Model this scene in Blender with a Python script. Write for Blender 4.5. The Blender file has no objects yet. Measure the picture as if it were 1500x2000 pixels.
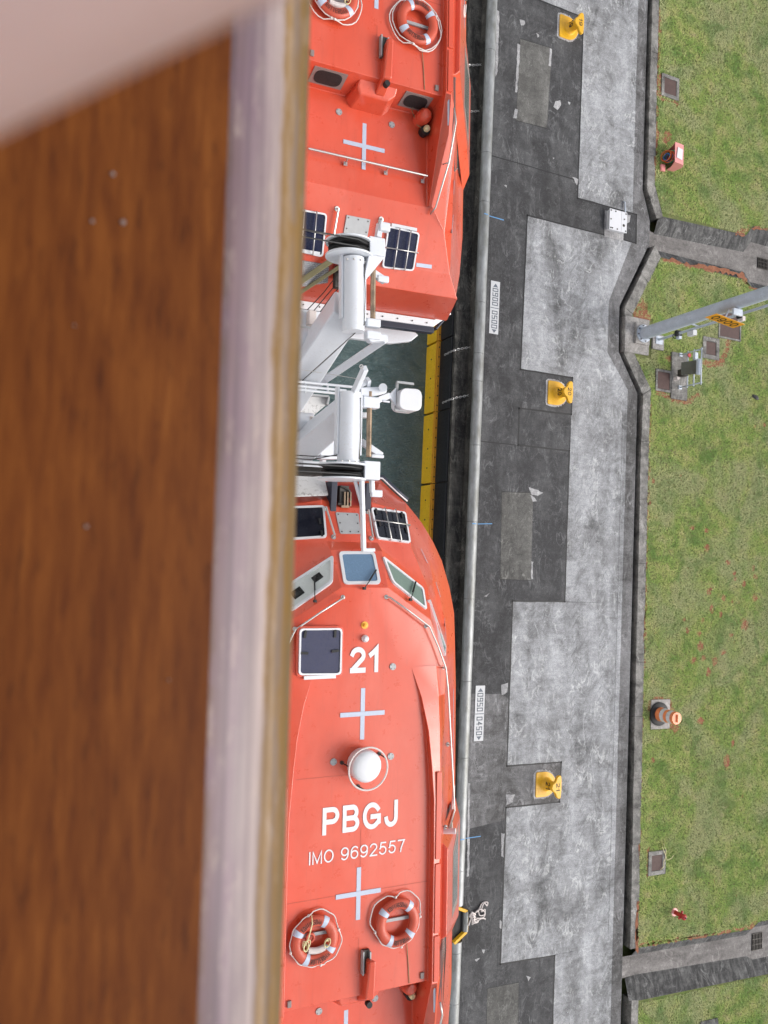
import bpy, bmesh, math, random
from mathutils import Vector, Matrix
from mathutils.bvhtree import BVHTree
from math import sin, cos, pi, radians as R

random.seed(7)
sc = bpy.context.scene
COL = sc.collection

# ------------------------------------------------------------------ camera, sky, sun, exposure
F_PX = 1624.4665                      # focal length in pixels of the 1500 x 2000 photograph
HC = 26.741                           # phone lens above the quay, metres
ROT = Matrix(((0.9089034988888527, 0.044562740956740385, 0.4146186100816311),
              (-0.06525212690726478, 0.9972242040890213, 0.03586149345880626),
              (-0.4118696269958243, -0.059649383043249044, 0.9092883819014077)))   # world -> camera
cd = bpy.data.cameras.new('camera')
cam = bpy.data.objects.new('camera', cd)
COL.objects.link(cam)
cam.matrix_world = Matrix.Translation((0, 0, HC)) @ ROT.transposed().to_4x4()
cd.sensor_fit = 'HORIZONTAL'
cd.sensor_width = 36.0
cd.lens = 36.0 * F_PX / 1500.0
cd.clip_start = 0.004
cd.clip_end = 2000
cd.dof.use_dof = True
cd.dof.focus_distance = 15.0
cd.dof.aperture_fstop = cd.lens / 1.9
sc.camera = cam

SUN_EL, SUN_AZ = R(40), R(104)
w = bpy.data.worlds.new('World')
sc.world = w
w.use_nodes = True
nt = w.node_tree
nt.nodes.clear()
wo = nt.nodes.new('ShaderNodeOutputWorld')
bg = nt.nodes.new('ShaderNodeBackground')
sky = nt.nodes.new('ShaderNodeTexSky')
sky.sky_type = 'NISHITA'
sky.sun_disc = False
sky.sun_elevation = SUN_EL
sky.sun_rotation = SUN_AZ
sky.altitude = 30
sky.air_density = 1.0
sky.dust_density = 4.0
sky.ozone_density = 1.0
hs = nt.nodes.new('ShaderNodeHueSaturation')      # thin overcast: the blue is washed out
hs.inputs['Saturation'].default_value = 0.42
nt.links.new(sky.outputs[0], hs.inputs['Color'])
nt.links.new(hs.outputs[0], bg.inputs[0])
bg.inputs[1].default_value = 0.15
nt.links.new(bg.outputs[0], wo.inputs[0])
sd = bpy.data.lights.new('sun', 'SUN')
sd.energy = 1.15
sd.angle = R(34)
sd.color = (1.0, 0.97, 0.92)
sun = bpy.data.objects.new('sun', sd)
COL.objects.link(sun)
# the Nishita sun at rotation a stands at (sin a, cos a) on the ground plane
sdir = Vector((sin(SUN_AZ) * cos(SUN_EL), cos(SUN_AZ) * cos(SUN_EL), sin(SUN_EL)))
sun.rotation_euler = sdir.to_track_quat('Z', 'Y').to_euler()
sc.view_settings.view_transform = 'Standard'
sc.view_settings.look = 'None'
sc.view_settings.gamma = 1
sc.view_settings.use_curve_mapping = False
sc.view_settings.exposure = 0.42

# ------------------------------------------------------------------ measuring helpers
CAM = Vector((0, 0, HC))
RT = ROT.transposed()


def ray(px, py):
    d = RT @ Vector(((px - 750) / F_PX, -(py - 1000) / F_PX, -1.0))
    return d


def P(px, py, z=0.0):
    """world point of a photograph pixel on the level z"""
    d = ray(px, py)
    return CAM + d * ((z - HC) / d.z)


TH = R(1.6)                            # the ship lies 1.6 degrees off the lock wall
EX = Vector((cos(TH), sin(TH), 0))
EY = Vector((-sin(TH), cos(TH), 0))
XC, YA, YB = 4.84, -5.36, 8.15
ORG = {'A': EX * XC + EY * YA, 'B': EX * XC + EY * YB}


def toship(p, b='A'):
    q = p - ORG[b]
    return Vector((q.dot(EX), q.dot(EY), q.z))


def L(b, px, py, z):
    return toship(P(px, py, z), b)


# ------------------------------------------------------------------ materials
def newmat(name):
    m = bpy.data.materials.new(name)
    m.use_nodes = True
    n = m.node_tree.nodes
    n.clear()
    o = n.new('ShaderNodeOutputMaterial')
    b = n.new('ShaderNodeBsdfPrincipled')
    m.node_tree.links.new(b.outputs[0], o.inputs[0])
    return m, m.node_tree, b


def setc(b, base, rough=0.5, metal=0.0, coat=0.0, spec=0.5):
    b.inputs['Base Color'].default_value = (*base, 1)
    b.inputs['Roughness'].default_value = rough
    b.inputs['Metallic'].default_value = metal
    b.inputs['Coat Weight'].default_value = coat
    b.inputs['Coat Roughness'].default_value = 0.12
    b.inputs['Specular IOR Level'].default_value = spec


def node(t, kind, **kw):
    n = t.nodes.new(kind)
    for k, v in kw.items():
        if k.startswith('i_'):
            n.inputs[k[2:].replace('_', ' ')].default_value = v
        else:
            setattr(n, k, v)
    return n


def coords(t, scale=(1, 1, 1), rot=(0, 0, 0), kind='Object'):
    if kind == 'World':
        tc = t.nodes.new('ShaderNodeNewGeometry').outputs['Position']
    else:
        tc = t.nodes.new('ShaderNodeTexCoord').outputs[kind]
    mp = node(t, 'ShaderNodeMapping')
    mp.inputs['Scale'].default_value = scale
    mp.inputs['Rotation'].default_value = rot
    t.links.new(tc, mp.inputs[0])
    return mp.outputs[0]


def noise(t, vec, scale, detail=4, rough=0.6, dist=0.0):
    n = node(t, 'ShaderNodeTexNoise')
    n.inputs['Scale'].default_value = scale
    n.inputs['Detail'].default_value = detail
    n.inputs['Roughness'].default_value = rough
    n.inputs['Distortion'].default_value = dist
    t.links.new(vec, n.inputs['Vector'])
    return n.outputs[0]


def ramp(t, fac, stops, interp='LINEAR'):
    r = node(t, 'ShaderNodeValToRGB')
    r.color_ramp.interpolation = interp
    e = r.color_ramp.elements
    while len(e) < len(stops):
        e.new(0.5)
    for i, (p, c) in enumerate(stops):
        e[i].position = p
        e[i].color = (*c, 1) if isinstance(c, tuple) else (c, c, c, 1)
    t.links.new(fac, r.inputs[0])
    return r.outputs[0]


def mix(t, fac, a, b, mode='MIX'):
    m = node(t, 'ShaderNodeMix', data_type='RGBA', blend_type=mode)
    for sock, v in ((m.inputs[0], fac), (m.inputs[6], a), (m.inputs[7], b)):
        if hasattr(v, 'links'):
            t.links.new(v, sock)
        elif isinstance(v, tuple):
            sock.default_value = (*v, 1)
        else:
            sock.default_value = v
    return m.outputs[2]


def mth(t, op, a, b=0.0, clamp=False):
    m = node(t, 'ShaderNodeMath', operation=op, use_clamp=clamp)
    for sock, v in ((m.inputs[0], a), (m.inputs[1], b)):
        if hasattr(v, 'links'):
            t.links.new(v, sock)
        else:
            sock.default_value = v
    return m.outputs[0]


def bump(t, b, h, strength=0.3, dist=0.02):
    n = node(t, 'ShaderNodeBump')
    n.inputs['Strength'].default_value = strength
    n.inputs['Distance'].default_value = dist
    t.links.new(h, n.inputs['Height'])
    t.links.new(n.outputs[0], b.inputs['Normal'])


def painted(name, base, rough=0.35, coat=0.3, vary=0.12, dirt=(0.1, 0.08, 0.06), dirtamt=0.15, scale=3.0, metal=0.0):
    m, t, b = newmat(name)
    setc(b, base, rough, metal, coat)
    v = coords(t)
    n1 = noise(t, v, scale, 5, 0.65)
    n2 = noise(t, v, scale * 9, 6, 0.7)
    c1 = tuple(min(1, c * (1 + vary)) for c in base)
    c0 = tuple(c * (1 - vary) for c in base)
    c = mix(t, ramp(t, n1, [(0.3, 0.0), (0.7, 1.0)]), c0, c1)
    d = mth(t, 'MULTIPLY', ramp(t, n2, [(0.52, 0.0), (0.75, 1.0)]), ramp(t, n1, [(0.4, 0.0), (0.65, dirtamt * 2)]))
    c = mix(t, d, c, dirt)
    t.links.new(c, b.inputs['Base Color'])
    rr = ramp(t, n2, [(0.3, rough * 0.8), (0.7, min(1, rough * 1.35))])
    t.links.new(rr, b.inputs['Roughness'])
    return m


M = {}
M['orange'] = painted('orange_gelcoat', (0.60, 0.072, 0.030), 0.30, 0.45, 0.09, (0.45, 0.07, 0.035), 0.05, 0.7)
_m = M['orange']
_t = _m.node_tree
_b = [n for n in _t.nodes if n.type == 'BSDF_PRINCIPLED'][0]
_src = _b.inputs['Base Color'].links[0].from_socket
_f1 = noise(_t, coords(_t, (1.0, 0.35, 1.0)), 1.3, 6, 0.62, 0.5)
_f2 = noise(_t, coords(_t, (5.0, 0.5, 5.0)), 1.6, 6, 0.7, 0.3)
_c = mix(_t, ramp(_t, _f1, [(0.44, 0.0), (0.66, 0.42)]), _src, (0.66, 0.135, 0.085))
_c = mix(_t, ramp(_t, _f2, [(0.54, 0.0), (0.70, 0.28)]), _c, (0.40, 0.055, 0.028))
_c = mix(_t, ramp(_t, noise(_t, coords(_t), 14, 6, 0.8), [(0.62, 0.0), (0.74, 0.22)]), _c, (0.72, 0.24, 0.18))
_t.links.new(_c, _b.inputs['Base Color'])
M['ring'] = painted('ring_orange', (0.48, 0.068, 0.032), 0.5, 0.1, 0.08, (0.25, 0.05, 0.03), 0.25, 6)
M['white'] = painted('white_paint', (0.66, 0.69, 0.74), 0.38, 0.2, 0.04, (0.40, 0.30, 0.21), 0.22, 3.2)
M['white_grit'] = painted('white_grit', (0.60, 0.60, 0.60), 0.8, 0, 0.06, (0.10, 0.09, 0.08), 0.9, 2.2)
M['rim_white'] = painted('rim_white', (0.66, 0.67, 0.70), 0.4, 0.2, 0.02, (0.4, 0.35, 0.3), 0.08, 8)
M['letter'] = painted('lettering_white', (0.68, 0.69, 0.72), 0.45, 0.1, 0.02, (0.5, 0.3, 0.25), 0.1, 12)
M['reflect'] = painted('reflective_tape', (0.44, 0.50, 0.62), 0.35, 0.3, 0.05, (0.4, 0.4, 0.4), 0.15, 20)
M['navy'] = painted('navy_fender', (0.012, 0.016, 0.035), 0.5, 0.1, 0.1, (0.05, 0.05, 0.06), 0.3, 4)
M['black'] = painted('black_rubber', (0.012, 0.012, 0.013), 0.6, 0, 0.15, (0.04, 0.04, 0.04), 0.4, 5)
M['seal'] = painted('joint_sealant', (0.006, 0.006, 0.007), 0.55, 0, 0.2, (0.03, 0.03, 0.03), 0.3, 5)
M['fender'] = painted('fender_rubber', (0.010, 0.011, 0.014), 0.55, 0, 0.2, (0.03, 0.035, 0.04), 0.4, 2)
M['yellow'] = painted('yellow_panel', (0.80, 0.50, 0.02), 0.45, 0.1, 0.10, (0.20, 0.15, 0.03), 0.5, 1.6)
M['amber'] = painted('amber_flange', (0.80, 0.38, 0.03), 0.45, 0.1, 0.10, (0.15, 0.08, 0.02), 0.5, 1.8)
M['bollard'] = painted('bollard_yellow', (0.76, 0.41, 0.012), 0.45, 0.1, 0.10, (0.30, 0.15, 0.03), 0.45, 3)
M['ink'] = painted('black_lettering', (0.02, 0.015, 0.015), 0.6, 0, 0.1, (0.05, 0.03, 0.03), 0.1, 10)
M['ring_ink'] = painted('faded_lettering', (0.05, 0.018, 0.015), 0.7, 0, 0.3, (0.2, 0.05, 0.03), 0.5, 25)
M['steel'] = painted('stainless', (0.55, 0.54, 0.53), 0.3, 0, 0.05, (0.25, 0.18, 0.12), 0.25, 12, metal=0.85)
M['steel_dark'] = painted('dark_steel', (0.06, 0.055, 0.05), 0.5, 0, 0.2, (0.12, 0.05, 0.02), 0.4, 15, metal=0.4)
M['galv'] = painted('galvanised', (0.50, 0.55, 0.62), 0.5, 0, 0.14, (0.26, 0.28, 0.30), 0.5, 2.5, metal=0.15)
M['alu'] = painted('aluminium_plate', (0.36, 0.37, 0.38), 0.5, 0, 0.08, (0.25, 0.25, 0.25), 0.3, 8, metal=0.2)
M['rod'] = painted('greasy_rod', (0.30, 0.22, 0.15), 0.3, 0.1, 0.45, (0.16, 0.09, 0.05), 0.8, 7, metal=0.5)
M['wire'] = painted('black_wire', (0.015, 0.015, 0.016), 0.5, 0, 0.2, (0.05, 0.05, 0.05), 0.2, 20)
M['rope'] = painted('white_rope', (0.66, 0.60, 0.58), 0.8, 0, 0.08, (0.4, 0.3, 0.25), 0.4, 30)
M['rope_y'] = painted('cream_rope', (0.68, 0.62, 0.36), 0.8, 0, 0.15, (0.5, 0.4, 0.15), 0.4, 30)
M['webbing'] = painted('olive_webbing', (0.22, 0.20, 0.11), 0.85, 0, 0.2, (0.1, 0.09, 0.05), 0.4, 9)
M['rust'] = painted('rusty_plate', (0.085, 0.048, 0.042), 0.7, 0, 0.15, (0.03, 0.025, 0.025), 0.4, 5)
M['hydrant'] = painted('hydrant_red', (0.42, 0.02, 0.02), 0.45, 0.2, 0.15, (0.2, 0.05, 0.04), 0.4, 6)
M['hose_red'] = painted('faded_red_box', (0.72, 0.27, 0.26), 0.4, 0.3, 0.05, (0.4, 0.12, 0.1), 0.2, 4)
M['barrel'] = painted('barrel_orange', (0.85, 0.26, 0.10), 0.45, 0.2, 0.06, (0.4, 0.15, 0.08), 0.3, 6)
M['sign'] = painted('sign_orange', (0.85, 0.36, 0.01), 0.4, 0.2, 0.04, (0.4, 0.2, 0.05), 0.1, 5)
M['board'] = painted('marker_white', (0.54, 0.55, 0.57), 0.5, 0, 0.04, (0.3, 0.3, 0.3), 0.3, 8)
M['greyink'] = painted('marker_grey', (0.10, 0.12, 0.15), 0.5, 0, 0.1, (0.2, 0.2, 0.2), 0.3, 8)
M['bluepaint'] = painted('blue_paint', (0.12, 0.32, 0.60), 0.6, 0, 0.15, (0.1, 0.15, 0.2), 0.7, 9)
M['cable_b'] = painted('blue_cable', (0.03, 0.16, 0.42), 0.4, 0.1)
M['cable_o'] = painted('orange_cable', (0.65, 0.12, 0.02), 0.4, 0.1)
M['cable_g'] = painted('green_cable', (0.10, 0.38, 0.20), 0.4, 0.1)
M['hullwhite'] = painted('ship_white', (0.74, 0.75, 0.77), 0.4, 0.2, 0.02, (0.4, 0.35, 0.3), 0.1, 0.5)
M['interior'] = painted('cabin_white', (0.60, 0.62, 0.60), 0.6, 0, 0.03)
M['deckteak'] = painted('deck_boards', (0.25, 0.15, 0.08), 0.6, 0, 0.2, (0.1, 0.06, 0.04), 0.3, 3)
M['well'] = painted('dark_red_recess', (0.40, 0.03, 0.02), 0.5, 0.1, 0.1)
M['vent'] = painted('grey_vent_plate', (0.22, 0.18, 0.17), 0.5, 0.1, 0.05)
M['pipe'] = None


def glassmat(name, tint, rough=0.04, coat=0.4, spec=0.6):
    m, t, b = newmat(name)
    setc(b, tint, rough, 0.0, coat, spec)
    v = coords(t)
    n = noise(t, v, 6, 5, 0.7)
    n2 = noise(t, v, 45, 5, 0.8)
    f = mth(t, 'MULTIPLY', ramp(t, n, [(0.35, 0.2), (0.7, 1.0)]), ramp(t, n2, [(0.45, 0.0), (0.75, 0.35)]))
    t.links.new(mix(t, f, tint, tuple(min(1, c * 2.2 + 0.03) for c in tint)), b.inputs['Base Color'])
    t.links.new(ramp(t, n2, [(0.4, rough), (0.8, rough * 5)]), b.inputs['Roughness'])
    return m


M['hatch_dark'] = glassmat('smoked_hatch', (0.008, 0.009, 0.016), 0.08, 0.0, 0.35)
M['hatch_blue'] = glassmat('navy_hatch', (0.008, 0.012, 0.040), 0.10, 0.0, 0.3)
M['hatch_grey'] = glassmat('scuffed_hatch', (0.035, 0.038, 0.078), 0.28, 0.0, 0.4)
M['glass_sky'] = glassmat('sky_blue_glass', (0.115, 0.20, 0.31), 0.05)  # blue of the reflected sky put into the pane's base colour
M['glass_green'] = glassmat('grey_green_glass', (0.16, 0.22, 0.20), 0.05)
M['glass_dark'] = glassmat('dark_green_glass', (0.045, 0.055, 0.035), 0.08)

m, t, b = newmat('clear_glass')
setc(b, (0.9, 0.95, 0.95), 0.02)
b.inputs['Transmission Weight'].default_value = 1.0
b.inputs['IOR'].default_value = 1.05
b.inputs['Alpha'].default_value = 0.35
M['glass_clear'] = m

# chequer plate
m, t, b = newmat('chequer_plate')
setc(b, (0.55, 0.56, 0.58), 0.5, 0.4)
v = coords(t, (1, 1, 1), (0, 0, R(45)))
br = node(t, 'ShaderNodeTexBrick', offset=0.5)
br.inputs['Scale'].default_value = 14
br.inputs['Mortar Size'].default_value = 0.06
br.inputs['Color1'].default_value = (0.62, 0.63, 0.66, 1)
br.inputs['Color2'].default_value = (0.45, 0.46, 0.5, 1)
br.inputs['Mortar'].default_value = (0.13, 0.13, 0.14, 1)
t.links.new(v, br.inputs[0])
t.links.new(br.outputs[0], b.inputs['Base Color'])
bump(t, b, br.outputs[1], 0.5, 0.006)
M['chequer'] = m


# concrete of the quay
def concrete(name, dark, light, amount, bias=0.5, tracks=True, tint=(1, 1, 1), streak=(0.5, 0.12), crack=0.5):
    m, t, b = newmat(name)
    setc(b, dark, 0.85, 0, 0, 0.3)
    vw = coords(t, kind='World')
    vs = coords(t, (streak[0], streak[1], 1), (0, 0, R(3)), kind='World')
    vt = coords(t, (0.35, 2.2, 1), (0, 0, R(-14)), kind='World')
    big = noise(t, vs, 1.6, 8, 0.62, 0.6)
    mid = noise(t, vw, 1.1, 10, 0.72, 1.2)
    scuff = noise(t, vt, 3.0, 8, 0.75, 0.8)
    fine = noise(t, vw, 26, 8, 0.85)
    grit = noise(t, vw, 95, 3, 0.9)
    base = mth(t, 'ADD', mth(t, 'MULTIPLY', big, 0.45), mth(t, 'ADD', mth(t, 'MULTIPLY', mid, 0.38), mth(t, 'MULTIPLY', scuff, 0.17)))
    k = ramp(t, base, [(bias - 0.09, 0.0), (bias, 0.5), (bias + 0.10, 1.0)])
    k = mth(t, 'MULTIPLY', k, amount)
    c = mix(t, k, dark, light)
    med = noise(t, vw, 5.5, 12, 0.88, 0.6)
    hair = noise(t, coords(t, (0.8, 6.5, 1), (0, 0, R(-6)), kind='World'), 3.2, 9, 0.85, 1.2)
    c = mix(t, ramp(t, med, [(0.36, 0.0), (0.64, 1.0)]), mix(t, 1.0, c, (0.72, 0.72, 0.73), 'MULTIPLY'), mix(t, 1.0, c, (1.25, 1.25, 1.25), 'MULTIPLY'))
    c = mix(t, mth(t, 'MULTIPLY', ramp(t, hair, [(0.52, 0.0), (0.66, 0.8)]), ramp(t, mid, [(0.42, 0.1), (0.6, 1.0)])), c, tuple(x * 0.45 for x in light))
    c = mix(t, ramp(t, fine, [(0.36, 0.0), (0.66, 1.0)]), mix(t, 1.0, c, (0.62, 0.62, 0.62), 'MULTIPLY'), mix(t, 1.0, c, (1.32, 1.32, 1.32), 'MULTIPLY'))
    c = mix(t, ramp(t, grit, [(0.35, 0.0), (0.65, 1.0)]), mix(t, 1.0, c, (0.70, 0.69, 0.68), 'MULTIPLY'), mix(t, 1.0, c, (1.12, 1.12, 1.12), 'MULTIPLY'))
    # scraped pale marks
    sc1 = noise(t, coords(t, (5, 0.9, 1), (0, 0, R(55)), kind='World'), 3, 7, 0.8, 2.0)
    c = mix(t, mth(t, 'MULTIPLY', ramp(t, sc1, [(0.60, 0.0), (0.72, 1.0)]), ramp(t, mid, [(0.45, 0.0), (0.6, 0.35)])), c, tuple(min(0.6, x * 1.25) for x in light))
    if tracks:
        sx = node(t, 'ShaderNodeSeparateXYZ')
        t.links.new(vw, sx.inputs[0])
        nz = noise(t, vw, 2.2, 3)
        lane = mth(t, 'ABSOLUTE', mth(t, 'SUBTRACT', mth(t, 'FRACT', mth(t, 'ADD', mth(t, 'MULTIPLY', sx.outputs[0], 1.55), mth(t, 'MULTIPLY', nz, 0.9))), 0.5))
        ph = mth(t, 'FRACT', mth(t, 'ADD', mth(t, 'ADD', mth(t, 'MULTIPLY', sx.outputs[1], 2.7), mth(t, 'MULTIPLY', lane, 2.6)), mth(t, 'MULTIPLY', nz, 2.5)))
        line = mth(t, 'MULTIPLY', ramp(t, ph, [(0.0, 0.0), (0.10, 1.0), (0.22, 1.0), (0.34, 0.0)]), ramp(t, lane, [(0.0, 1.0), (0.34, 1.0), (0.42, 0.0)]))
        lanes = noise(t, coords(t, (1.15, 0.10, 1), kind='World'), 1.3, 3, 0.5, 0.3)
        msk = mth(t, 'MULTIPLY', ramp(t, lanes, [(0.46, 0.0), (0.58, 1.0)]), ramp(t, med, [(0.44, 0.0), (0.58, 1.0)]))
        msk = mth(t, 'MULTIPLY', mth(t, 'MULTIPLY', msk, line), crack)
        c = mix(t, msk, c, tuple(x * 0.24 for x in light))
    for sc_, st_, th_, col_, am_ in (((1.0, 0.45, 1), 1.5, 0.030, tuple(min(0.75, x * 1.5) for x in light), 0.75), ((0.7, 1.2, 1), 0.9, 0.014, tuple(x * 0.35 for x in light), 0.45),
                                     ((2.2, 1.0, 1), 2.4, 0.020, tuple(min(0.75, x * 1.45) for x in light), 0.65)):
        rn = noise(t, coords(t, sc_, (0, 0, R(20 * st_)), kind='World'), st_, 5, 0.55, 1.4)
        rd = mth(t, 'ABSOLUTE', mth(t, 'SUBTRACT', rn, 0.5))
        fd = ramp(t, noise(t, vw, 0.8 * st_, 4, 0.6), [(0.45, 0.0), (0.62, 1.0)])
        c = mix(t, mth(t, 'MULTIPLY', mth(t, 'MULTIPLY', ramp(t, rd, [(0.0, am_), (th_, 0.0)]), fd), ramp(t, med, [(0.35, 0.1), (0.6, 1.0)])), c, col_)
    blotch = noise(t, vw, 0.45, 6, 0.6, 0.5)
    c = mix(t, ramp(t, blotch, [(0.36, 0.45), (0.50, 0.0)]), c, mix(t, 1.0, c, (0.55, 0.54, 0.53), 'MULTIPLY'))
    c = mix(t, 1.0, c, tint, 'MULTIPLY')
    t.links.new(c, b.inputs['Base Color'])
    bump(t, b, mth(t, 'ADD', fine, mth(t, 'MULTIPLY', grit, 0.6)), 0.35, 0.012)
    return m


M['con_dark'] = concrete('dark_concrete', (0.060, 0.060, 0.063), (0.16, 0.163, 0.167), 0.75, 0.55, True, streak=(0.7, 0.25), crack=0.5)
M['con_light'] = concrete('pale_concrete', (0.145, 0.147, 0.150), (0.49, 0.505, 0.53), 1.0, 0.49, True, crack=0.8)
M['con_patch'] = concrete('patched_concrete', (0.080, 0.079, 0.075), (0.20, 0.198, 0.188), 0.9, 0.5, True, crack=0.8)
M['con_gutter'] = concrete('gutter_concrete', (0.085, 0.083, 0.082), (0.30, 0.30, 0.31), 0.85, 0.52, False)
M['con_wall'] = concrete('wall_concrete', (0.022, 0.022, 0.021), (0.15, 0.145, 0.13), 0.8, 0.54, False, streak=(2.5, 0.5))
M['con_curb'] = concrete('curb_concrete', (0.10, 0.098, 0.093), (0.38, 0.37, 0.35), 0.95, 0.50, False, streak=(1, 1))
M['con_base'] = concrete('base_concrete', (0.26, 0.25, 0.24), (0.50, 0.48, 0.46), 0.9, 0.48, False, streak=(1, 1))
M['con_chan'] = concrete('channel_concrete', (0.15, 0.14, 0.135), (0.30, 0.285, 0.275), 0.9, 0.5, False, streak=(0.4, 1.5))
M['con_slope'] = concrete('slope_concrete', (0.055, 0.055, 0.056), (0.24, 0.24, 0.235), 0.8, 0.55, False, streak=(3.5, 0.6))
M['con_slab'] = concrete('paint_splash', (0.30, 0.30, 0.31), (0.52, 0.52, 0.53), 1.0, 0.5, False)

# coping armour pipe: pale galvanised with stains
m, t, b = newmat('coping_steel')
setc(b, (0.4, 0.41, 0.42), 0.45, 0.25)
v = coords(t, (1, 0.35, 1), kind='World')
n1 = noise(t, v, 2.5, 7, 0.65)
n2 = noise(t, coords(t, kind='World'), 40, 6, 0.8)
c = ramp(t, n1, [(0.3, (0.13, 0.13, 0.115)), (0.5, (0.25, 0.26, 0.26)), (0.72, (0.38, 0.395, 0.41))])
c = mix(t, ramp(t, n2, [(0.55, 0.0), (0.8, 0.6)]), c, (0.16, 0.15, 0.12))
t.links.new(c, b.inputs['Base Color'])
M['coping'] = m

# soil / lawn ground
m, t, b = newmat('lawn_ground')
setc(b, (0.1, 0.12, 0.04), 0.95, 0, 0, 0.2)
vw = coords(t, kind='World')
a = noise(t, vw, 0.35, 8, 0.65, 0.4)
a2 = noise(t, vw, 1.6, 8, 0.7, 0.4)
f = noise(t, vw, 14, 6, 0.85)
c = ramp(t, a2, [(0.32, (0.095, 0.16, 0.040)), (0.5, (0.165, 0.215, 0.062)), (0.68, (0.27, 0.25, 0.13))])
c = mix(t, ramp(t, a, [(0.42, 0.0), (0.62, 0.7)]), c, (0.185, 0.185, 0.085))
c = mix(t, ramp(t, f, [(0.3, 0.0), (0.7, 1.0)]), mix(t, 1.0, c, (0.5, 0.55, 0.5), 'MULTIPLY'), c)
so = noise(t, vw, 2.3, 4, 0.6, 0.2)
c = mix(t, ramp(t, so, [(0.66, 0.0), (0.72, 0.9)]), c, (0.26, 0.105, 0.055))
t.links.new(c, b.inputs['Base Color'])
bump(t, b, f, 0.6, 0.03)
M['lawn'] = m

m, t, b = newmat('grass_blades')
setc(b, (0.1, 0.15, 0.03), 0.7, 0, 0, 0.25)
vw = coords(t, kind='World')
a = noise(t, vw, 0.42, 7, 0.6, 0.6)
a2 = noise(t, vw, 1.5, 7, 0.7, 0.3)
f = noise(t, vw, 48, 3, 0.8)
c = ramp(t, a2, [(0.30, (0.22, 0.39, 0.090)), (0.47, (0.41, 0.52, 0.155)), (0.60, (0.60, 0.60, 0.25)), (0.70, (0.68, 0.58, 0.36)), (0.78, (0.55, 0.34, 0.22))])
c = mix(t, ramp(t, a, [(0.45, 0.0), (0.60, 0.75)]), c, (0.56, 0.55, 0.33))
c = mix(t, ramp(t, noise(t, vw, 0.8, 6, 0.6, 0.8), [(0.34, 0.6), (0.48, 0.0)]), c, (0.14, 0.29, 0.075))
c = mix(t, ramp(t, f, [(0.35, 0.0), (0.72, 1.0)]), mix(t, 1.0, c, (0.62, 0.68, 0.56), 'MULTIPLY'), mix(t, 1.0, c, (1.3, 1.26, 1.3), 'MULTIPLY'))
t.links.new(c, b.inputs['Base Color'])
M['grass'] = m

m, t, b = newmat('red_soil')
setc(b, (0.24, 0.09, 0.05), 0.95, 0, 0, 0.2)
v = coords(t, kind='World')
n1 = noise(t, v, 9, 7, 0.75)
t.links.new(ramp(t, n1, [(0.3, (0.15, 0.062, 0.035)), (0.5, (0.27, 0.112, 0.065)), (0.7, (0.36, 0.19, 0.12))]), b.inputs['Base Color'])
bump(t, b, n1, 0.6, 0.03)
M['soil'] = m

# water
m, t, b = newmat('lock_water')
setc(b, (0.022, 0.045, 0.048), 0.06, 0, 0, 0.5)
b.inputs['IOR'].default_value = 1.33
v = coords(t, (1, 1, 1), (0, 0, R(20)), kind='World')
n1 = noise(t, v, 1.3, 3, 0.5, 1.0)
n2 = noise(t, coords(t, (1, 2.2, 1), (0, 0, R(-35)), kind='World'), 4.2, 5, 0.6, 1.6)
n3 = noise(t, coords(t, (1, 3.0, 1), (0, 0, R(35)), kind='World'), 2.6, 6, 0.6, 2.5)
c = mix(t, ramp(t, n1, [(0.35, 0.0), (0.65, 1.0)]), (0.090, 0.145, 0.152), (0.130, 0.190, 0.195))
c = mix(t, ramp(t, n3, [(0.57, 0.0), (0.66, 0.40)]), c, (0.26, 0.34, 0.34))  # pale ripple glints mixed into the water colour
t.links.new(c, b.inputs['Base Color'])
bump(t, b, mth(t, 'ADD', mth(t, 'MULTIPLY', n1, 1.2), mth(t, 'MULTIPLY', n2, 0.9)), 1.0, 0.22)
M['water'] = m

# varnished teak rail: brown top, worn silver edge
m, t, b = newmat('rail_varnish')
setc(b, (0.2, 0.08, 0.02), 0.5, 0, 0.0, 0.15)
v = coords(t, (340, 38, 340))
n1 = noise(t, v, 1.0, 7, 0.62, 0.3)
n2 = noise(t, coords(t, (60, 16, 60)), 1.0, 5, 0.6)
n3 = noise(t, coords(t, (420, 75, 420)), 1.0, 3, 0.6)
c = ramp(t, n1, [(0.28, (0.095, 0.025, 0.005)), (0.45, (0.155, 0.046, 0.0075)), (0.58, (0.190, 0.060, 0.010)), (0.74, (0.235, 0.080, 0.015))])
c = mix(t, ramp(t, n2, [(0.35, 0.0), (0.7, 0.6)]), c, (0.085, 0.020, 0.003))
c = mix(t, ramp(t, n3, [(0.58, 0.0), (0.70, 0.42)]), c, (0.035, 0.009, 0.003))
c = mix(t, 1.0, c, (0.86, 0.80, 0.74), 'MULTIPLY')
t.links.new(c, b.inputs['Base Color'])
M['varnish'] = m
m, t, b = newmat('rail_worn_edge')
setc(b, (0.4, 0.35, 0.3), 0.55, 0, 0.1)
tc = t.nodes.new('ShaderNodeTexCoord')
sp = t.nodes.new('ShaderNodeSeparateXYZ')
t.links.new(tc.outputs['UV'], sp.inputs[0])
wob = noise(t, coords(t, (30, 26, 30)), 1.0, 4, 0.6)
u = mth(t, 'ADD', sp.outputs[0], mth(t, 'MULTIPLY', mth(t, 'SUBTRACT', wob, 0.5), 0.20))
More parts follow.
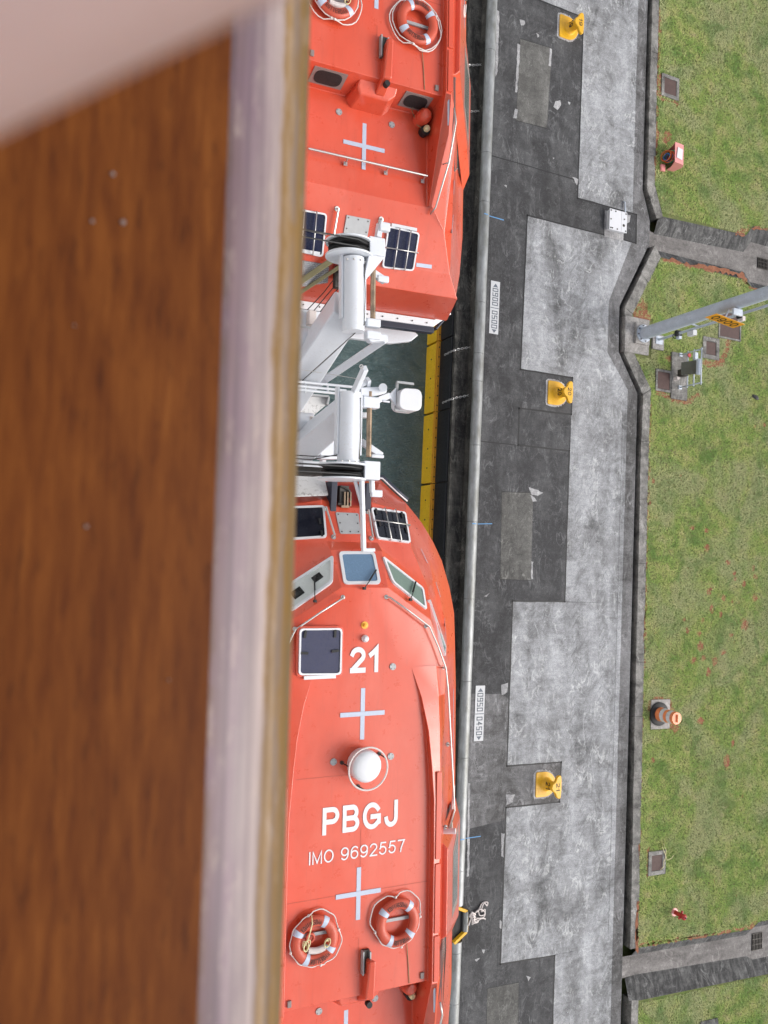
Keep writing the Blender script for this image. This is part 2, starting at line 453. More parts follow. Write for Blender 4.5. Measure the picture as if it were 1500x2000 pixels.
c = ramp(t, u, [(0.02, (0.19, 0.11, 0.085)), (0.08, (0.25, 0.165, 0.18)), (0.26, (0.27, 0.20, 0.235)), (0.42, (0.37, 0.31, 0.32)),
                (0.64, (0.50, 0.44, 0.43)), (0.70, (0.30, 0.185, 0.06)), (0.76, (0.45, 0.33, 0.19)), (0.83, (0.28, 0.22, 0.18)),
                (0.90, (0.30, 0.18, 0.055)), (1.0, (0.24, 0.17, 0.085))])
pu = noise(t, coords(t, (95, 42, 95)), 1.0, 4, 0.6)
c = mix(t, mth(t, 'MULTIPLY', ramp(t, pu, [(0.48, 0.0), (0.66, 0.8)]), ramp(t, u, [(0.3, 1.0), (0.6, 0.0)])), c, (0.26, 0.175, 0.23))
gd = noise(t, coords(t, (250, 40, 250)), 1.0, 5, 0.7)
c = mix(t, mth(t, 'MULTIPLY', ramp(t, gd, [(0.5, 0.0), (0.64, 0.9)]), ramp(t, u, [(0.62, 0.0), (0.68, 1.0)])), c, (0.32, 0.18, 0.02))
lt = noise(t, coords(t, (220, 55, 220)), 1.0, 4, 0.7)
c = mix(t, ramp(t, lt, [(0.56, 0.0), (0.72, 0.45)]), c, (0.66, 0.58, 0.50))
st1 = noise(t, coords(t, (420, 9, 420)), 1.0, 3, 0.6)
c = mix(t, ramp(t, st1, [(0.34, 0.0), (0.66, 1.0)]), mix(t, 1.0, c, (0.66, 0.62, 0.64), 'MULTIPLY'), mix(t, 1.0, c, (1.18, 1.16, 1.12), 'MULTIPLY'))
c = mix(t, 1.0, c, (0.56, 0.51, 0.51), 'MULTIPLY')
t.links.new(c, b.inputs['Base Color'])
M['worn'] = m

m, t, b = newmat('skin')
setc(b, (0.36, 0.25, 0.23), 0.6, 0, 0, 0.3)
b.inputs['Subsurface Weight'].default_value = 0.15
b.inputs['Subsurface Radius'].default_value = (0.01, 0.004, 0.002)
b.inputs['Subsurface Scale'].default_value = 0.3
v = coords(t)
t.links.new(ramp(t, noise(t, v, 40, 5), [(0.3, (0.335, 0.23, 0.215)), (0.7, (0.39, 0.275, 0.26))]), b.inputs['Base Color'])
M['skin'] = m


# ------------------------------------------------------------------ mesh helpers
class MB:
    """collects geometry for ONE mesh"""

    def __init__(s):
        s.v = []
        s.f = []
        s.marks = []

    def add(s, verts, faces):
        o = len(s.v)
        s.marks.append((o, len(s.f)))
        s.v += [Vector(p) for p in verts]
        s.f += [[i + o for i in f] for f in faces]
        return s

    def box(s, c, d, ax=None):
        """c centre, d full sizes, ax = (ex,ey,ez)"""
        ex, ey, ez = ax or (Vector((1, 0, 0)), Vector((0, 1, 0)), Vector((0, 0, 1)))
        c = Vector(c)
        vs = [c + ex * (d[0] / 2 * i) + ey * (d[1] / 2 * j) + ez * (d[2] / 2 * k) for k in (-1, 1) for j in (-1, 1) for i in (-1, 1)]
        return s.add(vs, [(0, 2, 3, 1), (4, 5, 7, 6), (0, 1, 5, 4), (2, 6, 7, 3), (0, 4, 6, 2), (1, 3, 7, 5)])

    def prism(s, pts, h, n=None):
        """polygon extruded by h along -n (n default +z); pts lie on the top"""
        n = Vector(n) if n is not None else Vector((0, 0, 1))
        k = len(pts)
        top = [Vector(p) for p in pts]
        bot = [p - n * h for p in top]
        fs = [list(range(k)), list(range(2 * k - 1, k - 1, -1))]
        fs += [(i, i + k, (i + 1) % k + k, (i + 1) % k) for i in range(k)]
        return s.add(top + bot, fs)

    def beam(s, a, b, w, h, up=(0, 0, 1)):
        a, b = Vector(a), Vector(b)
        ez = (b - a)
        ln = ez.length
        ez = ez / ln
        ex = ez.cross(Vector(up)).normalized()
        ey = ex.cross(ez)
        return s.box((a + b) / 2, (w, h, ln), (ex, ey, ez))

    def cyl(s, a, b, r, r2=None, n=16, caps=True):
        a, b = Vector(a), Vector(b)
        r2 = r if r2 is None else r2
        ez = (b - a).normalized()
        ex = ez.orthogonal().normalized()
        ey = ez.cross(ex)
        vs = []
        for p, rr in ((a, r), (b, r2)):
            vs += [p + ex * (rr * cos(2 * pi * i / n)) + ey * (rr * sin(2 * pi * i / n)) for i in range(n)]
        fs = [(i, (i + 1) % n, (i + 1) % n + n, i + n) for i in range(n)]
        if caps:
            fs += [list(range(n - 1, -1, -1)), list(range(n, 2 * n))]
        return s.add(vs, fs)

    def tube(s, pts, r, n=8, closed=False, rs=None):
        pts = [Vector(p) for p in pts]
        m = len(pts)
        vs = []
        prev = None
        for i, p in enumerate(pts):
            a = pts[(i - 1) % m] if (closed or i > 0) else p
            c = pts[(i + 1) % m] if (closed or i < m - 1) else p
            d = (c - a)
            d = d.normalized() if d.length > 1e-9 else Vector((0, 0, 1))
            if prev is None:
                ex = d.orthogonal().normalized()
            else:
                ex = (prev - d * prev.dot(d))
                ex = ex.normalized() if ex.length > 1e-6 else d.orthogonal().normalized()
            prev = ex
            ey = d.cross(ex)
            rr = rs[i] if rs else r
            vs += [p + ex * (rr * cos(2 * pi * k / n)) + ey * (rr * sin(2 * pi * k / n)) for k in range(n)]
        fs = []
        for i in range(m if closed else m - 1):
            j = (i + 1) % m
            fs += [(i * n + k, i * n + (k + 1) % n, j * n + (k + 1) % n, j * n + k) for k in range(n)]
        if not closed:
            fs += [list(range(n - 1, -1, -1)), list(range((m - 1) * n, m * n))]
        return s.add(vs, fs)

    def lathe(s, c, prof, n=24, ax=None):
        """prof: (r, h) pairs, around ez through c"""
        ex, ey, ez = ax or (Vector((1, 0, 0)), Vector((0, 1, 0)), Vector((0, 0, 1)))
        c = Vector(c)
        vs = []
        for r, h in prof:
            vs += [c + ez * h + ex * (r * cos(2 * pi * i / n)) + ey * (r * sin(2 * pi * i / n)) for i in range(n)]
        fs = []
        for j in range(len(prof) - 1):
            fs += [(j * n + i, j * n + (i + 1) % n, (j + 1) * n + (i + 1) % n, (j + 1) * n + i) for i in range(n)]
        fs += [list(range(n - 1, -1, -1)), list(range((len(prof) - 1) * n, len(prof) * n))]
        return s.add(vs, fs)

    def torus(s, c, R_, r, n=40, k=12, a0=0, a1=2 * pi, squash=1.0, ax=None):
        ex, ey, ez = ax or (Vector((1, 0, 0)), Vector((0, 1, 0)), Vector((0, 0, 1)))
        c = Vector(c)
        full = abs(a1 - a0 - 2 * pi) < 1e-6
        m = n if full else n + 1
        vs = []
        for i in range(m):
            a = a0 + (a1 - a0) * i / n
            d = ex * cos(a) + ey * sin(a)
            vs += [c + d * (R_ + r * cos(2 * pi * j / k)) + ez * (r * squash * sin(2 * pi * j / k)) for j in range(k)]
        fs = []
        for i in range(n):
            i2 = (i + 1) % m
            fs += [(i * k + j, i2 * k + j, i2 * k + (j + 1) % k, i * k + (j + 1) % k) for j in range(k)]
        return s.add(vs, fs)

    def mesh(s, name, inv=None, weld=False):
        me = bpy.data.meshes.new(name)
        vs = [inv @ p for p in s.v] if inv is not None else s.v
        me.from_pydata(vs, [], s.f)
        bm = bmesh.new()
        bm.from_mesh(me)
        if weld:
            bmesh.ops.remove_doubles(bm, verts=bm.verts, dist=weld)
        bmesh.ops.recalc_face_normals(bm, faces=bm.faces)
        bm.to_mesh(me)
        bm.free()
        return me

    def build_each(s, *a, **k):
        """every added piece becomes an object of its own"""
        out = []
        for n_, (v0, f0) in enumerate(s.marks):
            v1, f1 = s.marks[n_ + 1] if n_ + 1 < len(s.marks) else (len(s.v), len(s.f))
            m_ = MB()
            m_.v = s.v[v0:v1]
            m_.f = [[i - v0 for i in f] for f in s.f[f0:f1]]
            out.append(m_.build(*a, **k))
        return out

    def build(s, name, mat, root=None, local=False, smooth=False, bevel=0.0, seg=2, weld=False):
        inv = None
        if root is not None and not local:
            wm, q_ = Matrix.Identity(4), root
            while q_ is not None:
                wm = q_.matrix_basis @ wm
                q_ = q_.parent
            inv = wm.inverted()
        me = s.mesh(name, inv, weld)
        me.materials.append(M[mat] if isinstance(mat, str) else mat)
        o = bpy.data.objects.new(name, me)
        COL.objects.link(o)
        if root is not None:
            o.parent = root
        if name in ('screws', 'salt_specks', 'lip_bolts', 'bolts', 'flange_bolts', 'anchor_bolts', 'loose_cables', 'loose_loops', 'wrapped_line', 'chain', 'bare_soil'):
            o['kind'] = 'stuff'
        if smooth:
            for p in me.polygons:
                p.use_smooth = True
            if smooth == 'auto':
                me.set_sharp_from_angle(angle=R(38))
        if bevel:
            bv = o.modifiers.new('bevel', 'BEVEL')
            bv.width = bevel
            bv.segments = seg
            bv.limit_method = 'ANGLE'
            bv.angle_limit = R(14)
            bv.harden_normals = False
            for p in me.polygons:
                p.use_smooth = True
            wn = o.modifiers.new('normals', 'WEIGHTED_NORMAL')
            wn.keep_sharp = False
            wn.weight = 80
        return o


def tag(o, label=None, cat=None, group=None, kind=None):
    if label:
        o['label'] = label
    if cat:
        o['category'] = cat
    if group:
        o['group'] = group
    if kind:
        o['kind'] = kind
    return o


def empty(name, loc=(0, 0, 0), rz=0.0):
    o = bpy.data.objects.new(name, None)
    COL.objects.link(o)
    o.location = loc
    o.rotation_euler = (0, 0, rz)
    o.matrix_world = Matrix.Translation(Vector(loc)) @ Matrix.Rotation(rz, 4, 'Z')
    return o


def dup_mesh(o, root, loc=None, mw=None):
    c = o.copy()
    COL.objects.link(c)
    c.parent = root
    if loc is not None:
        c.location = loc
    return c


def copy_tree(o, parent=None):
    c = o.copy()
    COL.objects.link(c)
    c.parent = parent
    for ch in list(o.children):
        copy_tree(ch, c)
    return c


def arc(cx, cy, rx, ry, a0, a1, n=14):
    return [(cx + rx * cos(R(a0 + (a1 - a0) * i / n)), cy + ry * sin(R(a0 + (a1 - a0) * i / n))) for i in range(n + 1)]


# sans serif letters as pen strokes in a unit box: (width, strokes)
GLYPH = {
    '0': (.60, [arc(.5, .5, .5, .5, 90, 450, 24)]),
    '1': (.34, [[(0, .74), (.45, .86), (.85, 1.0), (.85, 0)]]),
    '2': (.60, [arc(.5, .72, .48, .28, 165, -35, 14) + [(.07, .05)], [(0, 0), (1, 0)]]),
    '5': (.60, [[(.92, 1), (.22, 1), (.10, .50)] + arc(.48, .33, .50, .33, 148, -155, 16)]),
    '6': (.60, [arc(.5, .32, .5, .32, 90, 450, 20), arc(.56, .52, .56, .48, 48, 190, 14) + [(.0, .33)]]),
    '7': (.58, [[(0, 1), (1, 1)] + [(.72, .66), (.50, .33), (.40, 0)]]),
    '9': (.60, [arc(.5, .68, .5, .32, 90, 450, 20), arc(.44, .48, .56, .48, 228, 370, 14) + [(1.0, .67)]]),
    'P': (.62, [[(0, 0), (0, 1), (.6, 1)] + arc(.62, .73, .38, .27, 90, -90, 10) + [(0, .46)]]),
    'B': (.64, [[(0, 0), (0, 1), (.6, 1)] + arc(.62, .76, .30, .24, 90, -90, 10) + [(0, .52)], [(.6, .52)] + arc(.62, .26, .38, .26, 90, -90, 10) + [(0, 0)]]),
    'G': (.74, [arc(.5, .5, .5, .5, 38, 318, 24) + [(.98, .20), (.98, .46), (.52, .46)]]),
    'J': (.50, [[(1, 1), (1, .30)] + arc(.5, .30, .5, .30, 0, -175, 12)]),
    'I': (.0, [[(.5, 0), (.5, 1)]]),
    'M': (.74, [[(0, 0), (0, 1), (.5, .06), (1, 1), (1, 0)]]),
    'O': (.76, [arc(.5, .5, .5, .5, 90, 450, 24)]),
    'K': (.62, [[(0, 0), (0, 1)], [(1, 1), (0, .38)], [(.30, .56), (1, 0)]]),
    'N': (.62, [[(0, 0), (0, 1), (1, 0), (1, 1)]]),
    'S': (.60, [arc(.5, .745, .46, .255, 25, 250, 12) + arc(.5, .265, .5, .265, 75, -160, 14)]),
    'D': (.66, [[(0, 0), (0, 1), (.45, 1)] + arc(.45, .5, .55, .5, 90, -90, 14) + [(0, 0)]]),
    'A': (.70, [[(0, 0), (.5, 1), (1, 0)], [(.18, .34), (.82, .34)]]),
    'R': (.64, [[(0, 0), (0, 1), (.6, 1)] + arc(.62, .74, .38, .26, 90, -90, 10) + [(0, .48)], [(.55, .48), (1, 0)]]),
    'T': (.62, [[(0, 1), (1, 1)], [(.5, 1), (.5, 0)]]),
    'E': (.56, [[(1, 1), (0, 1), (0, 0), (1, 0)], [(0, .52), (.9, .52)]]),
    ' ': (.20, []),
}


def pen(mb, pts, t, f, z):
    """flat ribbon with mitred joints; f maps (x, y, z) to a point"""
    k = len(pts)
    rows = []
    for i in range(k):
        p = Vector(pts[i])
        d1 = (p - Vector(pts[i - 1])) if i else None
        d2 = (Vector(pts[i + 1]) - p) if i < k - 1 else None
        d1 = d1.normalized() if d1 is not None and d1.length > 1e-9 else None
        d2 = d2.normalized() if d2 is not None and d2.length > 1e-9 else None
        a_ = d1 or d2
        c_ = d2 or d1
        n1, n2 = Vector((-a_.y, a_.x)), Vector((-c_.y, c_.x))
        m_ = n1 + n2
        m_ = m_.normalized() if m_.length > 1e-6 else n1
        q_ = m_ * (t / 2 / max(0.42, m_.dot(n1)))
        if i == 0 and pts[0] != pts[-1]:
            p = p - a_ * t / 2
        if i == k - 1 and pts[0] != pts[-1]:
            p = p + a_ * t / 2
        zz_i = z + 0.0008 * i / max(1, k - 1)
        rows += [f(p.x + q_.x, p.y + q_.y, zz_i), f(p.x - q_.x, p.y - q_.y, zz_i)]
    mb.add(rows, [(2 * i, 2 * i + 1, 2 * i + 3, 2 * i + 2) for i in range(k - 1)])


def put_text(mb, body, origin, ex, ey, t=0.13, gap=0.17):
    """fill the parallelogram origin, ex, ey with the text; t pen width / height"""
    ws = [GLYPH[c][0] for c in body]
    tot = sum(ws) + (len(body)) * t + gap * (len(body) - 1)
    ez = Vector(ex).cross(Vector(ey)).normalized()
    H_ = Vector(ey).length
    x = 0.0
    lay = 0
    for c, w_ in zip(body, ws):
        for st in GLYPH[c][1]:
            ww = max(w_, 1e-4)
            pp = [(x + t / 2 + q_[0] * ww, t / 2 + q_[1] * (1 - t)) for q_ in st]
            lay += 1
            pen(mb, pp, t, lambda a_, b_, z_: Vector(origin) + Vector(ex) * (a_ / tot) + Vector(ey) * b_ + ez * z_, (lay % 3) * 0.0012)
        x += w_ + t + gap


def rounded(pts, r, n=4):
    out = []
    k = len(pts)
    for i in range(k):
        p, a, c = Vector(pts[i]), Vector(pts[i - 1]), Vector(pts[(i + 1) % k])
        d1, d2 = (a - p), (c - p)
        rr = min(r, d1.length * 0.45, d2.length * 0.45)
        p1, p2 = p + d1.normalized() * rr, p + d2.normalized() * rr
        for j in range(n + 1):
            s = j / n
            out.append(p1 * (1 - s) ** 2 + p * 2 * s * (1 - s) + p2 * s * s)
    return out


def shrink(pts, d):
    c = sum((Vector(p) for p in pts), Vector()) / len(pts)
    k = len(pts)
    n = Vector()
    for i in range(k):
        n += (Vector(pts[i]) - c).cross(Vector(pts[(i + 1) % k]) - c)
    n.normalize()
    out = []
    for i in range(k):
        p, a, q = Vector(pts[i]), Vector(pts[i - 1]), Vector(pts[(i + 1) % k])
        e1, e2 = (p - a).normalized(), (q - p).normalized()
        n1, n2 = n.cross(e1), n.cross(e2)
        bis = (n1 + n2)
        if bis.length < 1e-6:
            bis = n1
        bis.normalize()
        out.append(p + bis * (d / max(0.35, bis.dot(n1))))
    return out


def poly_normal(pts):
    c = sum((Vector(p) for p in pts), Vector()) / len(pts)
    n = Vector()
    for i in range(len(pts)):
        n += (Vector(pts[i]) - c).cross(Vector(pts[(i + 1) % len(pts)]) - c)
    n.normalize()
    return n if n.z > 0 else -n


def frame_ring(mb, outer, inner, n, h, base=-0.03):
    """raised rim between two outlines"""
    k = len(outer)
    o1 = [p + n * base for p in outer]
    o2 = [p + n * h for p in outer]
    i2 = [p + n * h for p in inner]
    i1 = [p + n * base for p in inner]
    fs = []
    for a in range(3):
        for i in range(k):
            j = (i + 1) % k
            fs.append((a * k + i, a * k + j, (a + 1) * k + j, (a + 1) * k + i))
    mb.add(o1 + o2 + i2 + i1, fs)


# ------------------------------------------------------------------ lifeboat body
ZR = 15.50


def mir(p):
    return Vector((-p.x, p.y, p.z))


BODY = MB()


def face(*pts):
    """right-half face and its mirror image"""
    pts = [Vector(p) for p in pts]
    BODY.add(pts, [list(range(len(pts)))])
    BODY.add([mir(p) for p in pts][::-1], [list(range(len(pts)))])


A = lambda x, y, z: L('A', x, y, z)
B = lambda x, y, z: L('B', x, y, z)
G = [A(744, 937, 13.5), A(770, 962, 13.5), A(792, 981, 13.5), A(824, 1021, 13.48), A(846, 1058, 13.46), A(863, 1095, 13.45),
     A(878, 1147, 13.45), A(887, 1196, 13.45), A(888.5, 1245, 13.45), Vector((2.70, 3.0, 13.45)), Vector((2.72, 1.0, 13.45)),
     Vector((2.66, 0.9, 13.45)), Vector((2.64, -1.0, 13.45)), Vector((2.70, -1.3, 13.45)), Vector((2.70, -2.29, 13.45)),
     Vector((2.65, -2.98, 13.45)), Vector((2.55, -3.43, 13.5)), Vector((2.32, -3.92, 13.6))]
b1 = Vector((0.42, A(713, 981, 14.65).y, 14.68))
b2 = A(793, 999, 14.55)
h2 = A(803, 1068, 14.85)
h1 = Vector((0.42, A(733, 1060, 14.95).y, 14.95))
F1 = Vector((0.42, A(742, 1076, 15.15).y, 15.12))
W3 = A(836, 1150, 15.0)
R1 = Vector((0.37, A(750, 1147, 15.45).y, 15.47))
R2 = A(842, 1211, 15.4)
R3 = A(868, 1292, 15.38)
al = [b2, A(800, 1028, 14.1), A(834, 1073, 13.97), A(851, 1110, 13.93), A(866, 1159, 13.9), A(871, 1221, 13.88), A(873.5, 1258, 13.87),
      Vector((2.33, 3.0, 13.86)), Vector((2.34, 1.0, 13.86)), Vector((2.34, 0.9, 13.86)), Vector((2.34, -1.0, 13.86)), Vector((2.34, -1.3, 13.86)),
      Vector((2.30, -2.29, 13.90)), Vector((2.22, -2.98, 14.05)), Vector((2.08, -3.50, 14.2))]
be = [h2, A(819, 1087, 14.68), A(846, 1134, 14.56), A(860, 1171, 14.46), A(868, 1208, 14.36), A(871.5, 1240, 14.3), A(872, 1295, 14.28)]
I = [A(803, 1303, ZR), A(820, 1362, ZR), A(831, 1425, ZR), A(836, 1490, ZR), Vector((1.12, 1.68, ZR)), Vector((1.13, 0.9, ZR)), Vector((1.13, -1.0, ZR))]
hI = [0.0, 0.05, 0.09, 0.11, 0.12, 0.12, 0.12]
T1 = [p + Vector((0.004, 0, h)) for p, h in zip(I, hI)]
T2 = [Vector((1.24, p.y, ZR + max(0.02, h - 0.01))) for p, h in zip(I, hI)]
T2[0] = Vector((1.20, I[0].y, 15.478))
T2[1] = Vector((1.23, I[1].y, 15.515))
T2[2].z = 15.56
T2[3].z = 15.59
T3 = [Vector((1.42, p.y, 15.37)) for p in I]
T3[0].z = 15.41
bw = 0.0
# bow front and foredeck
gc = Vector((0.55, G[0].y + 0.04, 13.55))
wy0, wy1 = A(690, 938, 14.0).y, A(690, 996, 14.6).y          # hook well, front and back
cb = Vector((0.42, wy0 - 0.0, 13.95))
face(gc, G[0], b1)
face(G[0], G[1], G[2], b2, b1)
face(Vector((0.0, gc.y, 13.55)), gc, b1, Vector((0.0, b1.y + 0.25, 14.2)))
face(Vector((0.0, b1.y + 0.25, 14.2)), b1, Vector((0.42, b1.y - 0.1, 14.7)), Vector((0.0, b1.y - 0.1, 14.7)))
for i in range(2, len(G) - 1):
    j = i - 2
    if j + 1 < len(al):
        face(G[i], G[i + 1], al[j + 1], al[j])
face(G[-2], G[-1], al[-1])
bb = Vector((0.42, b1.y - 0.1, 14.7))
face(bb, b1, b2, h2, h1)
face(Vector((0, bb.y, 14.7)), bb, h1, Vector((0, h1.y, 14.95)))
face(Vector((0, h1.y, 14.95)), h1, F1, Vector((0, F1.y + 0.02, 15.12)))
face(h1, h2, W3, F1)
face(h2, be[1], be[2], W3)
for i in range(6):
    face(be[i], be[i + 1], al[i + 1], al[i])
face(be[6], al[7], al[6])
# windscreen, corner window, side window faces
face(Vector((0, F1.y + 0.02, 15.12)), F1, R1, Vector((0, R1.y, 15.48)))
face(F1, W3, R2, R1)
face(W3, be[2], be[3], be[4], be[5])
face(W3, be[5], be[6], R3, R2)
face(be[6], al[7], T3[0], R3)
# roof
yc = R1.y
face(Vector((0, yc, 15.48)), R1, Vector((0.6, I[0].y, ZR)), Vector((0, I[0].y, ZR)))
face(R1, R2, R3, T3[0], T2[0], I[0], Vector((0.6, I[0].y, ZR)))
face(Vector((0, I[0].y, ZR)), Vector((0.6, I[0].y, ZR)), I[0], I[1], I[2], I[3], I[4], I[5], I[6], Vector((0, -1.0, ZR)))
for i in range(6):
    face(I[i], I[i + 1], T1[i + 1], T1[i])
    face(T1[i], T1[i + 1], T2[i + 1], T2[i])
    face(T2[i], T2[i + 1], T3[i + 1], T3[i])
sidey = [p.y for p in al]
face(T3[0], T3[1], T3[2], T3[3], T3[4], T3[5], al[9], al[8], al[7])
face(T3[5], T3[6], al[10], al[9])
# stern half
ys = -1.0
Bk = Vector((1.13, ys - 0.10, 15.0))
kn = -2.57
K0 = Vector((0, kn, 14.98))
K1 = Vector((1.15, kn, 14.98))
S0 = Vector((1.16, -1.0, 15.62))
face(Vector((0, ys, ZR)), I[6], Bk, Vector((0, ys - 0.10, 15.0)))
face(Vector((0, ys - 0.10, 15.0)), Bk, K1, K0)
# crimson coaming cheek, tapering aft
face(I[6], T1[6], Vector((1.17, kn, 15.04)), K1, Bk)
C2 = Vector((1.24, -1.6, 15.55))
C3 = Vector((1.21, kn, 15.05))
face(T1[6], T2[6], C2, C3, Vector((1.17, kn, 15.04)))
C4 = Vector((1.50, -1.6, 15.30))
C5 = Vector((1.52, -2.9, 14.92))
face(T2[6], T3[6], C4, C5, C3, C2)
H2 = Vector((1.75, -3.5, 14.72))
H0 = Vector((0, -3.52, 14.72))
face(K0, K1, C3, C5, H2, H0)
E0 = Vector((0, -3.84, 14.55))
E2 = Vector((2.02, -3.82, 14.50))
face(H0, H2, E2, E0)
face(T3[6], C4, C5, H2, al[14], al[13], al[12], al[11], al[10])
face(H2, E2, al[14])
Tb0 = Vector((0, -3.98, 13.62))
Tb2 = Vector((2.05, -3.96, 13.62))
face(E0, E2, Tb2, Tb0)
face(E2, G[-1], Tb2)
face(E2, al[14], G[-1])
# hull below the gunwale
lo = [Vector((p.x * 0.985, p.y, 13.05)) for p in G]
kl = [Vector((p.x * 0.70, p.y * 0.97, 12.35)) for p in G]
for i in range(len(G) - 1):
    face(G[i], lo[i], lo[i + 1], G[i + 1])
    face(lo[i], kl[i], kl[i + 1], lo[i + 1])
    face(kl[i], Vector((0, kl[i].y, 12.1)), Vector((0, kl[i + 1].y, 12.1)), kl[i + 1])
face(G[0], gc, Vector((0.55, gc.y, 13.0)), lo[0])
face(gc, Vector((0, gc.y, 13.55)), Vector((0, gc.y, 13.0)), Vector((0.55, gc.y, 13.0)))
face(lo[0], Vector((0.55, gc.y, 13.0)), Vector((0, gc.y, 13.0)), Vector((0, kl[0].y, 12.1)), kl[0])
face(Tb2, G[-1], lo[-1], Vector((0, -3.96, 13.05)), Tb0)
face(lo[-1], kl[-1], Vector((0, kl[-1].y, 12.1)), Vector((0, -3.96, 13.05)))

boatA = empty('lifeboat', ORG['A'], TH)
tag(boatA, 'orange tender with 21 and PBGJ painted on its roof beside a white radome', 'lifeboat', 'orange boats hanging in the davits')
body = BODY.build('cabin_shell', 'orange', boatA, local=True, bevel=0.045, seg=3, weld=0.006)
bm0 = bmesh.new()
bm0.from_mesh(body.data)
BV = BVHTree.FromBMesh(bm0)
bm0.free()


def hit(b, px, py, lift=0.0):
    """local boat point and normal where the pixel's ray meets the shell"""
    o = toship(CAM, b)
    d = ray(px, py)
    d = Vector((d.dot(EX), d.dot(EY), d.z)).normalized()
    p, n, i, dist = BV.ray_cast(o, d)
    if p is None:
        return L(b, px, py, 14.0), Vector((0, 0, 1))
    if n.z < 0:
        n = -n
    return p + n * lift, n


def planar(pts, n, o):
    return [p - n * (p - o).dot(n) for p in pts]


def shell_poly(b, pix):
    """pixels -> coplanar local points on the shell"""
    hs_ = [hit(b, *q) for q in pix]
    c = sum((h[0] for h in hs_), Vector()) / len(hs_)
    cx = sum(q[0] for q in pix) / len(pix)
    cy = sum(q[1] for q in pix) / len(pix)
    n = hit(b, cx, cy)[1]
    o = toship(CAM, b)
    ph = hit(b, cx, cy)[0]
    out = []
    for q in pix:
        d = ray(*q)
        d = Vector((d.dot(EX), d.dot(EY), d.z)).normalized()
        s = (ph - o).dot(n) / d.dot(n)
        out.append(o + d * s)
    return out, n


LB = boatA


def window(b, pix, frame='window_frame', pane='window_pane', glass='glass_sky', rim=0.035, h=0.022, r=0.06, both=False, rimmat='rim_white', mirror=False):
    pts, n = shell_poly(b, pix)
    if mirror:
        pts = [mir(p) for p in pts][::-1]
        n = Vector((-n.x, n.y, n.z))
    res = []
    for side in ((1, -1) if both else (1,)):
        q = pts if side == 1 else [mir(p) for p in pts][::-1]
        nn = n if side == 1 else Vector((-n.x, n.y, n.z))
        out = rounded(q, r)
        c = sum(q, Vector()) / len(q)
        inn = rounded(shrink(q, rim), r * 0.7)
        if (inn[0] - c).length > (out[0] - c).length:
            inn = rounded(shrink(q, -rim), r * 0.7)
        fb = MB()
        frame_ring(fb, out, inn, nn, h)
        fo = fb.build(frame, rimmat, LB, local=True)
        pb = MB().prism([p + nn * (h * 0.45) for p in inn], 0.02, nn)
        po = pb.build(pane, glass, fo, local=True)
        res.append((fo, q, nn))
    return res


# --- bow: windscreen group
window('A', [(661, 1078), (731, 1078), (744, 1141), (671, 1142)], glass='glass_sky', rim=0.045, r=0.07)
wA = window('A', [(746, 1086), (826, 1149), (833, 1193), (766, 1138)], glass='glass_green', rim=0.04, r=0.06)
window('A', [(838, 1170), (869, 1262), (868, 1282)], frame='side_window_frame', pane='side_window_pane', glass='glass_green', rim=0.03, r=0.03, both=True)
# left corner window: clear, the helm shows behind it
q = [mir(p) for p in wA[0][1]][::-1]
nn = Vector((-wA[0][2].x, wA[0][2].y, wA[0][2].z))
fb = MB()
frame_ring(fb, rounded(q, 0.06), rounded(shrink(q, 0.04) if (shrink(q, 0.04)[0] - sum(q, Vector()) / 4).length < (q[0] - sum(q, Vector()) / 4).length else shrink(q, -0.04), 0.045), nn, 0.022)
lf = fb.build('window_frame', 'rim_white', LB, local=True)
inn = shrink(q, 0.04)
if (inn[0] - sum(q, Vector()) / 4).length > (q[0] - sum(q, Vector()) / 4).length:
    inn = shrink(q, -0.04)
MB().prism([p + nn * 0.004 for p in rounded(inn, 0.045)], 0.006, nn).build('console_liner', 'interior', lf, local=True)
cc = sum(inn, Vector()) / 4
e1 = (inn[1] - inn[0]).normalized()
e2 = nn.cross(e1)
helm = MB()
helm.torus(cc + e1 * 0.22 + nn * 0.02, 0.055, 0.008, 20, 6, ax=(e1, e2, nn))
helm.box(cc + e1 * 0.22 + nn * 0.008, (0.17, 0.13, 0.02), (e1, e2, nn))
helm.box(cc - e1 * 0.15 - e2 * 0.02 + nn * 0.008, (0.15, 0.10, 0.02), (e1, e2, nn))
helm.torus(cc - e1 * 0.15 - e2 * 0.02 + nn * 0.022, 0.03, 0.006, 16, 6, ax=(e1, e2, nn))
helm.build_each('console_panel', 'black', lf, local=True)
MB().prism([p + nn * 0.035 for p in rounded(inn, 0.045)], 0.005, nn).build('window_pane', 'glass_clear', lf, local=True)


def strut(name, mat, pts, r, lift=0.0, b='A', n=8, parent=None):
    return MB().tube(pts, r, n).build(name, mat, parent or LB, local=True, smooth=True)


def wiper(b, a, c):
    p, n = hit(b, *a)
    q, n2 = hit(b, *c)
    mb = MB()
    p += n * 0.05
    q += n * 0.05
    mb.tube([p, p.lerp(q, 0.5) + n * 0.02, q], 0.008, 6)
    mb.box(p, (0.04, 0.04, 0.05))
    mb.tube([p.lerp(q, 0.45), q.lerp(p, -0.06)], 0.013, 6)
    mb.build('wiper', 'black', LB, local=True)


wiper('A', (709, 1149), (731, 1115))
wiper('A', (797, 1174), (807, 1141))
wiper('A', (616, 1177), (615, 1130))

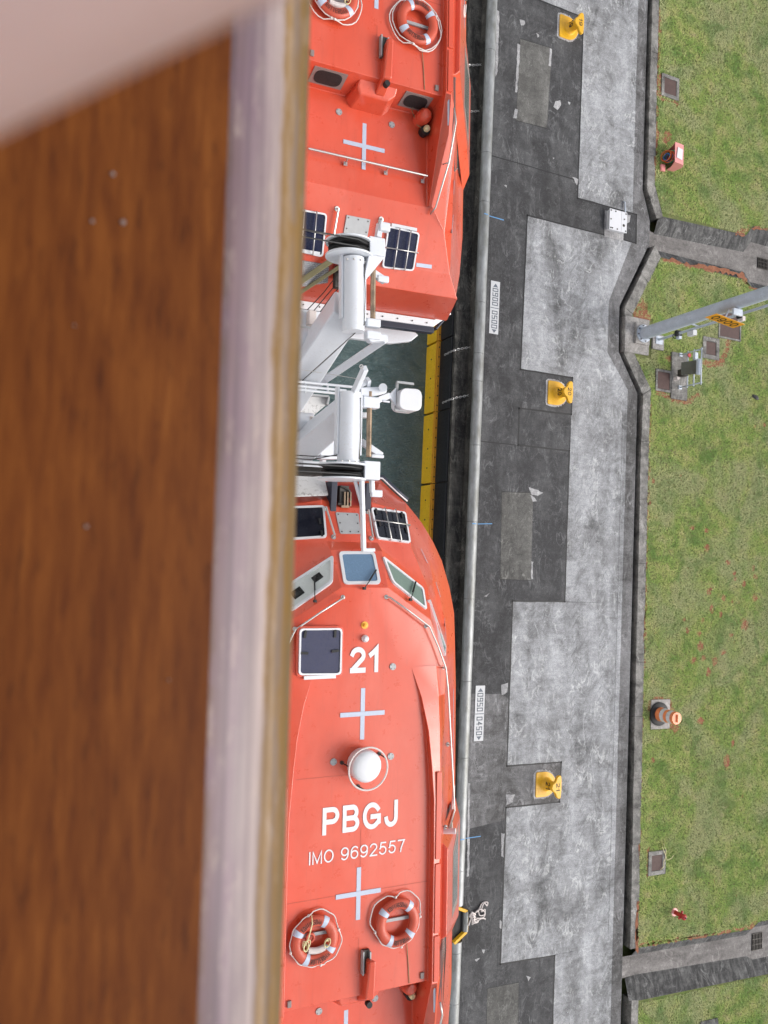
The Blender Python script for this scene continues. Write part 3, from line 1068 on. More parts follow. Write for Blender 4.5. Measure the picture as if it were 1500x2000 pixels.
# --- hatches on the foredeck
hh = window('A', [(723, 992), (791, 1001), (801, 1062), (736, 1053)], frame='hatch_rim', pane='hatch_lid', glass='hatch_dark', rim=0.03, h=0.03, r=0.05, both=True)
for k, (fo, q, nn) in enumerate(hh):
    e1 = (q[1] - q[0])
    e2 = (q[3] - q[0])
    if k == 0:
        gb = MB()
        for s in (0.36, 0.66):
            gb.tube([q[0] + e1 * s + nn * 0.02, q[0] + e1 * s + nn * 0.07, q[3] + (q[2] - q[3]) * s + nn * 0.07, q[3] + (q[2] - q[3]) * s + nn * 0.02], 0.011, 6)
        gb.tube([q[0] + e2 * 0.47 + nn * 0.02, q[0] + e2 * 0.47 + nn * 0.085, q[1] + (q[2] - q[1]) * 0.47 + nn * 0.085, q[1] + (q[2] - q[1]) * 0.47 + nn * 0.02], 0.011, 6)
        gb.build('guard_bars', 'steel', fo, local=True, smooth=True)
    hb = MB()
    for s, u_ in ((0.12, 0.12), (0.86, 0.12), (0.14, 0.5), (0.88, 0.62)):
        c = q[0] + e1 * s + e2 * u_ + nn * 0.03
        hb.box(c, (0.03, 0.10, 0.02), (e1.normalized(), nn.cross(e1.normalized()), nn))
    hb.build_each('hatch_latch', 'black', fo, local=True)


def plate(b, pix, name, mat, th=0.012, r=0.0, screws=8):
    pts, n = shell_poly(b, pix)
    q = rounded(pts, r) if r else pts
    o = MB().prism([p + n * th for p in q], th + 0.02, n).build(name, mat, LB, local=True)
    if screws:
        sb = MB()
        inn = shrink(pts, 0.035)
        c = sum(pts, Vector()) / len(pts)
        if (inn[0] - c).length > (pts[0] - c).length:
            inn = shrink(pts, -0.035)
        k = len(inn)
        for i in range(k):
            for s in ((0, 0.5) if screws > 4 else (0,)):
                p = inn[i].lerp(inn[(i + 1) % k], s) + n * th
                sb.cyl(p, p + n * 0.006, 0.011, n=8)
        sb.build('screws', 'steel_dark', o, local=True)
    return o


plate('A', [(655, 1001), (700, 1003), (704, 1043), (664, 1043)], 'access_plate', 'alu', r=0.03)


def grab(b, a, c, r=0.016, h=0.07, name='grab_rail', feet=True):
    (p, n), (q, n2) = hit(b, *a), hit(b, *c)
    mb = MB()
    mb.tube([p, p + n * h, q + n2 * h, q], r, 8)
    if feet:
        for x, m_ in ((p, n), (q, n2)):
            mb.cyl(x, x + m_ * 0.012, 0.04, n=12)
    return mb.build(name, 'steel', LB, local=True, smooth='auto')


grab('A', (634, 994), (651, 1049))
grab('A', (717, 1000), (725, 1052))

# roof hand rails at the pilothouse, both sides
for side in (1, -1):
    mb = MB()
    pts = []
    for q in ((757, 1166), (795, 1193), (834, 1223), (850, 1262), (866, 1304), (868, 1345), (868, 1450), (867, 1570)):
        p, n = hit('A', *q)
        p = Vector((p.x, p.y, max(p.z, 15.42) + 0.08))
        pts.append(p)
    e = pts[-1] + Vector((-0.07, -0.28, -0.04))
    pts.append(e)
    if side < 0:
        pts = [mir(p) for p in pts]
    mb.tube(pts, 0.014, 8)
    for i in (0, 2, 4, 6, 8):
        p = pts[i]
        mb.tube([p, p + Vector((-0.02 * side, 0, -0.10))], 0.012, 6)
        mb.cyl(p + Vector((-0.02 * side, 0, -0.09)), p + Vector((-0.02 * side, 0, -0.075)), 0.035, n=10)
    mb.build('hand_rail', 'steel', LB, local=True, smooth=True)

# forward roof hatch (left of the number)
q = [Vector((-1.02, 4.30, ZR)), Vector((-0.37, 4.30, ZR)), Vector((-0.37, 3.62, ZR)), Vector((-1.02, 3.62, ZR))]
q = [Vector((p.x, p.y, ZR + 0.01)) for p in [L('A', 583, 1227, ZR), L('A', 666, 1226, ZR), L('A', 664, 1317, ZR), L('A', 581, 1318, ZR)]]
n = Vector((0, 0, 1))
MB().prism([p + n * 0.02 for p in rounded([p + Vector((0.03 * s, 0.03 * t_, 0)) for p, s, t_ in zip(q, (-1, 1, 1, -1), (1, 1, -1, -1))], 0.08)], 0.05, n).build('hatch_plinth', 'orange', LB, local=True, bevel=0.01)
fb = MB()
frame_ring(fb, rounded(q, 0.06), rounded(shrink(q, 0.025) if (shrink(q, 0.025)[0] - sum(q, Vector()) / 4).length < (q[0] - sum(q, Vector()) / 4).length else shrink(q, -0.025), 0.05), n, 0.05, 0.01)
rh = fb.build('hatch_rim', 'rim_white', LB, local=True)
MB().prism([p + n * 0.035 for p in rounded([p * 0.965 + (sum(q, Vector()) / 4) * 0.035 for p in q], 0.05)], 0.02, n).build('hatch_lid', 'hatch_grey', rh, local=True)
hb = MB()
for x, y, a in ((0.13, 0.12, 80), (0.83, 0.12, 88), (0.12, 0.53, -5), (0.84, 0.50, 5)):
    c = q[0] + (q[1] - q[0]) * x + (q[3] - q[0]) * y + n * 0.045
    hb.box(c, (0.11, 0.035, 0.02), (Vector((cos(R(a)), sin(R(a)), 0)), Vector((-sin(R(a)), cos(R(a)), 0)), n))
hb.build_each('hatch_latch', 'black', rh, local=True)
MB().box((q[2] + q[3]) / 2 + Vector((0, -0.03, 0.03)), (0.48, 0.05, 0.03)).build('hatch_hinge', 'rim_white', rh, local=True)


# crosses of reflective tape
def tape(b, a, c, wd, z=ZR):
    p, n = hit(b, *a)
    q, _ = hit(b, *c)
    d = (q - p).normalized()
    s = n.cross(d) * wd / 2
    MB().prism([p + s + n * 0.005, q + s + n * 0.005, q - s + n * 0.005, p - s + n * 0.005], 0.004, n).build('reflective_strip', 'reflect', LB, local=True)


def cross(b, cx, cy, hv=0.37, hu=0.35):
    p, n = hit(b, cx, cy)
    for dx, dy, z in ((0.033, hv, 0.005), (hu, 0.033, 0.009)):
        MB().prism([p + Vector((dx, dy, z)), p + Vector((-dx, dy, z)), p + Vector((-dx, -dy, z)), p + Vector((dx, -dy, z))], 0.004).build('reflective_strip', 'reflect', LB, local=True)


cross('A', 708, 1394)
cross('A', 700, 1745)
cross('B', 711, 286)

# deck fittings: round plates
def deckplate(b, px, py, r=0.05):
    p, n = hit(b, px, py)
    o = MB().cyl(p - n * 0.01, p + n * 0.012, r, n=20).build('deck_plate', 'alu', LB, local=True)
    sb = MB()
    e1 = n.orthogonal().normalized()
    e2 = n.cross(e1)
    for k in range(4):
        c = p + (e1 * cos(k * pi / 2) + e2 * sin(k * pi / 2)) * r * 0.72 + n * 0.012
        sb.cyl(c, c + n * 0.004, 0.0055, n=6)
    sb.build('screws', 'steel_dark', o, local=True)


for q_ in ((767, 1302), (651, 1488), (763, 1477)):
    deckplate('A', *q_)
for q_ in ((662, 219), (765, 244)):
    deckplate('B', *q_)
p, n = hit('A', 712, 1247)
MB().lathe(p, [(0.05, -0.01), (0.055, 0.02), (0.05, 0.05), (0.03, 0.075), (0.0, 0.08)], 16).build('vent_cap', 'rim_white', LB, local=True, smooth='auto')
p, n = hit('A', 712, 1221)
MB().lathe(p, [(0.055, -0.01), (0.055, 0.012), (0.025, 0.014), (0.025, 0.05), (0.0, 0.055)], 16).build('brass_light', 'amber', LB, local=True, smooth='auto')

# radar dome and its guard
c = toship(P(711, 1494, ZR + 0.15), 'A')
c = Vector((c.x, c.y, ZR))
MB().lathe(c, [(0.20, 0.0), (0.225, 0.05), (0.23, 0.16), (0.225, 0.25), (0.205, 0.285), (0.17, 0.305), (0.10, 0.315), (0.0, 0.318)], 40).build('radar_dome', 'rim_white', LB, local=True, smooth='auto')
gr = MB()
gc_ = c + Vector((0.02, -0.03, 0.26))
gr.torus(gc_, 0.30, 0.013, 40, 8)
ro = gr.build('guard_ring', 'rope', LB, local=True, smooth=True)
lg = MB()
for a in (170, 25, 262):
    d = Vector((cos(R(a)), sin(R(a)), 0))
    lg.tube([gc_ + d * 0.30, gc_ + d * 0.31 - Vector((0, 0, 0.26))], 0.010, 6)
    lg.cyl(gc_ + d * 0.31 - Vector((0, 0, 0.26)), gc_ + d * 0.31 - Vector((0, 0, 0.24)), 0.03, n=8)
lg.build('guard_legs', 'steel_dark', ro, local=True)['kind'] = 'stuff'

# proud side boxes with the entry doors
for side in (1, -1):
    prof = [(0.98, 1.42, 15.39), (0.98, 2.76, 13.47), (-1.02, 2.76, 13.47), (-1.02, 1.42, 15.39)]
    top = [Vector((1.49, 0.86, 15.42)), Vector((2.80, 0.62, 13.50)), Vector((2.80, -1.10, 13.50)), Vector((1.49, -0.45, 15.42))]
    low = [Vector((1.36, 1.00, 15.33)), Vector((2.74, 0.98, 13.42)), Vector((2.70, -1.42, 13.42)), Vector((1.36, -0.55, 15.33))]
    if side < 0:
        top = [mir(p) for p in top]
        low = [mir(p) for p in low]
    mb = MB()
    mb.add(top + low, [(0, 1, 2, 3), (0, 4, 5, 1), (1, 5, 6, 2), (2, 6, 7, 3), (3, 7, 4, 0), (7, 6, 5, 4)])
    do = mb.build('side_door', 'orange', LB, local=True, bevel=0.02)
    nn = poly_normal(top)
    q = [top[0].lerp(top[1], 0.36), top[0].lerp(top[1], 0.86) + Vector((0, 0.02, 0)), top[3].lerp(top[2], 0.86) + Vector((0, 0.22, 0)), top[3].lerp(top[2], 0.36) + Vector((0, 0.10, 0))]
    q[0] = q[0] + Vector((0, -0.22, 0))
    c = sum(q, Vector()) / 4
    q = [c + (p - c) * 0.93 for p in q]
    qi = [c + (p - c) * 0.78 for p in q]
    fo = MB().prism([p + nn * 0.004 for p in q], 0.02, nn).build('door_window_frame', 'vent', do, local=True)
    MB().prism([p + nn * 0.007 for p in qi], 0.02, nn).build('door_window_pane', 'glass_dark', do, local=True)
    # aft side window of the lower side wall
    ex_ = [Vector((1.62, -1.05, 0)), Vector((1.95, -1.0, 0)), Vector((1.90, -2.0, 0)), Vector((1.66, -2.1, 0))]

# coaming seam and white side strips
window('B', [(887, 150), (892, 165), (893, 215), (892, 330), (886, 335)], frame='side_window_frame', pane='side_window_pane', glass='glass_dark', rim=0.02, r=0.02, rimmat='vent', both=True)
for b_, a_, c_, w_ in (('B', (876, 195), (876, 245), 0.03), ('B', (885, 420), (882, 455), 0.025), ('B', (887, 352), (886, 380), 0.02), ('B', (813, 517), (843, 521), 0.06),
                       ('A', (822, 1072), (835, 1100), 0.022), ('A', (851, 1137), (860, 1166), 0.022), ('A', (868, 1207), (870, 1240), 0.02), ('A', (885.5, 1345), (886, 1520), 0.02)):
    tape(b_, a_, c_, w_)
for side in (1, -1):
    for i, (y0, y1) in enumerate(((0.75, -0.28), (2.1, 0.8), (-0.30, -0.98))):
        mb = MB()
        z = ZR + 0.125
        mb.box((1.205 * side, (y0 + y1) / 2, z), (0.085, abs(y0 - y1) - 0.02, 0.02))
        mb.build('coaming_cap', 'orange', LB, local=True, bevel=0.005)

# life ring mounting bars
RING = {'AR': (777, 1802), 'AL': (616, 1837), 'BR': (816, 43)}
for u0 in (-0.64, 0.64):
    MB().box((u0 + 0.04, 0.0, ZR + 0.025), (0.56, 0.045, 0.03)).build('mounting_bar', 'alu', LB, local=True)

# aft bulkhead: vents, hook arm box, hook arm
for pix in ([(598, 133), (678, 149), (673, 176), (592, 161)], [(779, 176), (848, 197), (834, 218), (763, 198)]):
    pts, n = shell_poly('B', pix)
    n = Vector((0, -0.98, 0.2))
    base = [Vector((p.x, 0, 0)) for p in pts]
    x0, x1 = (min(p.x for p in pts), max(p.x for p in pts))
    x0, x1 = (0.55, 1.02) if x0 > 0 else (-0.95, -0.42)
    def bk(x, s):   # point on the sloping bulkhead, s 0 top .. 1 foot
        return Vector((x, -1.0 - 0.10 * s, ZR - 0.5 * s))
    nb = Vector((0, -0.5, 0.1)).normalized() * -1
    nb = Vector((0, -0.98, 0.196))
    q = [bk(x0, 0.16) + nb * 0.012, bk(x1, 0.16) + nb * 0.012, bk(x1, 0.80) + nb * 0.012, bk(x0, 0.80) + nb * 0.012]
    vo = MB().prism(q, 0.02, nb).build('vent_plate', 'vent', LB, local=True)
    c = sum(q, Vector()) / 4
    qq = rounded([c + (p - c) * 0.80 for p in q], 0.14, 6)
    MB().prism([p + nb * 0.006 for p in qq], 0.02, nb).build('vent_opening', 'black', vo, local=True)
bx = MB()
yb0, yb1 = -1.0, -1.62
bx.add([Vector(p) for p in ((-0.22, -0.98, 15.42), (0.42, -0.98, 15.42), (0.40, -1.12, 15.36), (0.30, -1.20, 15.32), (-0.18, -1.20, 15.32), (-0.24, -1.10, 15.36),
                            (-0.26, -0.95, 14.95), (0.46, -0.95, 14.95), (0.44, -1.18, 14.95), (0.33, -1.28, 14.95), (-0.22, -1.28, 14.95), (-0.30, -1.16, 14.95))],
       [(0, 1, 2, 3, 4, 5), (0, 6, 7, 1), (1, 7, 8, 2), (2, 8, 9, 3), (3, 9, 10, 4), (4, 10, 11, 5), (5, 11, 6, 0)])
bx.build('release_housing', 'orange', LB, local=True, bevel=0.03, seg=3)
MB().box((0.10, -0.52, ZR + 0.02), (0.11, 0.33, 0.05)).build('release_slot', 'steel_dark', LB, local=True)
sl = MB()
sl.box((0.045, -0.52, ZR + 0.05), (0.02, 0.33, 0.08))
sl.box((0.155, -0.50, ZR + 0.05), (0.02, 0.25, 0.08))
sl.build_each('slot_cheek', 'alu', LB, local=True)
am = MB()
am.add([Vector(p) for p in ((0.09, -0.45, 15.70), (0.19, -0.45, 15.72), (0.21, -1.02, 15.64), (0.07, -1.02, 15.62),
                            (0.10, -0.48, 15.50), (0.17, -0.48, 15.50), (0.22, -1.17, 15.34), (0.05, -1.17, 15.34))],
       [(0, 1, 2, 3), (0, 4, 5, 1), (1, 5, 6, 2), (2, 6, 7, 3), (3, 7, 4, 0), (7, 6, 5, 4)])
am.build('release_arm', 'orange', LB, local=True, bevel=0.03, seg=3)
MB().cyl((0.14, -1.10, 15.54), (0.14, -1.10, 15.62), 0.045, n=14).build('release_pin', 'black', LB, local=True)
# fender pot at the coaming with its lamp
pt = MB()
pt.lathe(Vector((0.985, -1.20, 15.02)), [(0.12, -0.08), (0.12, 0.14), (0.11, 0.22), (0.07, 0.27), (0.0, 0.28)], 20)
pt.build('fender_pot', 'orange', LB, local=True, smooth='auto')
ft = MB().lathe(Vector((1.05, -1.38, 15.02)), [(0.075, -0.02), (0.08, 0.10), (0.0, 0.10)], 16).build('lamp_socket', 'black', LB, local=True, smooth='auto')
MB().lathe(Vector((1.055, -1.37, 15.12)), [(0.05, 0.0), (0.05, 0.05), (0.03, 0.07), (0.0, 0.07)], 16).build('position_lamp', 'rope_y', LB, local=True, smooth='auto')
# thin line from the ring towards the lamp
ln = [Vector((0.75, -0.32, ZR + 0.03)), Vector((0.79, -0.6, ZR + 0.01)), Vector((0.82, -0.97, ZR + 0.01)), Vector((0.80, -1.1, 15.1)), Vector((0.92, -1.3, 15.06)), Vector((1.03, -1.4, 15.14))]
MB().tube(ln, 0.006, 5).build('light_lanyard', 'webbing', LB, local=True)

# stern: hand rails
mb = MB()
(p, n), (q, _) = hit('B', 596, 298), hit('B', 829, 350)
p = Vector((p.x, p.y + 0.0, 15.13))
q = Vector((q.x - 0.02, p.y, 15.13))
mb.tube([p, q], 0.018, 8)
for s in (0.32, 0.66, 0.985):
    a_ = p.lerp(q, s)
    mb.tube([a_, a_ + Vector((0, -0.05, -0.12))], 0.012, 6)
    mb.box(a_ + Vector((0, -0.05, -0.11)), (0.06, 0.06, 0.015))
mb.build('hand_rail', 'steel', LB, local=True, smooth='auto')
for side in (1, -1):
    pts = [Vector((1.25 * side, -1.25, 15.68)), Vector((1.30 * side, -1.45, 15.66)), Vector((1.30 * side, -2.0, 15.45)), Vector((1.26 * side, -2.6, 15.10)), Vector((1.22 * side, -2.68, 15.0))]
    mb = MB().tube(pts, 0.016, 8)
    mb.tube([pts[2], pts[2] + Vector((-0.05 * side, 0, -0.1))], 0.011, 6)
    mb.build('hand_rail', 'steel', LB, local=True, smooth=True)

# stern hatches and plates
for pix, nb_ in (([(757, 441), (819, 455), (807, 530), (745, 523)], 2), ):
    rs_ = window('B', pix, frame='hatch_rim', pane='hatch_lid', glass='hatch_blue', rim=0.025, h=0.03, r=0.06, both=True)
    for fo, q, nn in rs_:
        e1, e2 = q[1] - q[0], q[3] - q[0]
        gb = MB()
        for s in (0.33, 0.68):
            gb.tube([q[0] + e1 * s + nn * 0.02, q[0] + e1 * s + nn * 0.075, q[3] + (q[2] - q[3]) * s + nn * 0.075, q[3] + (q[2] - q[3]) * s + nn * 0.02], 0.011, 6)
        gb.tube([q[0] + e2 * 0.52 + nn * 0.02, q[0] + e2 * 0.52 + nn * 0.09, q[1] + (q[2] - q[1]) * 0.52 + nn * 0.09, q[1] + (q[2] - q[1]) * 0.52 + nn * 0.02], 0.011, 6)
        gb.build('guard_bars', 'steel', fo, local=True, smooth=True)
        MB().box(q[0].lerp(q[1], 0.5) + nn * 0.02 + Vector((0, 0.03, 0)), (0.45, 0.05, 0.03)).build('hatch_hinge', 'rim_white', fo, local=True)
plate('B', [(677, 420), (723, 429), (714, 480), (668, 471)], 'access_plate', 'alu')
grab('B', (658, 408), (646, 478))
grab('B', (744, 428), (731, 498))
plate('B', [(590, 508), (642, 517), (640, 552), (590, 560)], 'chequer_step', 'chequer', screws=0)
# stern white lip and navy fender
for side in (1, -1):
    mb = MB()
    ytr = -3.985
    mb.add([Vector((0, ytr, 13.66)), Vector((2.04 * side, ytr + 0.02, 13.66)), Vector((2.04 * side, ytr - 0.09, 13.60)), Vector((0, ytr - 0.11, 13.60)),
            Vector((0, ytr, 13.56)), Vector((2.04 * side, ytr + 0.02, 13.56)), Vector((2.04 * side, ytr - 0.09, 13.54)), Vector((0, ytr - 0.11, 13.54))],
           [(0, 1, 2, 3), (3, 2, 6, 7), (0, 3, 7, 4), (1, 5, 6, 2), (4, 7, 6, 5), (0, 4, 5, 1)])
    a0, a1 = Vector((2.04 * side, ytr + 0.02, 13.66)), Vector((2.34 * side, -3.74, 13.66))
    mb.add([a0, a1, a1 + Vector((0.06 * side, -0.06, -0.06)), a0 + Vector((0.0, -0.11, -0.06)), a0 - Vector((0, 0, .12)), a1 - Vector((0, 0, .12)), a1 + Vector((0.06 * side, -0.06, -0.12)), a0 + Vector((0.0, -0.11, -0.12))],
           [(0, 1, 2, 3), (3, 2, 6, 7), (0, 3, 7, 4), (1, 5, 6, 2), (4, 7, 6, 5), (0, 4, 5, 1)])
    lo_ = mb.build('transom_lip', 'rim_white', LB, local=True)
    sb = MB()
    for k in range(7):
        p = Vector(((0.15 + 0.29 * k) * side, ytr - 0.05, 13.63))
        sb.cyl(p, p + Vector((0, 0, 0.012)), 0.013, n=8)
    sb.build('lip_bolts', 'steel_dark', lo_, local=True)
    nv = MB()
    nv.beam(Vector((0, -4.14, 13.50)), Vector((2.08 * side, -4.12, 13.50)), 0.12, 0.14)
    nv.beam(Vector((2.12 * side, -4.10, 13.50)), Vector((2.36 * side, -3.80, 13.52)), 0.05, 0.12)
    nv.build('stern_fender', 'navy', LB, local=True, bevel=0.02)
    # bow rim: white lip and navy fender following the bow
    bp = [Vector((0, gc.y + 0.02, 13.56)), Vector((0.55, gc.y + 0.02, 13.56)), G[0], G[1], G[2]]
    bp = [Vector((p.x * side, p.y, 13.53)) for p in bp]
    MB().tube([p + Vector((0.02 * side, 0.02, 0)) for p in bp], 0.014, 8).build('bow_lip', 'rim_white', LB, local=True, smooth=True)
    MB().tube([p + Vector((0.05 * side, 0.05, -0.05)) for p in bp], 0.035, 8).build('bow_fender', 'navy', LB, local=True, smooth=True)
# stern platform (white) below the fender
sp_ = [Vector((x, y, 13.1)) for x, y in ((-1.9, -4.05), (1.9, -4.05), (2.0, -4.12), (1.85, -4.25), (1.45, -4.34), (-1.45, -4.34), (-1.85, -4.25), (-2.0, -4.12))]
MB().prism(sp_, 0.12).build('stern_platform', 'white', LB, local=True, bevel=0.02)

# bow hook well: dark recess with black cheeks, hook and latch gear
wl = MB()
zt = 14.72
wx0, wx1, wya, wyb = -0.24, 0.34, A(680, 1000, 14.7).y + 0.0, A(680, 945, 14.4).y
wl.add([Vector(p) for p in ((wx0, wya, zt + 0.01), (wx1, wya, zt + 0.01), (wx1, wyb, zt - 0.35), (wx0, wyb, zt - 0.35))], [(0, 1, 2, 3)])
wl.build('hook_recess', 'well', LB, local=True)
for x in (wx0, wx1):
    mb = MB()
    mb.add([Vector((x - 0.05, wya - 0.02, zt + 0.01)), Vector((x + 0.05, wya - 0.02, zt + 0.01)), Vector((x + 0.05, wyb, zt + 0.05)), Vector((x - 0.05, wyb, zt + 0.05)),
            Vector((x - 0.05, wya - 0.02, zt - 0.1)), Vector((x + 0.05, wya - 0.02, zt - 0.1)), Vector((x + 0.05, wyb, zt - 0.6)), Vector((x - 0.05, wyb, zt - 0.6))],
           [(0, 1, 2, 3), (0, 4, 5, 1), (1, 5, 6, 2), (2, 6, 7, 3), (3, 7, 4, 0)])
    mb.build('hook_cheek', 'navy', LB, local=True, bevel=0.01)
hk = MB()
hk.box((-0.05, wya + 0.26, 14.62), (0.16, 0.30, 0.16))
hk.tube([Vector((-0.12, wya + 0.40, 14.7)), Vector((0.02, wya + 0.34, 14.72)), Vector((0.06, wya + 0.18, 14.70))], 0.022, 8)
hk.cyl((-0.16, wya + 0.12, 14.70), (0.06, wya + 0.12, 14.70), 0.025, n=10)
hk.build('release_hook', 'steel_dark', LB, local=True, bevel=0.008)
bo = MB()
for k in range(3):
    bo.box((-0.06 + 0.05 * k, wya + 0.20, 14.73), (0.018, 0.22, 0.04))
bo.box((-0.05, wya + 0.08, 14.735), (0.13, 0.035, 0.04))
bo.build_each('hook_linkage', 'rod', LB, local=True)
# port foredeck walk pad
pts = [Vector((-1.05, A(600, 972, 14.6).y, 14.67)), Vector((-0.32, A(630, 966, 14.6).y, 14.70)), Vector((-0.30, A(620, 925, 14.3).y, 14.42)), Vector((-1.05, A(600, 925, 14.3).y, 14.35))]
MB().prism(pts, 0.03, poly_normal(pts)).build('grip_pad', 'white_grit', LB, local=True)
# stern hook well
wl2 = MB().box((0.0, -3.66, 14.66), (0.60, 0.24, 0.03)).build('hook_recess', 'well', LB, local=True)
hk = MB()
hk.box((-0.10, -3.72, 14.74), (0.22, 0.22, 0.20))
hk.cyl((-0.28, -3.66, 14.80), (0.16, -3.66, 14.80), 0.045, n=12)
hk.box((-0.24, -3.85, 14.66), (0.10, 0.34, 0.12))
hk.tube([Vector((-0.35, -3.6, 14.85)), Vector((-0.15, -3.7, 14.92)), Vector((0.1, -3.62, 14.88))], 0.03, 8)
hk.build('release_hook', 'steel_dark', LB, local=True, bevel=0.01)
wb = MB()
wb.beam(Vector((-0.30, -3.58, 14.90)), Vector((-0.85, -4.00, 14.45)), 0.09, 0.03)
wb.beam(Vector((-0.22, -3.70, 14.86)), Vector((-0.80, -4.12, 14.30)), 0.06, 0.03)
wb.build('lashing_strap', 'webbing', LB, local=True, bevel=0.01)
wr = MB()
for k in range(5):
    a_ = Vector((-0.2 + 0.08 * k, -3.62, 14.86))
    wr.tube([a_, a_ + Vector((-0.08 + 0.03 * k, -0.2, 0.05)), a_ + Vector((-0.2, -0.45, -0.35)), a_ + Vector((-0.45 + 0.05 * k, -0.8, -0.9))], 0.008, 5)
wr.build('loose_cables', 'wire', LB, local=True)

# moulding seams, corner sockets
for a_, b_ in (((0.0, -0.18), (0.0, -0.35)), ((-1.10, 0.46), (1.10, 0.46)), ((0.0, 1.35), (0.0, 0.35)), ((-1.0, 2.15), (-0.2, 2.15))):
    a_, b_ = Vector((*a_, ZR + 0.002)), Vector((*b_, ZR + 0.002))
    d = (b_ - a_).normalized()
    s_ = Vector((-d.y, d.x, 0)) * 0.006
    MB().add([a_ + s_, b_ + s_, b_ - s_, a_ - s_], [(0, 1, 2, 3)]).build('mould_seam', 'ring', LB, local=True)
for side in (1, -1):
    MB().box((1.03 * side, -0.90, ZR + 0.012), (0.06, 0.09, 0.03)).build('socket', 'vent', LB, local=True, bevel=0.006)
    p = Vector((1.62 * side, 1.02, 15.12))
    MB().tube([p + Vector((0.55 * side, 0.45, -0.75)), p + Vector((0.50 * side, 0.2, -0.70)), p + Vector((0.32 * side, 0.02, -0.42)), p + Vector((0.18 * side, -0.03, -0.15))], 0.022, 7).build('painter_line', 'rope', LB, local=True, smooth=True)
    MB().cyl(p + Vector((-0.05 * side, 0.0, 0.0)), p + Vector((0.10 * side, 0.02, 0.12)), 0.045, n=12).build('fairlead', 'rim_white', LB, local=True, smooth='auto')
    MB().beam(p + Vector((0.05 * side, 0.05, 0.0)), p + Vector((0.30 * side, 0.20, -0.30)), 0.04, 0.04).build('toggle', 'rod', LB, local=True)

# painted roof lettering, boat 21 only -> made after the copy
# ------------------------------------------------------------------ second boat = copy
boatB = copy_tree(boatA)
boatB.location = ORG['B']
tag(boatB, 'orange tender at the top edge whose square stern shows two gridded navy hatches', 'lifeboat', 'orange boats hanging in the davits')


def roof_text(body_, bl, br, tl, name, off):
    o_, r_, t_ = L('A', *bl, ZR), L('A', *br, ZR), L('A', *tl, ZR)
    w_ = (r_ - o_).x
    h_ = (t_ - o_).y
    mb = MB()
    put_text(mb, body_, Vector((o_.x, o_.y, ZR + 0.006)), Vector((w_, 0, 0)), Vector((0, h_, 0)), off)
    mb.build(name, 'letter', LB, local=True)


roof_text('21', (683, 1315), (740, 1313), (684, 1264), 'boat_number', 0.20)
roof_text('PBGJ', (629, 1632), (776, 1612), (630, 1578), 'call_sign', 0.185)
roof_text('IMO 9692557', (603, 1690), (790, 1660), (604, 1664), 'ship_number', 0.115)


# ------------------------------------------------------------------ life rings
def arc_text(mb, word, r_mid, h, a_start, a_end, c, outward=True, z=0.0):
    k = len(word)
    for i, ch in enumerate(word):
        a = a_start + (a_end - a_start) * (i + 0.5) / k
        g = GLYPH[ch]
        wd = abs(a_end - a_start) / k * r_mid * 0.62 if ch != 'I' else 1e-4
        d = Vector((cos(a), sin(a), 0))
        ey = d if outward else -d
        ex = Vector((ey.y, -ey.x, 0))
        o_ = c + d * r_mid - ex * wd / 2 - ey * h / 2
        for n_, st in enumerate(g[1]):
            sc2 = [(q_[0] * wd, q_[1] * h) for q_ in st]
            pen(mb, sc2, 0.0095, lambda x, y, zz_: o_ + ex * x + ey * y + Vector((0, 0, z + zz_)), 0.0006 * n_)


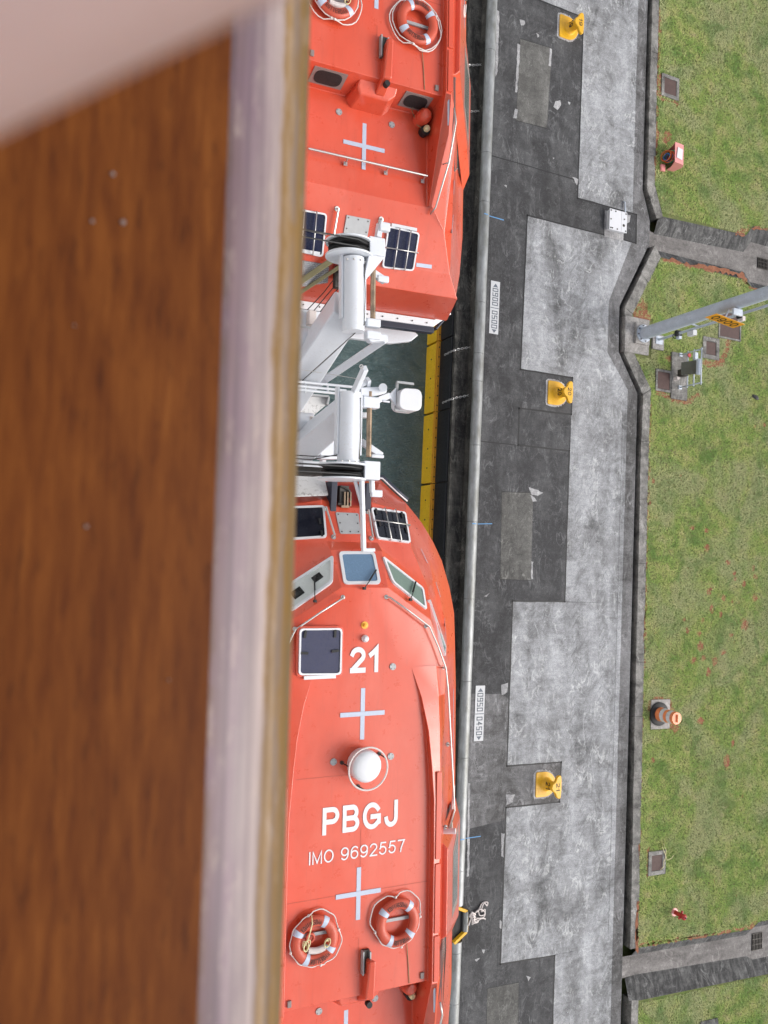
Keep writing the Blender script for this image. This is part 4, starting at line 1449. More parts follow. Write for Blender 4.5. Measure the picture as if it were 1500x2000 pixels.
def life_ring(b, uv, bands, tilt, label):
    root = empty('life_ring', ORG[b] + EX * uv[0] + EY * uv[1] + Vector((0, 0, ZR + 0.04)), TH + tilt * 0)
    tag(root, label, 'life ring', 'life rings on the boat roofs')
    root.scale = (0.95, 0.95, 0.95)
    c = Vector((0, 0, 0.055))
    o_ = MB().torus(c, 0.285, 0.082, 56, 16, squash=0.68).build('ring_body', 'ring', root, local=True, smooth=True)
    for a in bands:
        MB().torus(c, 0.285, 0.085, 5, 16, R(a - 7.5), R(a + 7.5), squash=0.69).build('reflective_band', 'reflect', root, local=True, smooth=True)
    up = sorted(bands)
    t_ = MB()
    zz = 0.055 + 0.082 * 0.68 - 0.0005
    hi = [a for a in bands if 0 < a < 180]
    lo_ = [a for a in bands if a < 0 or a > 180]
    arc_text(t_, 'KONINGSDAM', 0.285, 0.066, R(max(hi) - 12), R(min(hi) + 12), c, True, zz - 0.05)
    l0, l1 = min(x % 360 for x in lo_), max(x % 360 for x in lo_)
    t_.build('lettering', 'ring_ink', root, local=True)
    t_ = MB()
    arc_text(t_, 'ROTTERDAM', 0.285, 0.066, R(l0 + 11), R(l1 - 11), c, False, zz - 0.05)
    t_.build('lettering', 'ring_ink', root, local=True)
    # grab line
    att = [(bands[i] + (bands[(i + 1) % 4] - bands[i]) % 360 / 2) for i in range(4)]
    pts = []
    rnd = random.Random(len(label))
    n_ = 13
    for i in range(4):
        a0 = att[i]
        da = (att[(i + 1) % 4] - a0) % 360
        slack = rnd.choice((0.0, 0.0, 0.05, 0.10)) if i % 2 else rnd.choice((0.0, 0.09))
        for k in range(n_):
            s = k / n_
            a = R(a0 + da * s)
            rr = 0.376 + slack * sin(pi * s) ** 0.7 + 0.008 * sin(s * 17 + i)
            pts.append(Vector((rr * cos(a), rr * sin(a), 0.05 - (0.045 if slack > 0.02 and 0.1 < s < 0.9 else 0.0))))
    g = MB().tube(pts, 0.010, 6, closed=True)
    for a in att:
        g.cyl(Vector((0.365 * cos(R(a)), 0.365 * sin(R(a)), 0.03)), Vector((0.395 * cos(R(a)), 0.395 * sin(R(a)), 0.07)), 0.02, n=8)
    g.build('grab_line', 'rope', root, local=True, smooth=True)
    return root


life_ring('A', L('A', 777, 1802, ZR + 0.1), [50, 143, 243, 318], 0, 'empty orange life ring on the roof of boat 21, nearest the lock wall')
rl = life_ring('A', L('A', 615, 1837, ZR + 0.1), [60, 152, 243, 328], 0, 'orange life ring on the roof of boat 21 with a bundled cream line inside')
life_ring('B', L('B', 816, 43, ZR + 0.1), [118, 38, 216, 303], 0, 'orange life ring on the upper boat, nearest the lock wall, with loose white line')
rb = life_ring('B', L('B', 656, -10, ZR + 0.1), [130, 30, 220, 318], 0, 'orange life ring cut by the top edge, beside the wooden rail, on the upper boat')


def line_bundle(rt, label):
    root = empty('rescue_line', rt.location + Vector((0, 0, 0.0)), TH)
    tag(root, label, 'rope', 'bundled rescue lines inside life rings')
    mb = MB()
    for k in range(14):
        x = -0.09 + 0.018 * k
        y0 = -0.125 - 0.02 * sin((k / 13) * pi)
        ring = [Vector((x, y0 + 0.038 * cos(a * pi / 4), 0.05 + 0.034 * sin(a * pi / 4))) for a in range(8)]
        mb.tube(ring, 0.0115, 6, closed=True)
    mb.build('wrapped_line', 'rope', root, local=True, smooth=True)
    mb = MB()
    rnd = random.Random(3)
    for k in range(7):
        cx, cy = (0.17, -0.07) if k < 4 else (-0.15, -0.06)
        a0 = rnd.uniform(0.9, 2.0)
        lx, ly = rnd.uniform(0.02, 0.04), rnd.uniform(0.04, 0.085)
        pp = []
        for i in range(14):
            t_ = 2 * pi * i / 14
            x, y = lx * sin(t_), ly * (1 - cos(t_)) - 0.04
            pp.append(Vector((cx + x * cos(a0 - 1.57) - y * sin(a0 - 1.57), cy + x * sin(a0 - 1.57) + y * cos(a0 - 1.57), 0.06 + 0.01 * k)))
        mb.tube(pp, 0.008, 5, closed=True)
    mb.tube([Vector((-0.15, -0.03, 0.09)), Vector((-0.12, 0.08, 0.13)), Vector((-0.075, 0.28, 0.15)), Vector((-0.07, 0.37, 0.09))], 0.009, 6)
    mb.build('loose_loops', 'rope_y', root, local=True, smooth=True)
    MB().torus(Vector((-0.06, 0.035, 0.03)), 0.055, 0.02, 22, 8).build('throwing_quoit', 'ring', root, local=True, smooth=True)


line_bundle(rl, 'bundled cream line lying in a life ring on the roof of boat 21')
line_bundle(rb, 'bundled cream line lying in the life ring cut by the top edge of the photo')
# ------------------------------------------------------------------ davits
def PS(px, py, z):
    """the same level and station along the ship, but back at the boat deck wall"""
    p = P(px, py, z)
    return p - EX * (p.dot(EX) + 2.42)


def ship_thing(name, label, cat, loc, group=None):
    r_ = empty(name, loc, TH)
    tag(r_, label, cat, group)
    return r_


def davit(yc_, sgn, arm0, arm1, name_label, rod_a, rod_b, box_c, pip_a, pip_b, sheave_c, arm_w):
    rt = ship_thing('davit', name_label, 'davit', P(*pip_a[:2], pip_a[2]), 'white boat davits')
    pa, pb_ = P(*pip_a), P(*pip_b)
    rr = 0.158
    MB().cyl(pa, pb_, rr, n=36).build('cross_tube', 'white', rt, smooth='auto')
    # collar plates
    d = (pb_ - pa).normalized()
    for s in (-1, 1):
        cpt = (pa + pb_) / 2 + EX * (s * (rr + 0.015)) + d * 0.0 + Vector((0, 0, -0.03))
        MB().box(cpt + d * (-0.12 * sgn), (0.035, 0.95, 0.12), (EX, d, EX.cross(d))).build('stiffener', 'white', rt, bevel=0.012)
    # arm: tapering box girder
    a0, a1 = P(*arm0), P(*arm1)
    dd = (a1 - a0).normalized()
    k_len = (-0.42 - a0.dot(EX)) / dd.dot(EX)
    w1_ = arm_w[0] + (arm_w[1] - arm_w[0]) * k_len / (a1 - a0).length
    a1 = a0 + dd * k_len
    sx = dd.cross(Vector((0, 0, 1))).normalized()
    uz = sx.cross(dd)
    w0, w1 = arm_w[0], w1_
    vs = []
    for p, w_ in ((a0, w0), (a1, w1)):
        for i, j in ((-1, -1), (1, -1), (1, 1), (-1, 1)):
            vs.append(p + sx * (w_ / 2 * i) + uz * (w_ * 0.62 * j))
    mb = MB()
    mb.add(vs, [(0, 3, 2, 1), (4, 5, 6, 7), (0, 1, 5, 4), (1, 2, 6, 5), (2, 3, 7, 6), (3, 0, 4, 7)])
    mb.build('arm', 'white', rt, bevel=0.03)
    # sheave
    sc_ = P(*sheave_c)
    ax = (EX, Vector((0, 0, 1)), d)
    sh = MB()
    for k, (o_, r_) in enumerate(((-0.10, 0.34), (0.10, 0.34))):
        sh.lathe(sc_ + d * o_, [(0.02, -0.012), (r_, -0.012), (r_, 0.012), (0.02, 0.012)], 32, ax)
    shp = sh.build('sheave_cheek', 'white', rt, smooth='auto')
    sv = MB()
    for o_ in (-0.05, 0.05):
        sv.lathe(sc_ + d * o_, [(0.02, -0.032), (0.30, -0.032), (0.27, -0.01), (0.27, 0.01), (0.30, 0.032), (0.02, 0.032)], 32, ax)
    sv.build('sheave', 'black', rt, smooth='auto')
    # wire falls
    for k, o_ in enumerate((-0.05, 0.05)):
        top = sc_ + d * o_ + Vector((0, 0, 0.31))
        MB().tube([sc_ + d * o_ - EX * (sc_.dot(EX) + 2.4) + Vector((0, 0, 0.12 + 0.03 * k)), top, sc_ + d * o_ + EX * 0.26 + Vector((0, 0, 0.17)), sc_ + d * o_ + EX * 0.31 - Vector((0, 0, 0.9))], 0.012, 8).build('wire_fall', 'wire', rt, smooth=True)
    # head box
    bc = P(*box_c)
    MB().box(bc, (0.24, 0.26, 0.24), (EX, d, Vector((0, 0, 1)))).build('head_box', 'white', rt, bevel=0.012)
    gp = MB()
    e_ = bc - d * (sgn * -0.13)
    gp.add([bc + d * sgn * 0.13 + EX * 0.12 + Vector((0, 0, 0.1)), bc + d * sgn * 0.13 - EX * 0.12 + Vector((0, 0, 0.1)), pa.lerp(pb_, 0.12) + d * sgn * 0.25 + EX * 0.10 + Vector((0, 0, 0.1)),
            bc + d * sgn * 0.13 + EX * 0.12 - Vector((0, 0, 0.1)), bc + d * sgn * 0.13 - EX * 0.12 - Vector((0, 0, 0.1)), pa.lerp(pb_, 0.12) + d * sgn * 0.25 + EX * 0.10 - Vector((0, 0, 0.1))],
           [(0, 1, 2), (3, 5, 4), (0, 3, 4, 1), (1, 4, 5, 2), (2, 5, 3, 0)])
    gp.build('gusset', 'white', rt, bevel=0.006)
    for k_ in range(2):
        h0 = pa.lerp(pb_, 0.10) + EX * (rr * 0.72) + Vector((0, 0, rr * (0.55 + 0.25 * k_)))
        h1 = pa.lerp(pb_, 0.92) + EX * (rr * 0.72) + Vector((0, 0, rr * (0.55 + 0.25 * k_)))
        MB().tube([h0, h0.lerp(h1, 0.5) + EX * 0.015, h1, a0.lerp(a1, 0.06) + uz * w0 * 0.68 + sx * (0.05 + 0.04 * k_), a0.lerp(a1, 0.9) + uz * w1 * 0.68 + sx * (0.05 + 0.04 * k_)], 0.007, 6).build('hydraulic_hose', 'steel_dark' if k_ else 'white', rt, smooth=True)
    for k_ in range(6):
        bp_ = pa.lerp(pb_, 0.06) + d * 0.0 + EX * (rr * 1.02 * cos(k_ * pi / 5)) + Vector((0, 0, rr * 1.02 * sin(k_ * pi / 5)))
        MB().cyl(bp_ - (d * 0.012), bp_ + (d * 0.012), 0.016, n=6).build('flange_bolt', 'steel', rt)
    # piston rod, collars
    ra, rb_ = P(*rod_a), P(*rod_b)
    MB().cyl(ra, rb_, 0.038, n=16).build('piston_rod', 'rod', rt, smooth='auto')
    return rt, d


zt_ = 16.0
d1, e1_ = davit(0, 1, (678, 600, 15.75), (560, 775, 14.1), 'white davit arm with its sheave over the stern of the upper boat',
                (729, 522, 15.95), (728, 640, 15.95), (731, 486, 16.05), (690, 505, zt_), (690, 648, zt_), (682, 488, 15.95), (0.42, 0.50))
d2, e2_ = davit(1, -1, (684, 795, 15.75), (560, 900, 14.2), 'white davit arm over the bow of boat 21, beside the searchlight bracket',
                (722, 765, 15.95), (720, 892, 15.95), (721, 920, 16.05), (680, 912, zt_), (683, 767, zt_), (668, 922, 15.95), (0.34, 0.42))


def wbeam(root, name, a, b_, w_, h_, mat='white', bev=0.01):
    return MB().beam(PS(*a) if a[0] == 560 else P(*a), P(*b_), w_, h_).build(name, mat, root, bevel=bev)


# D1 details
for y_ in (632, 656):
    c = P(727, y_, 15.95)
    MB().box(c, (0.22, 0.12, 0.14), (EX, EY, Vector((0, 0, 1)))).build('rod_collar', 'white', d1, bevel=0.02)
MB().prism(rounded([P(718, 652, 15.98), P(757, 653, 15.98), P(758, 665, 15.98), P(722, 668, 15.98)], 0.05), 0.12).build('link_plate', 'white', d1, bevel=0.01)
wbeam(d1, 'brace', (752, 662, 15.9), (600, 765, 14.4), 0.11, 0.11)
wbeam(d1, 'keeper_arm', (708, 520, 15.9), (752, 549, 15.9), 0.10, 0.08)
MB().box(P(748, 545, 15.93), (0.18, 0.10, 0.06), (EX, EY, Vector((0, 0, 1)))).build('keeper_arm', 'white', d1, bevel=0.02)
wbeam(d1, 'bracket_post', (738, 465, 16.0), (742, 436, 16.0), 0.08, 0.10)
MB().box(P(750, 444, 16.05), (0.17, 0.13, 0.1), (EX, EY, Vector((0, 0, 1)))).build('bracket_lug', 'white', d1, bevel=0.02)
MB().cyl(P(742, 437, 16.05), P(742, 430, 16.05), 0.03, n=10).build('bracket_pin', 'steel', d1)
# D2 details
c = P(722, 787, 15.95)
MB().box(c, (0.26, 0.16, 0.16), (EX, EY, Vector((0, 0, 1)))).build('rod_collar', 'white', d2, bevel=0.02)
MB().prism(rounded([P(694, 757, 15.98), P(756, 755, 15.98), P(756, 768, 15.98), P(712, 776, 15.98)], 0.05), 0.12).build('link_plate', 'white', d2, bevel=0.01)
MB().cyl(P(748, 757, 16.0), P(748, 757, 16.12), 0.06, n=16).build('link_pin', 'white', d2)
wbeam(d2, 'crane_jib', (692, 766, 16.1), (713, 719, 16.6), 0.075, 0.09)
MB().torus(P(706, 716, 16.62), 0.025, 0.008, 14, 6).build('jib_eye', 'steel', d2)
wbeam(d2, 'upright_lug', (717, 755, 15.9), (719, 740, 16.0), 0.06, 0.1)
wbeam(d2, 'upright_lug', (700, 757, 15.9), (716, 746, 15.95), 0.06, 0.08)
wbeam(d2, 'keeper_arm', (705, 862, 15.85), (745, 890, 15.85), 0.09, 0.07)
MB().box(P(737, 891, 15.88), (0.20, 0.05, 0.05), (EX, EY, Vector((0, 0, 1)))).build('keeper_arm', 'white', d2, bevel=0.015)
wbeam(d2, 'hook_post', (726, 935, 16.0), (727, 962, 16.0), 0.06, 0.08)
MB().box(P(735, 964, 16.0), (0.17, 0.10, 0.07), (EX, EY, Vector((0, 0, 1)))).build('hook_foot', 'white', d2, bevel=0.015)
wbeam(d2, 'long_bar', (706, 925, 16.0), (710, 1072, 15.75), 0.055, 0.09)
wbeam(d2, 'long_bar_foot', (707, 1074, 15.75), (731, 1074, 15.75), 0.05, 0.08)
wbeam(d2, 'diagonal_stay', (692, 934, 15.9), (706, 985, 15.9), 0.04, 0.06)
wbeam(d2, 'sheave_guard', (633, 934, 15.7), (706, 932, 15.8), 0.05, 0.10)
wbeam(d2, 'junction_box', (711, 806, 15.8), (711, 816, 15.8), 0.12, 0.1)

# searchlight on its bracket (white rounded case)
sl_ = ship_thing('searchlight', 'white rounded searchlight case on a bracket arm over the water', 'searchlight', P(803, 779, 15.6))
q = [P(782, 757, 15.75), P(825, 760, 15.75), P(824, 804, 15.75), P(779, 799, 15.75)]
MB().prism(rounded(q, 0.12, 6), 0.30).build('lamp_case', 'rim_white', sl_, bevel=0.03, seg=3)
for a_, b_ in (((775, 746), (808, 750)), ((771, 800), (792, 803))):
    wbeam(sl_, 'yoke_bar', (*a_, 15.65), (*b_, 15.65), 0.035, 0.03, 'alu', 0.003)
wbeam(sl_, 'yoke_bar', (776, 746, 15.6), (773, 800, 15.6), 0.035, 0.04, 'alu', 0.003)
MB().prism([P(759, 772, 15.66), P(774, 757, 15.66), P(773, 792, 15.66)], 0.05).build('bracket_plate', 'white', sl_, bevel=0.005)
for y_ in (768, 779):
    MB().cyl(P(780, y_, 15.55), P(780, y_, 15.68), 0.038, n=14).build('lens_cap', 'rim_white', sl_, smooth='auto')
wbeam(sl_, 'bracket_arm', (727, 786, 15.7), (760, 773, 15.62), 0.09, 0.08)
wbeam(sl_, 'lever', (747, 783, 15.7), (761, 785, 15.7), 0.03, 0.03)
MB().tube([P(737, 775, 15.7), P(748, 770, 15.75), P(763, 760, 15.7)], 0.006, 5).build('lamp_cable', 'wire', sl_)

# small boat-deck things between the davits
rl_ = ship_thing('deck_railing', 'three white rails reaching out beside the gap between the boats', 'railing', P(640, 755, 14.9))
for y0_, y1_, x1_ in ((750, 756, 690), (757, 763, 676), (763, 769, 664)):
    MB().tube([PS(560, y0_ - 1, 14.9), P(x1_, y1_, 14.9)], 0.02, 8).build('rail', 'white', rl_, smooth=True)
for x_ in (596, 640):
    MB().tube([P(x_, 749, 14.9), P(x_, 768, 14.9)], 0.016, 8).build('post', 'white', rl_, smooth=True)
gt = ship_thing('deck_platform', 'speckled grey platform with a steel edge below the three white rails', 'platform', P(610, 790, 14.3))
MB().prism([PS(560, 766, 14.3), P(641, 775, 14.3), P(638, 790, 14.3), P(612, 812, 14.3), PS(560, 812, 14.3)], 0.06).build('tread', 'white_grit', gt)
wbeam(gt, 'edge_plate', (560, 766, 14.34), (641, 775, 14.34), 0.03, 0.10, 'alu', 0.003)
wbeam(gt, 'edge_plate', (641, 775, 14.34), (638, 791, 14.34), 0.03, 0.10, 'alu', 0.003)
wn_ = ship_thing('winch_housing', 'white drum housing with a bolted flange left of the upper davit arm', 'winch', P(590, 665, 14.9))
MB().cyl(PS(560, 664, 14.8), P(612, 664, 14.8), 0.16, n=24).build('drum', 'white', wn_, smooth='auto')
fl = MB().prism(rounded([P(611, 646, 14.95), P(619, 648, 14.95), P(621, 676, 14.95), P(612, 686, 14.95), P(605, 684, 14.95)], 0.03), 0.12).build('flange', 'rope', wn_, bevel=0.008)
bl = MB()
for k in range(5):
    p = P(613, 652 + 6 * k, 14.955)
    bl.cyl(p, p + Vector((0, 0, 0.03)), 0.018, n=8)
bl.build('bolts', 'steel', fl)
wn2 = ship_thing('winch_housing', 'white drum housing with a bolted flange left of the lower davit arm', 'winch', P(590, 828, 14.6))
MB().cyl(PS(560, 826, 14.6), P(609, 826, 14.6), 0.15, n=24).build('drum', 'white', wn2, smooth='auto')
fl = MB().prism(rounded([P(606, 812, 14.75), P(615, 814, 14.75), P(617, 836, 14.75), P(608, 847, 14.75), P(600, 845, 14.75)], 0.03), 0.12).build('flange', 'rope', wn2, bevel=0.008)
bl = MB()
for k in range(5):
    p = P(610, 817 + 6 * k, 14.755)
    bl.cyl(p, p + Vector((0, 0, 0.03)), 0.018, n=8)
bl.build('bolts', 'steel', fl)
cb_ = ship_thing('deck_bracket', 'white box bracket under the stern cables of the upper boat', 'bracket', P(620, 625, 14.6))
wbeam(cb_, 'bracket_beam', (560, 618, 14.6), (640, 630, 14.6), 0.26, 0.16)
MB().box(P(608, 622, 14.78), (0.12, 0.22, 0.14), (EX, EY, Vector((0, 0, 1)))).build('bracket_box', 'rope', cb_, bevel=0.01)
wbeam(cb_, 'bracket_beam', (560, 642, 14.2), (625, 640, 14.4), 0.18, 0.12)
cb2 = ship_thing('cable_tray', 'pale lilac box tray between the lower davit arm and the bow of boat 21', 'tray', P(630, 865, 14.6))
wbeam(cb2, 'tray_arm', (594, 855, 14.9), (647, 856, 14.9), 0.16, 0.14)
wbeam(cb2, 'tray_box', (622, 876, 14.5), (656, 877, 14.5), 0.34, 0.2)
wbeam(cb2, 'tray_leg', (630, 895, 14.2), (632, 912, 14.0), 0.08, 0.08)
wbeam(cb2, 'tray_shelf', (560, 872, 14.5), (607, 878, 14.5), 0.34, 0.16)
wc = ship_thing('wire_guide', 'dark wire guide with greasy blocks beside the lower sheave', 'wire guide', P(610, 915, 14.9))
MB().beam(PS(560, 925, 15.2), P(640, 922, 15.4), 0.12, 0.10).build('guide_rail', 'steel_dark', wc, bevel=0.01)
MB().beam(P(590, 909, 15.0), P(655, 912, 15.0), 0.14, 0.06).build('guide_plate', 'white', wc, bevel=0.01)
MB().beam(P(596, 917, 14.9), P(630, 919, 14.9), 0.12, 0.1).build('guide_block', 'rod', wc, bevel=0.01)
for k, (ya_, yb_) in enumerate(((888, 890), (905, 886), (930, 926), (918, 932))):
    MB().tube([PS(560, ya_ + 1, 15.2), P(610, (ya_ + yb_) / 2 + 2, 15.1), P(668, yb_, 15.3)], 0.008, 5).build('cable', 'wire', wc)
# thin wire across the gap
tw = tag(MB().tube([P(590, 722, 15.2), P(640, 730, 15.0), P(712, 742, 15.6)], 0.005, 5).build('stay_wire', 'steel'), 'thin stay wire strung across the gap between the davits', 'wire')
# ------------------------------------------------------------------ cruise ship side, deck and rail under the photographer
ship = empty('cruise_ship', Vector((0, 0, 0)), TH)
tag(ship, 'white cruise ship side that carries the wooden rail and the boats', 'ship')


def sbox(name, x0, x1, y0, y1, z0, z1, mat, root=ship, bev=0.0):
    return MB().box(((x0 + x1) / 2, (y0 + y1) / 2, (z0 + z1) / 2), (x1 - x0, y1 - y0, z1 - z0)).build(name, mat, root, local=True, bevel=bev)


sbox('hull_plating', -14, -0.35, -70, 70, -2.8, 12.8, 'hullwhite')
sbox('upper_plating', -14, -0.35, -70, 70, 16.9, 25.35, 'hullwhite')
sbox('boat_deck_wall', -14, -2.4, -70, 70, 12.8, 16.9, 'hullwhite')
sbox('promenade_deck', -14, -0.12, -70, 70, 25.352, 25.44, 'deckteak')
for k in range(-6, 7):
    for zz_ in (18.3, 21.1, 23.6):
        o_ = sbox('cabin_window', -0.38, -0.33, k * 3.2 - 1.1, k * 3.2 + 1.1, zz_ - 0.55, zz_ + 0.55, 'glass_dark')

rail = empty('wooden_handrail', Vector((0, 0, HC - 0.22)), R(1.25))
tag(rail, 'varnished brown wooden handrail with a worn silvery rounded edge, blurred and close', 'handrail')
RL = 1.2
# profile (x, z) from the hidden inner edge over the top, the rounded outer edge, and under
top_x1 = 0.0505
vb = MB()
prof = [(-0.10, -0.035), (-0.105, -0.02), (-0.10, -0.006), (-0.09, 0.0), (-0.02, 0.0005), (top_x1, 0.0)]
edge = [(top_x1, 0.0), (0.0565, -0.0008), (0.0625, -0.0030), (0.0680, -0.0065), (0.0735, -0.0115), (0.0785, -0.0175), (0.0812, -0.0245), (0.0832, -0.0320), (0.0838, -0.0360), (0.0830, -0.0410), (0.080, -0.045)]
under = [(0.080, -0.045), (-0.095, -0.045), (-0.10, -0.035)]
NY = 40
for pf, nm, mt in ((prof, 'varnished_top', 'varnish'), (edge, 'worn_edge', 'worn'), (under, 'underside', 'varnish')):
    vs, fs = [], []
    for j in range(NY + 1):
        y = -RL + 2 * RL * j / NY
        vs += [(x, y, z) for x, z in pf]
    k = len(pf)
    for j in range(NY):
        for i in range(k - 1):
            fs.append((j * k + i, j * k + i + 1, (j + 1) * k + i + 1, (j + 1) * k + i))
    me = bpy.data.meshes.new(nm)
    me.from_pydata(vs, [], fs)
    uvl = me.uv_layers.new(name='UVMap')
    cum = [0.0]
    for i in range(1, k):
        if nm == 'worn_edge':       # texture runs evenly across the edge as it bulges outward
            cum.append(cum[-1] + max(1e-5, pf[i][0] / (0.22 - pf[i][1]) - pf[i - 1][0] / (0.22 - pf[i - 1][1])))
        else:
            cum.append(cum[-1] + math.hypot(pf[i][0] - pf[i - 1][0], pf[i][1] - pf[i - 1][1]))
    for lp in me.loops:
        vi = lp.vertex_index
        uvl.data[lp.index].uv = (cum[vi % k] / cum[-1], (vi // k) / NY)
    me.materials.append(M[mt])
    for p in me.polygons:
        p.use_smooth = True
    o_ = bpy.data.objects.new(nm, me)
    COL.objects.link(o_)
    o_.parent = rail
# salt specks on the varnish
sp_m = MB()
for px_, py_, r_ in ((220, 340, 0.0006), (180, 432, 0.0005), (240, 434, 0.0007), (168, 1028, 0.0005), (145, 636, 0.0003), (330, 1328, 0.0003)):
    p = P(px_, py_, HC - 0.2197)
    sp_m.lathe(p, [(r_, 0.0), (r_ * 0.8, 0.0004), (0, 0.0006)], 8)
sp_m.build('salt_specks', 'vent', rail, smooth=True)
for yy in (-1.0, 0.0, 1.0):
    MB().cyl((0.0, yy, -0.045), (0.0, yy, -1.08), 0.022, n=14).build('rail_post', 'steel', rail, local=True, smooth='auto')
MB().box((0.0, 0, -0.6), (0.012, 2 * RL, 0.9)).build('glass_panel', 'glass_clear', rail, local=True)


# ------------------------------------------------------------------ photographer's hand, finger across the lens corner
def cw(x, y, z):
    """camera-space metres (x right, y up, z forward) to world"""
    return CAM + RT @ Vector((x, y, -z))


hand_root = empty('person', cw(-0.06, 0.09, 0.05))
tag(hand_root, 'blurred pinkish finger of the person holding the phone, over the top left corner', 'person')


def skin_chain(name, chains, root):
    me = bpy.data.meshes.new(name)
    vs, es, rs = [], [], []
    for ch, par in chains:
        prev = par
        for (p, r_) in ch:
            vs.append(p)
            rs.append(r_)
            if prev is not None:
                es.append((prev, len(vs) - 1))
            prev = len(vs) - 1
    inv = root.matrix_world.inverted()
    me.from_pydata([inv @ v for v in vs], es, [])
    o_ = bpy.data.objects.new(name, me)
    COL.objects.link(o_)
    o_.parent = root
    md = o_.modifiers.new('skin', 'SKIN')
    md.use_smooth_shade = True
    for i, sv_ in enumerate(me.skin_vertices[0].data):
        sv_.radius = (rs[i], rs[i])
        sv_.use_root = (i == 0)
    sb_ = o_.modifiers.new('sub', 'SUBSURF')
    sb_.levels = sb_.render_levels = 2
    me.materials.append(M['skin'])
    return o_


# finger axis in camera space: edge line in the picture runs (0,282) -> (505,0)
zf = 0.043
ea = Vector(((0 - 750) / F_PX * zf, (1000 - 172) / F_PX * zf, 0))
eb = Vector(((400 - 750) / F_PX * zf, (1000 - (-5)) / F_PX * zf, 0))
dv = (eb - ea).normalized()
nv_ = Vector((-dv.y, dv.x, 0))
if nv_.x > 0:
    nv_ = -nv_
RF = 0.0080
ax0 = ea + nv_ * RF
kn_ = ax0 - dv * 0.035
pts = [(kn_ + Vector((0, 0, 0.0)), 0.0105), (ax0 - dv * 0.012, 0.0098), (ax0 + dv * 0.010, 0.0090), (ax0 + dv * 0.026, 0.0086), (ax0 + dv * 0.040, 0.0072)]
tocw = lambda v, dz=0.0: cw(v.x, v.y, zf + v.z + dz)
palm = kn_ - dv * 0.045 + Vector((-0.005, 0.0, -0.004))
wrist = palm - dv * 0.06 + Vector((-0.01, 0, -0.01))
chains = [([(tocw(palm), 0.026), (tocw(kn_ - dv * 0.012), 0.015)] + [(tocw(p), r_) for p, r_ in pts], None)]
chains.append(([(tocw(wrist), 0.024)], 0))
for k in range(1, 4):
    off = nv_ * 0.0205 * k + Vector((0, 0, -0.003 * k))
    base = kn_ + off - dv * 0.006 * k
    chains.append(([(tocw(base - dv * 0.005), 0.0105), (tocw(base + dv * 0.022), 0.0092), (tocw(base + dv * 0.042 + Vector((0, 0, 0.010))), 0.0085), (tocw(base + dv * 0.050 + Vector((0, 0, 0.024))), 0.0072)], 0))
tb = palm - nv_ * 0.018
chains.append(([(tocw(tb + Vector((-0.01, 0, 0.004))), 0.013), (tocw(tb - nv_ * 0.004 - dv * 0.004 + Vector((-0.018, -0.01, 0.018))), 0.0115), (tocw(tb + Vector((-0.022, -0.02, 0.036))), 0.009)], 0))
skin_chain('hand', chains, hand_root)
nl = MB()
tipc = ax0 + dv * 0.036 + Vector((0, 0, 0.0075))
nl.prism(rounded([tocw(tipc - dv * 0.007 - nv_ * 0.005), tocw(tipc + dv * 0.006 - nv_ * 0.004), tocw(tipc + dv * 0.006 + nv_ * 0.004), tocw(tipc - dv * 0.007 + nv_ * 0.005)], 0.003), 0.001, RT @ Vector((0, 0, -1)))
nl.build('fingernail', 'skin', hand_root)
# ------------------------------------------------------------------ lock water and lock wall
ZW = -2.45
wt = MB().add([(-120, -160, ZW), (15.4, -160, ZW), (15.4, 160, ZW), (-120, 160, ZW)], [(0, 1, 2, 3)]).build('water', 'water')
tag(wt, kind='structure')
WX = 14.95       # face of the lock wall
wall = empty('lock_wall', Vector((15.4, 0, 0)))
tag(wall, 'dark stained concrete lock wall with a ledge and a pale rounded steel coping', 'wall')
mb = MB()
# section: ledge at z -0.5 from WX to 15.55, slot, coping back
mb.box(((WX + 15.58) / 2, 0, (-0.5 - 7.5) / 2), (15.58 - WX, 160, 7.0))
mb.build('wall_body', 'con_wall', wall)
mb = MB()
y = -40.0
while y < 40:                      # broken nose stones along the ledge
    ln_ = 3.1
    mb_ = MB().box((WX + 0.055, y + ln_ / 2, -0.485), (0.13, ln_ - 0.03, 0.06))
    if -18 < y < 26:
        mb_.build('ledge_stone', 'con_wall', wall, bevel=0.012)
    y += ln_
MB().box((15.64, 0, -0.30), (0.14, 160, 0.5)).build('slot_lip', 'con_wall', wall)
MB().box((15.60, 0, -0.62), (0.22, 160, 0.1)).build('slot_floor', 'black', wall)
# coping: rounded steel nose in lengths, with a pocket at the bollard
PKT0, PKT1 = P(905, 1838, 0).y, P(905, 1768, 0).y
segs = []
y = 30.0
cuts = [P(950, q_, 0).y for q_ in (95, 298, 395)] + [P(935, q_, 0).y for q_ in (590, 690, 745, 870, 1020, 1170, 1330)] + [P(905, 1480, 0).y, P(905, 1700, 0).y, PKT1, PKT0, P(900, 1860, 0).y, P(890, 1960, 0).y]
cuts = sorted(set([60.0, 24.0] + cuts + [-25.0, -60.0]), reverse=True)
for a_, b_ in zip(cuts[:-1], cuts[1:]):
    if abs(a_ - PKT1) < 1e-6:
        continue
    pr = [(15.96, 0.0), (15.96, -0.25), (15.62, -0.25), (15.565, -0.12), (15.57, -0.03), (15.60, 0.03), (15.66, 0.075), (15.74, 0.095), (15.84, 0.085), (15.92, 0.045)]
    mb = MB()
    k = len(pr)
    vs = [(x, a_ - 0.006, z) for x, z in pr] + [(x, b_ + 0.006, z) for x, z in pr]
    mb.add(vs, [list(range(k)), list(range(2 * k - 1, k - 1, -1))] + [(i, (i + 1) % k, (i + 1) % k + k, i + k) for i in range(k)])
    mb.build('coping_length', 'coping', wall, smooth='auto')
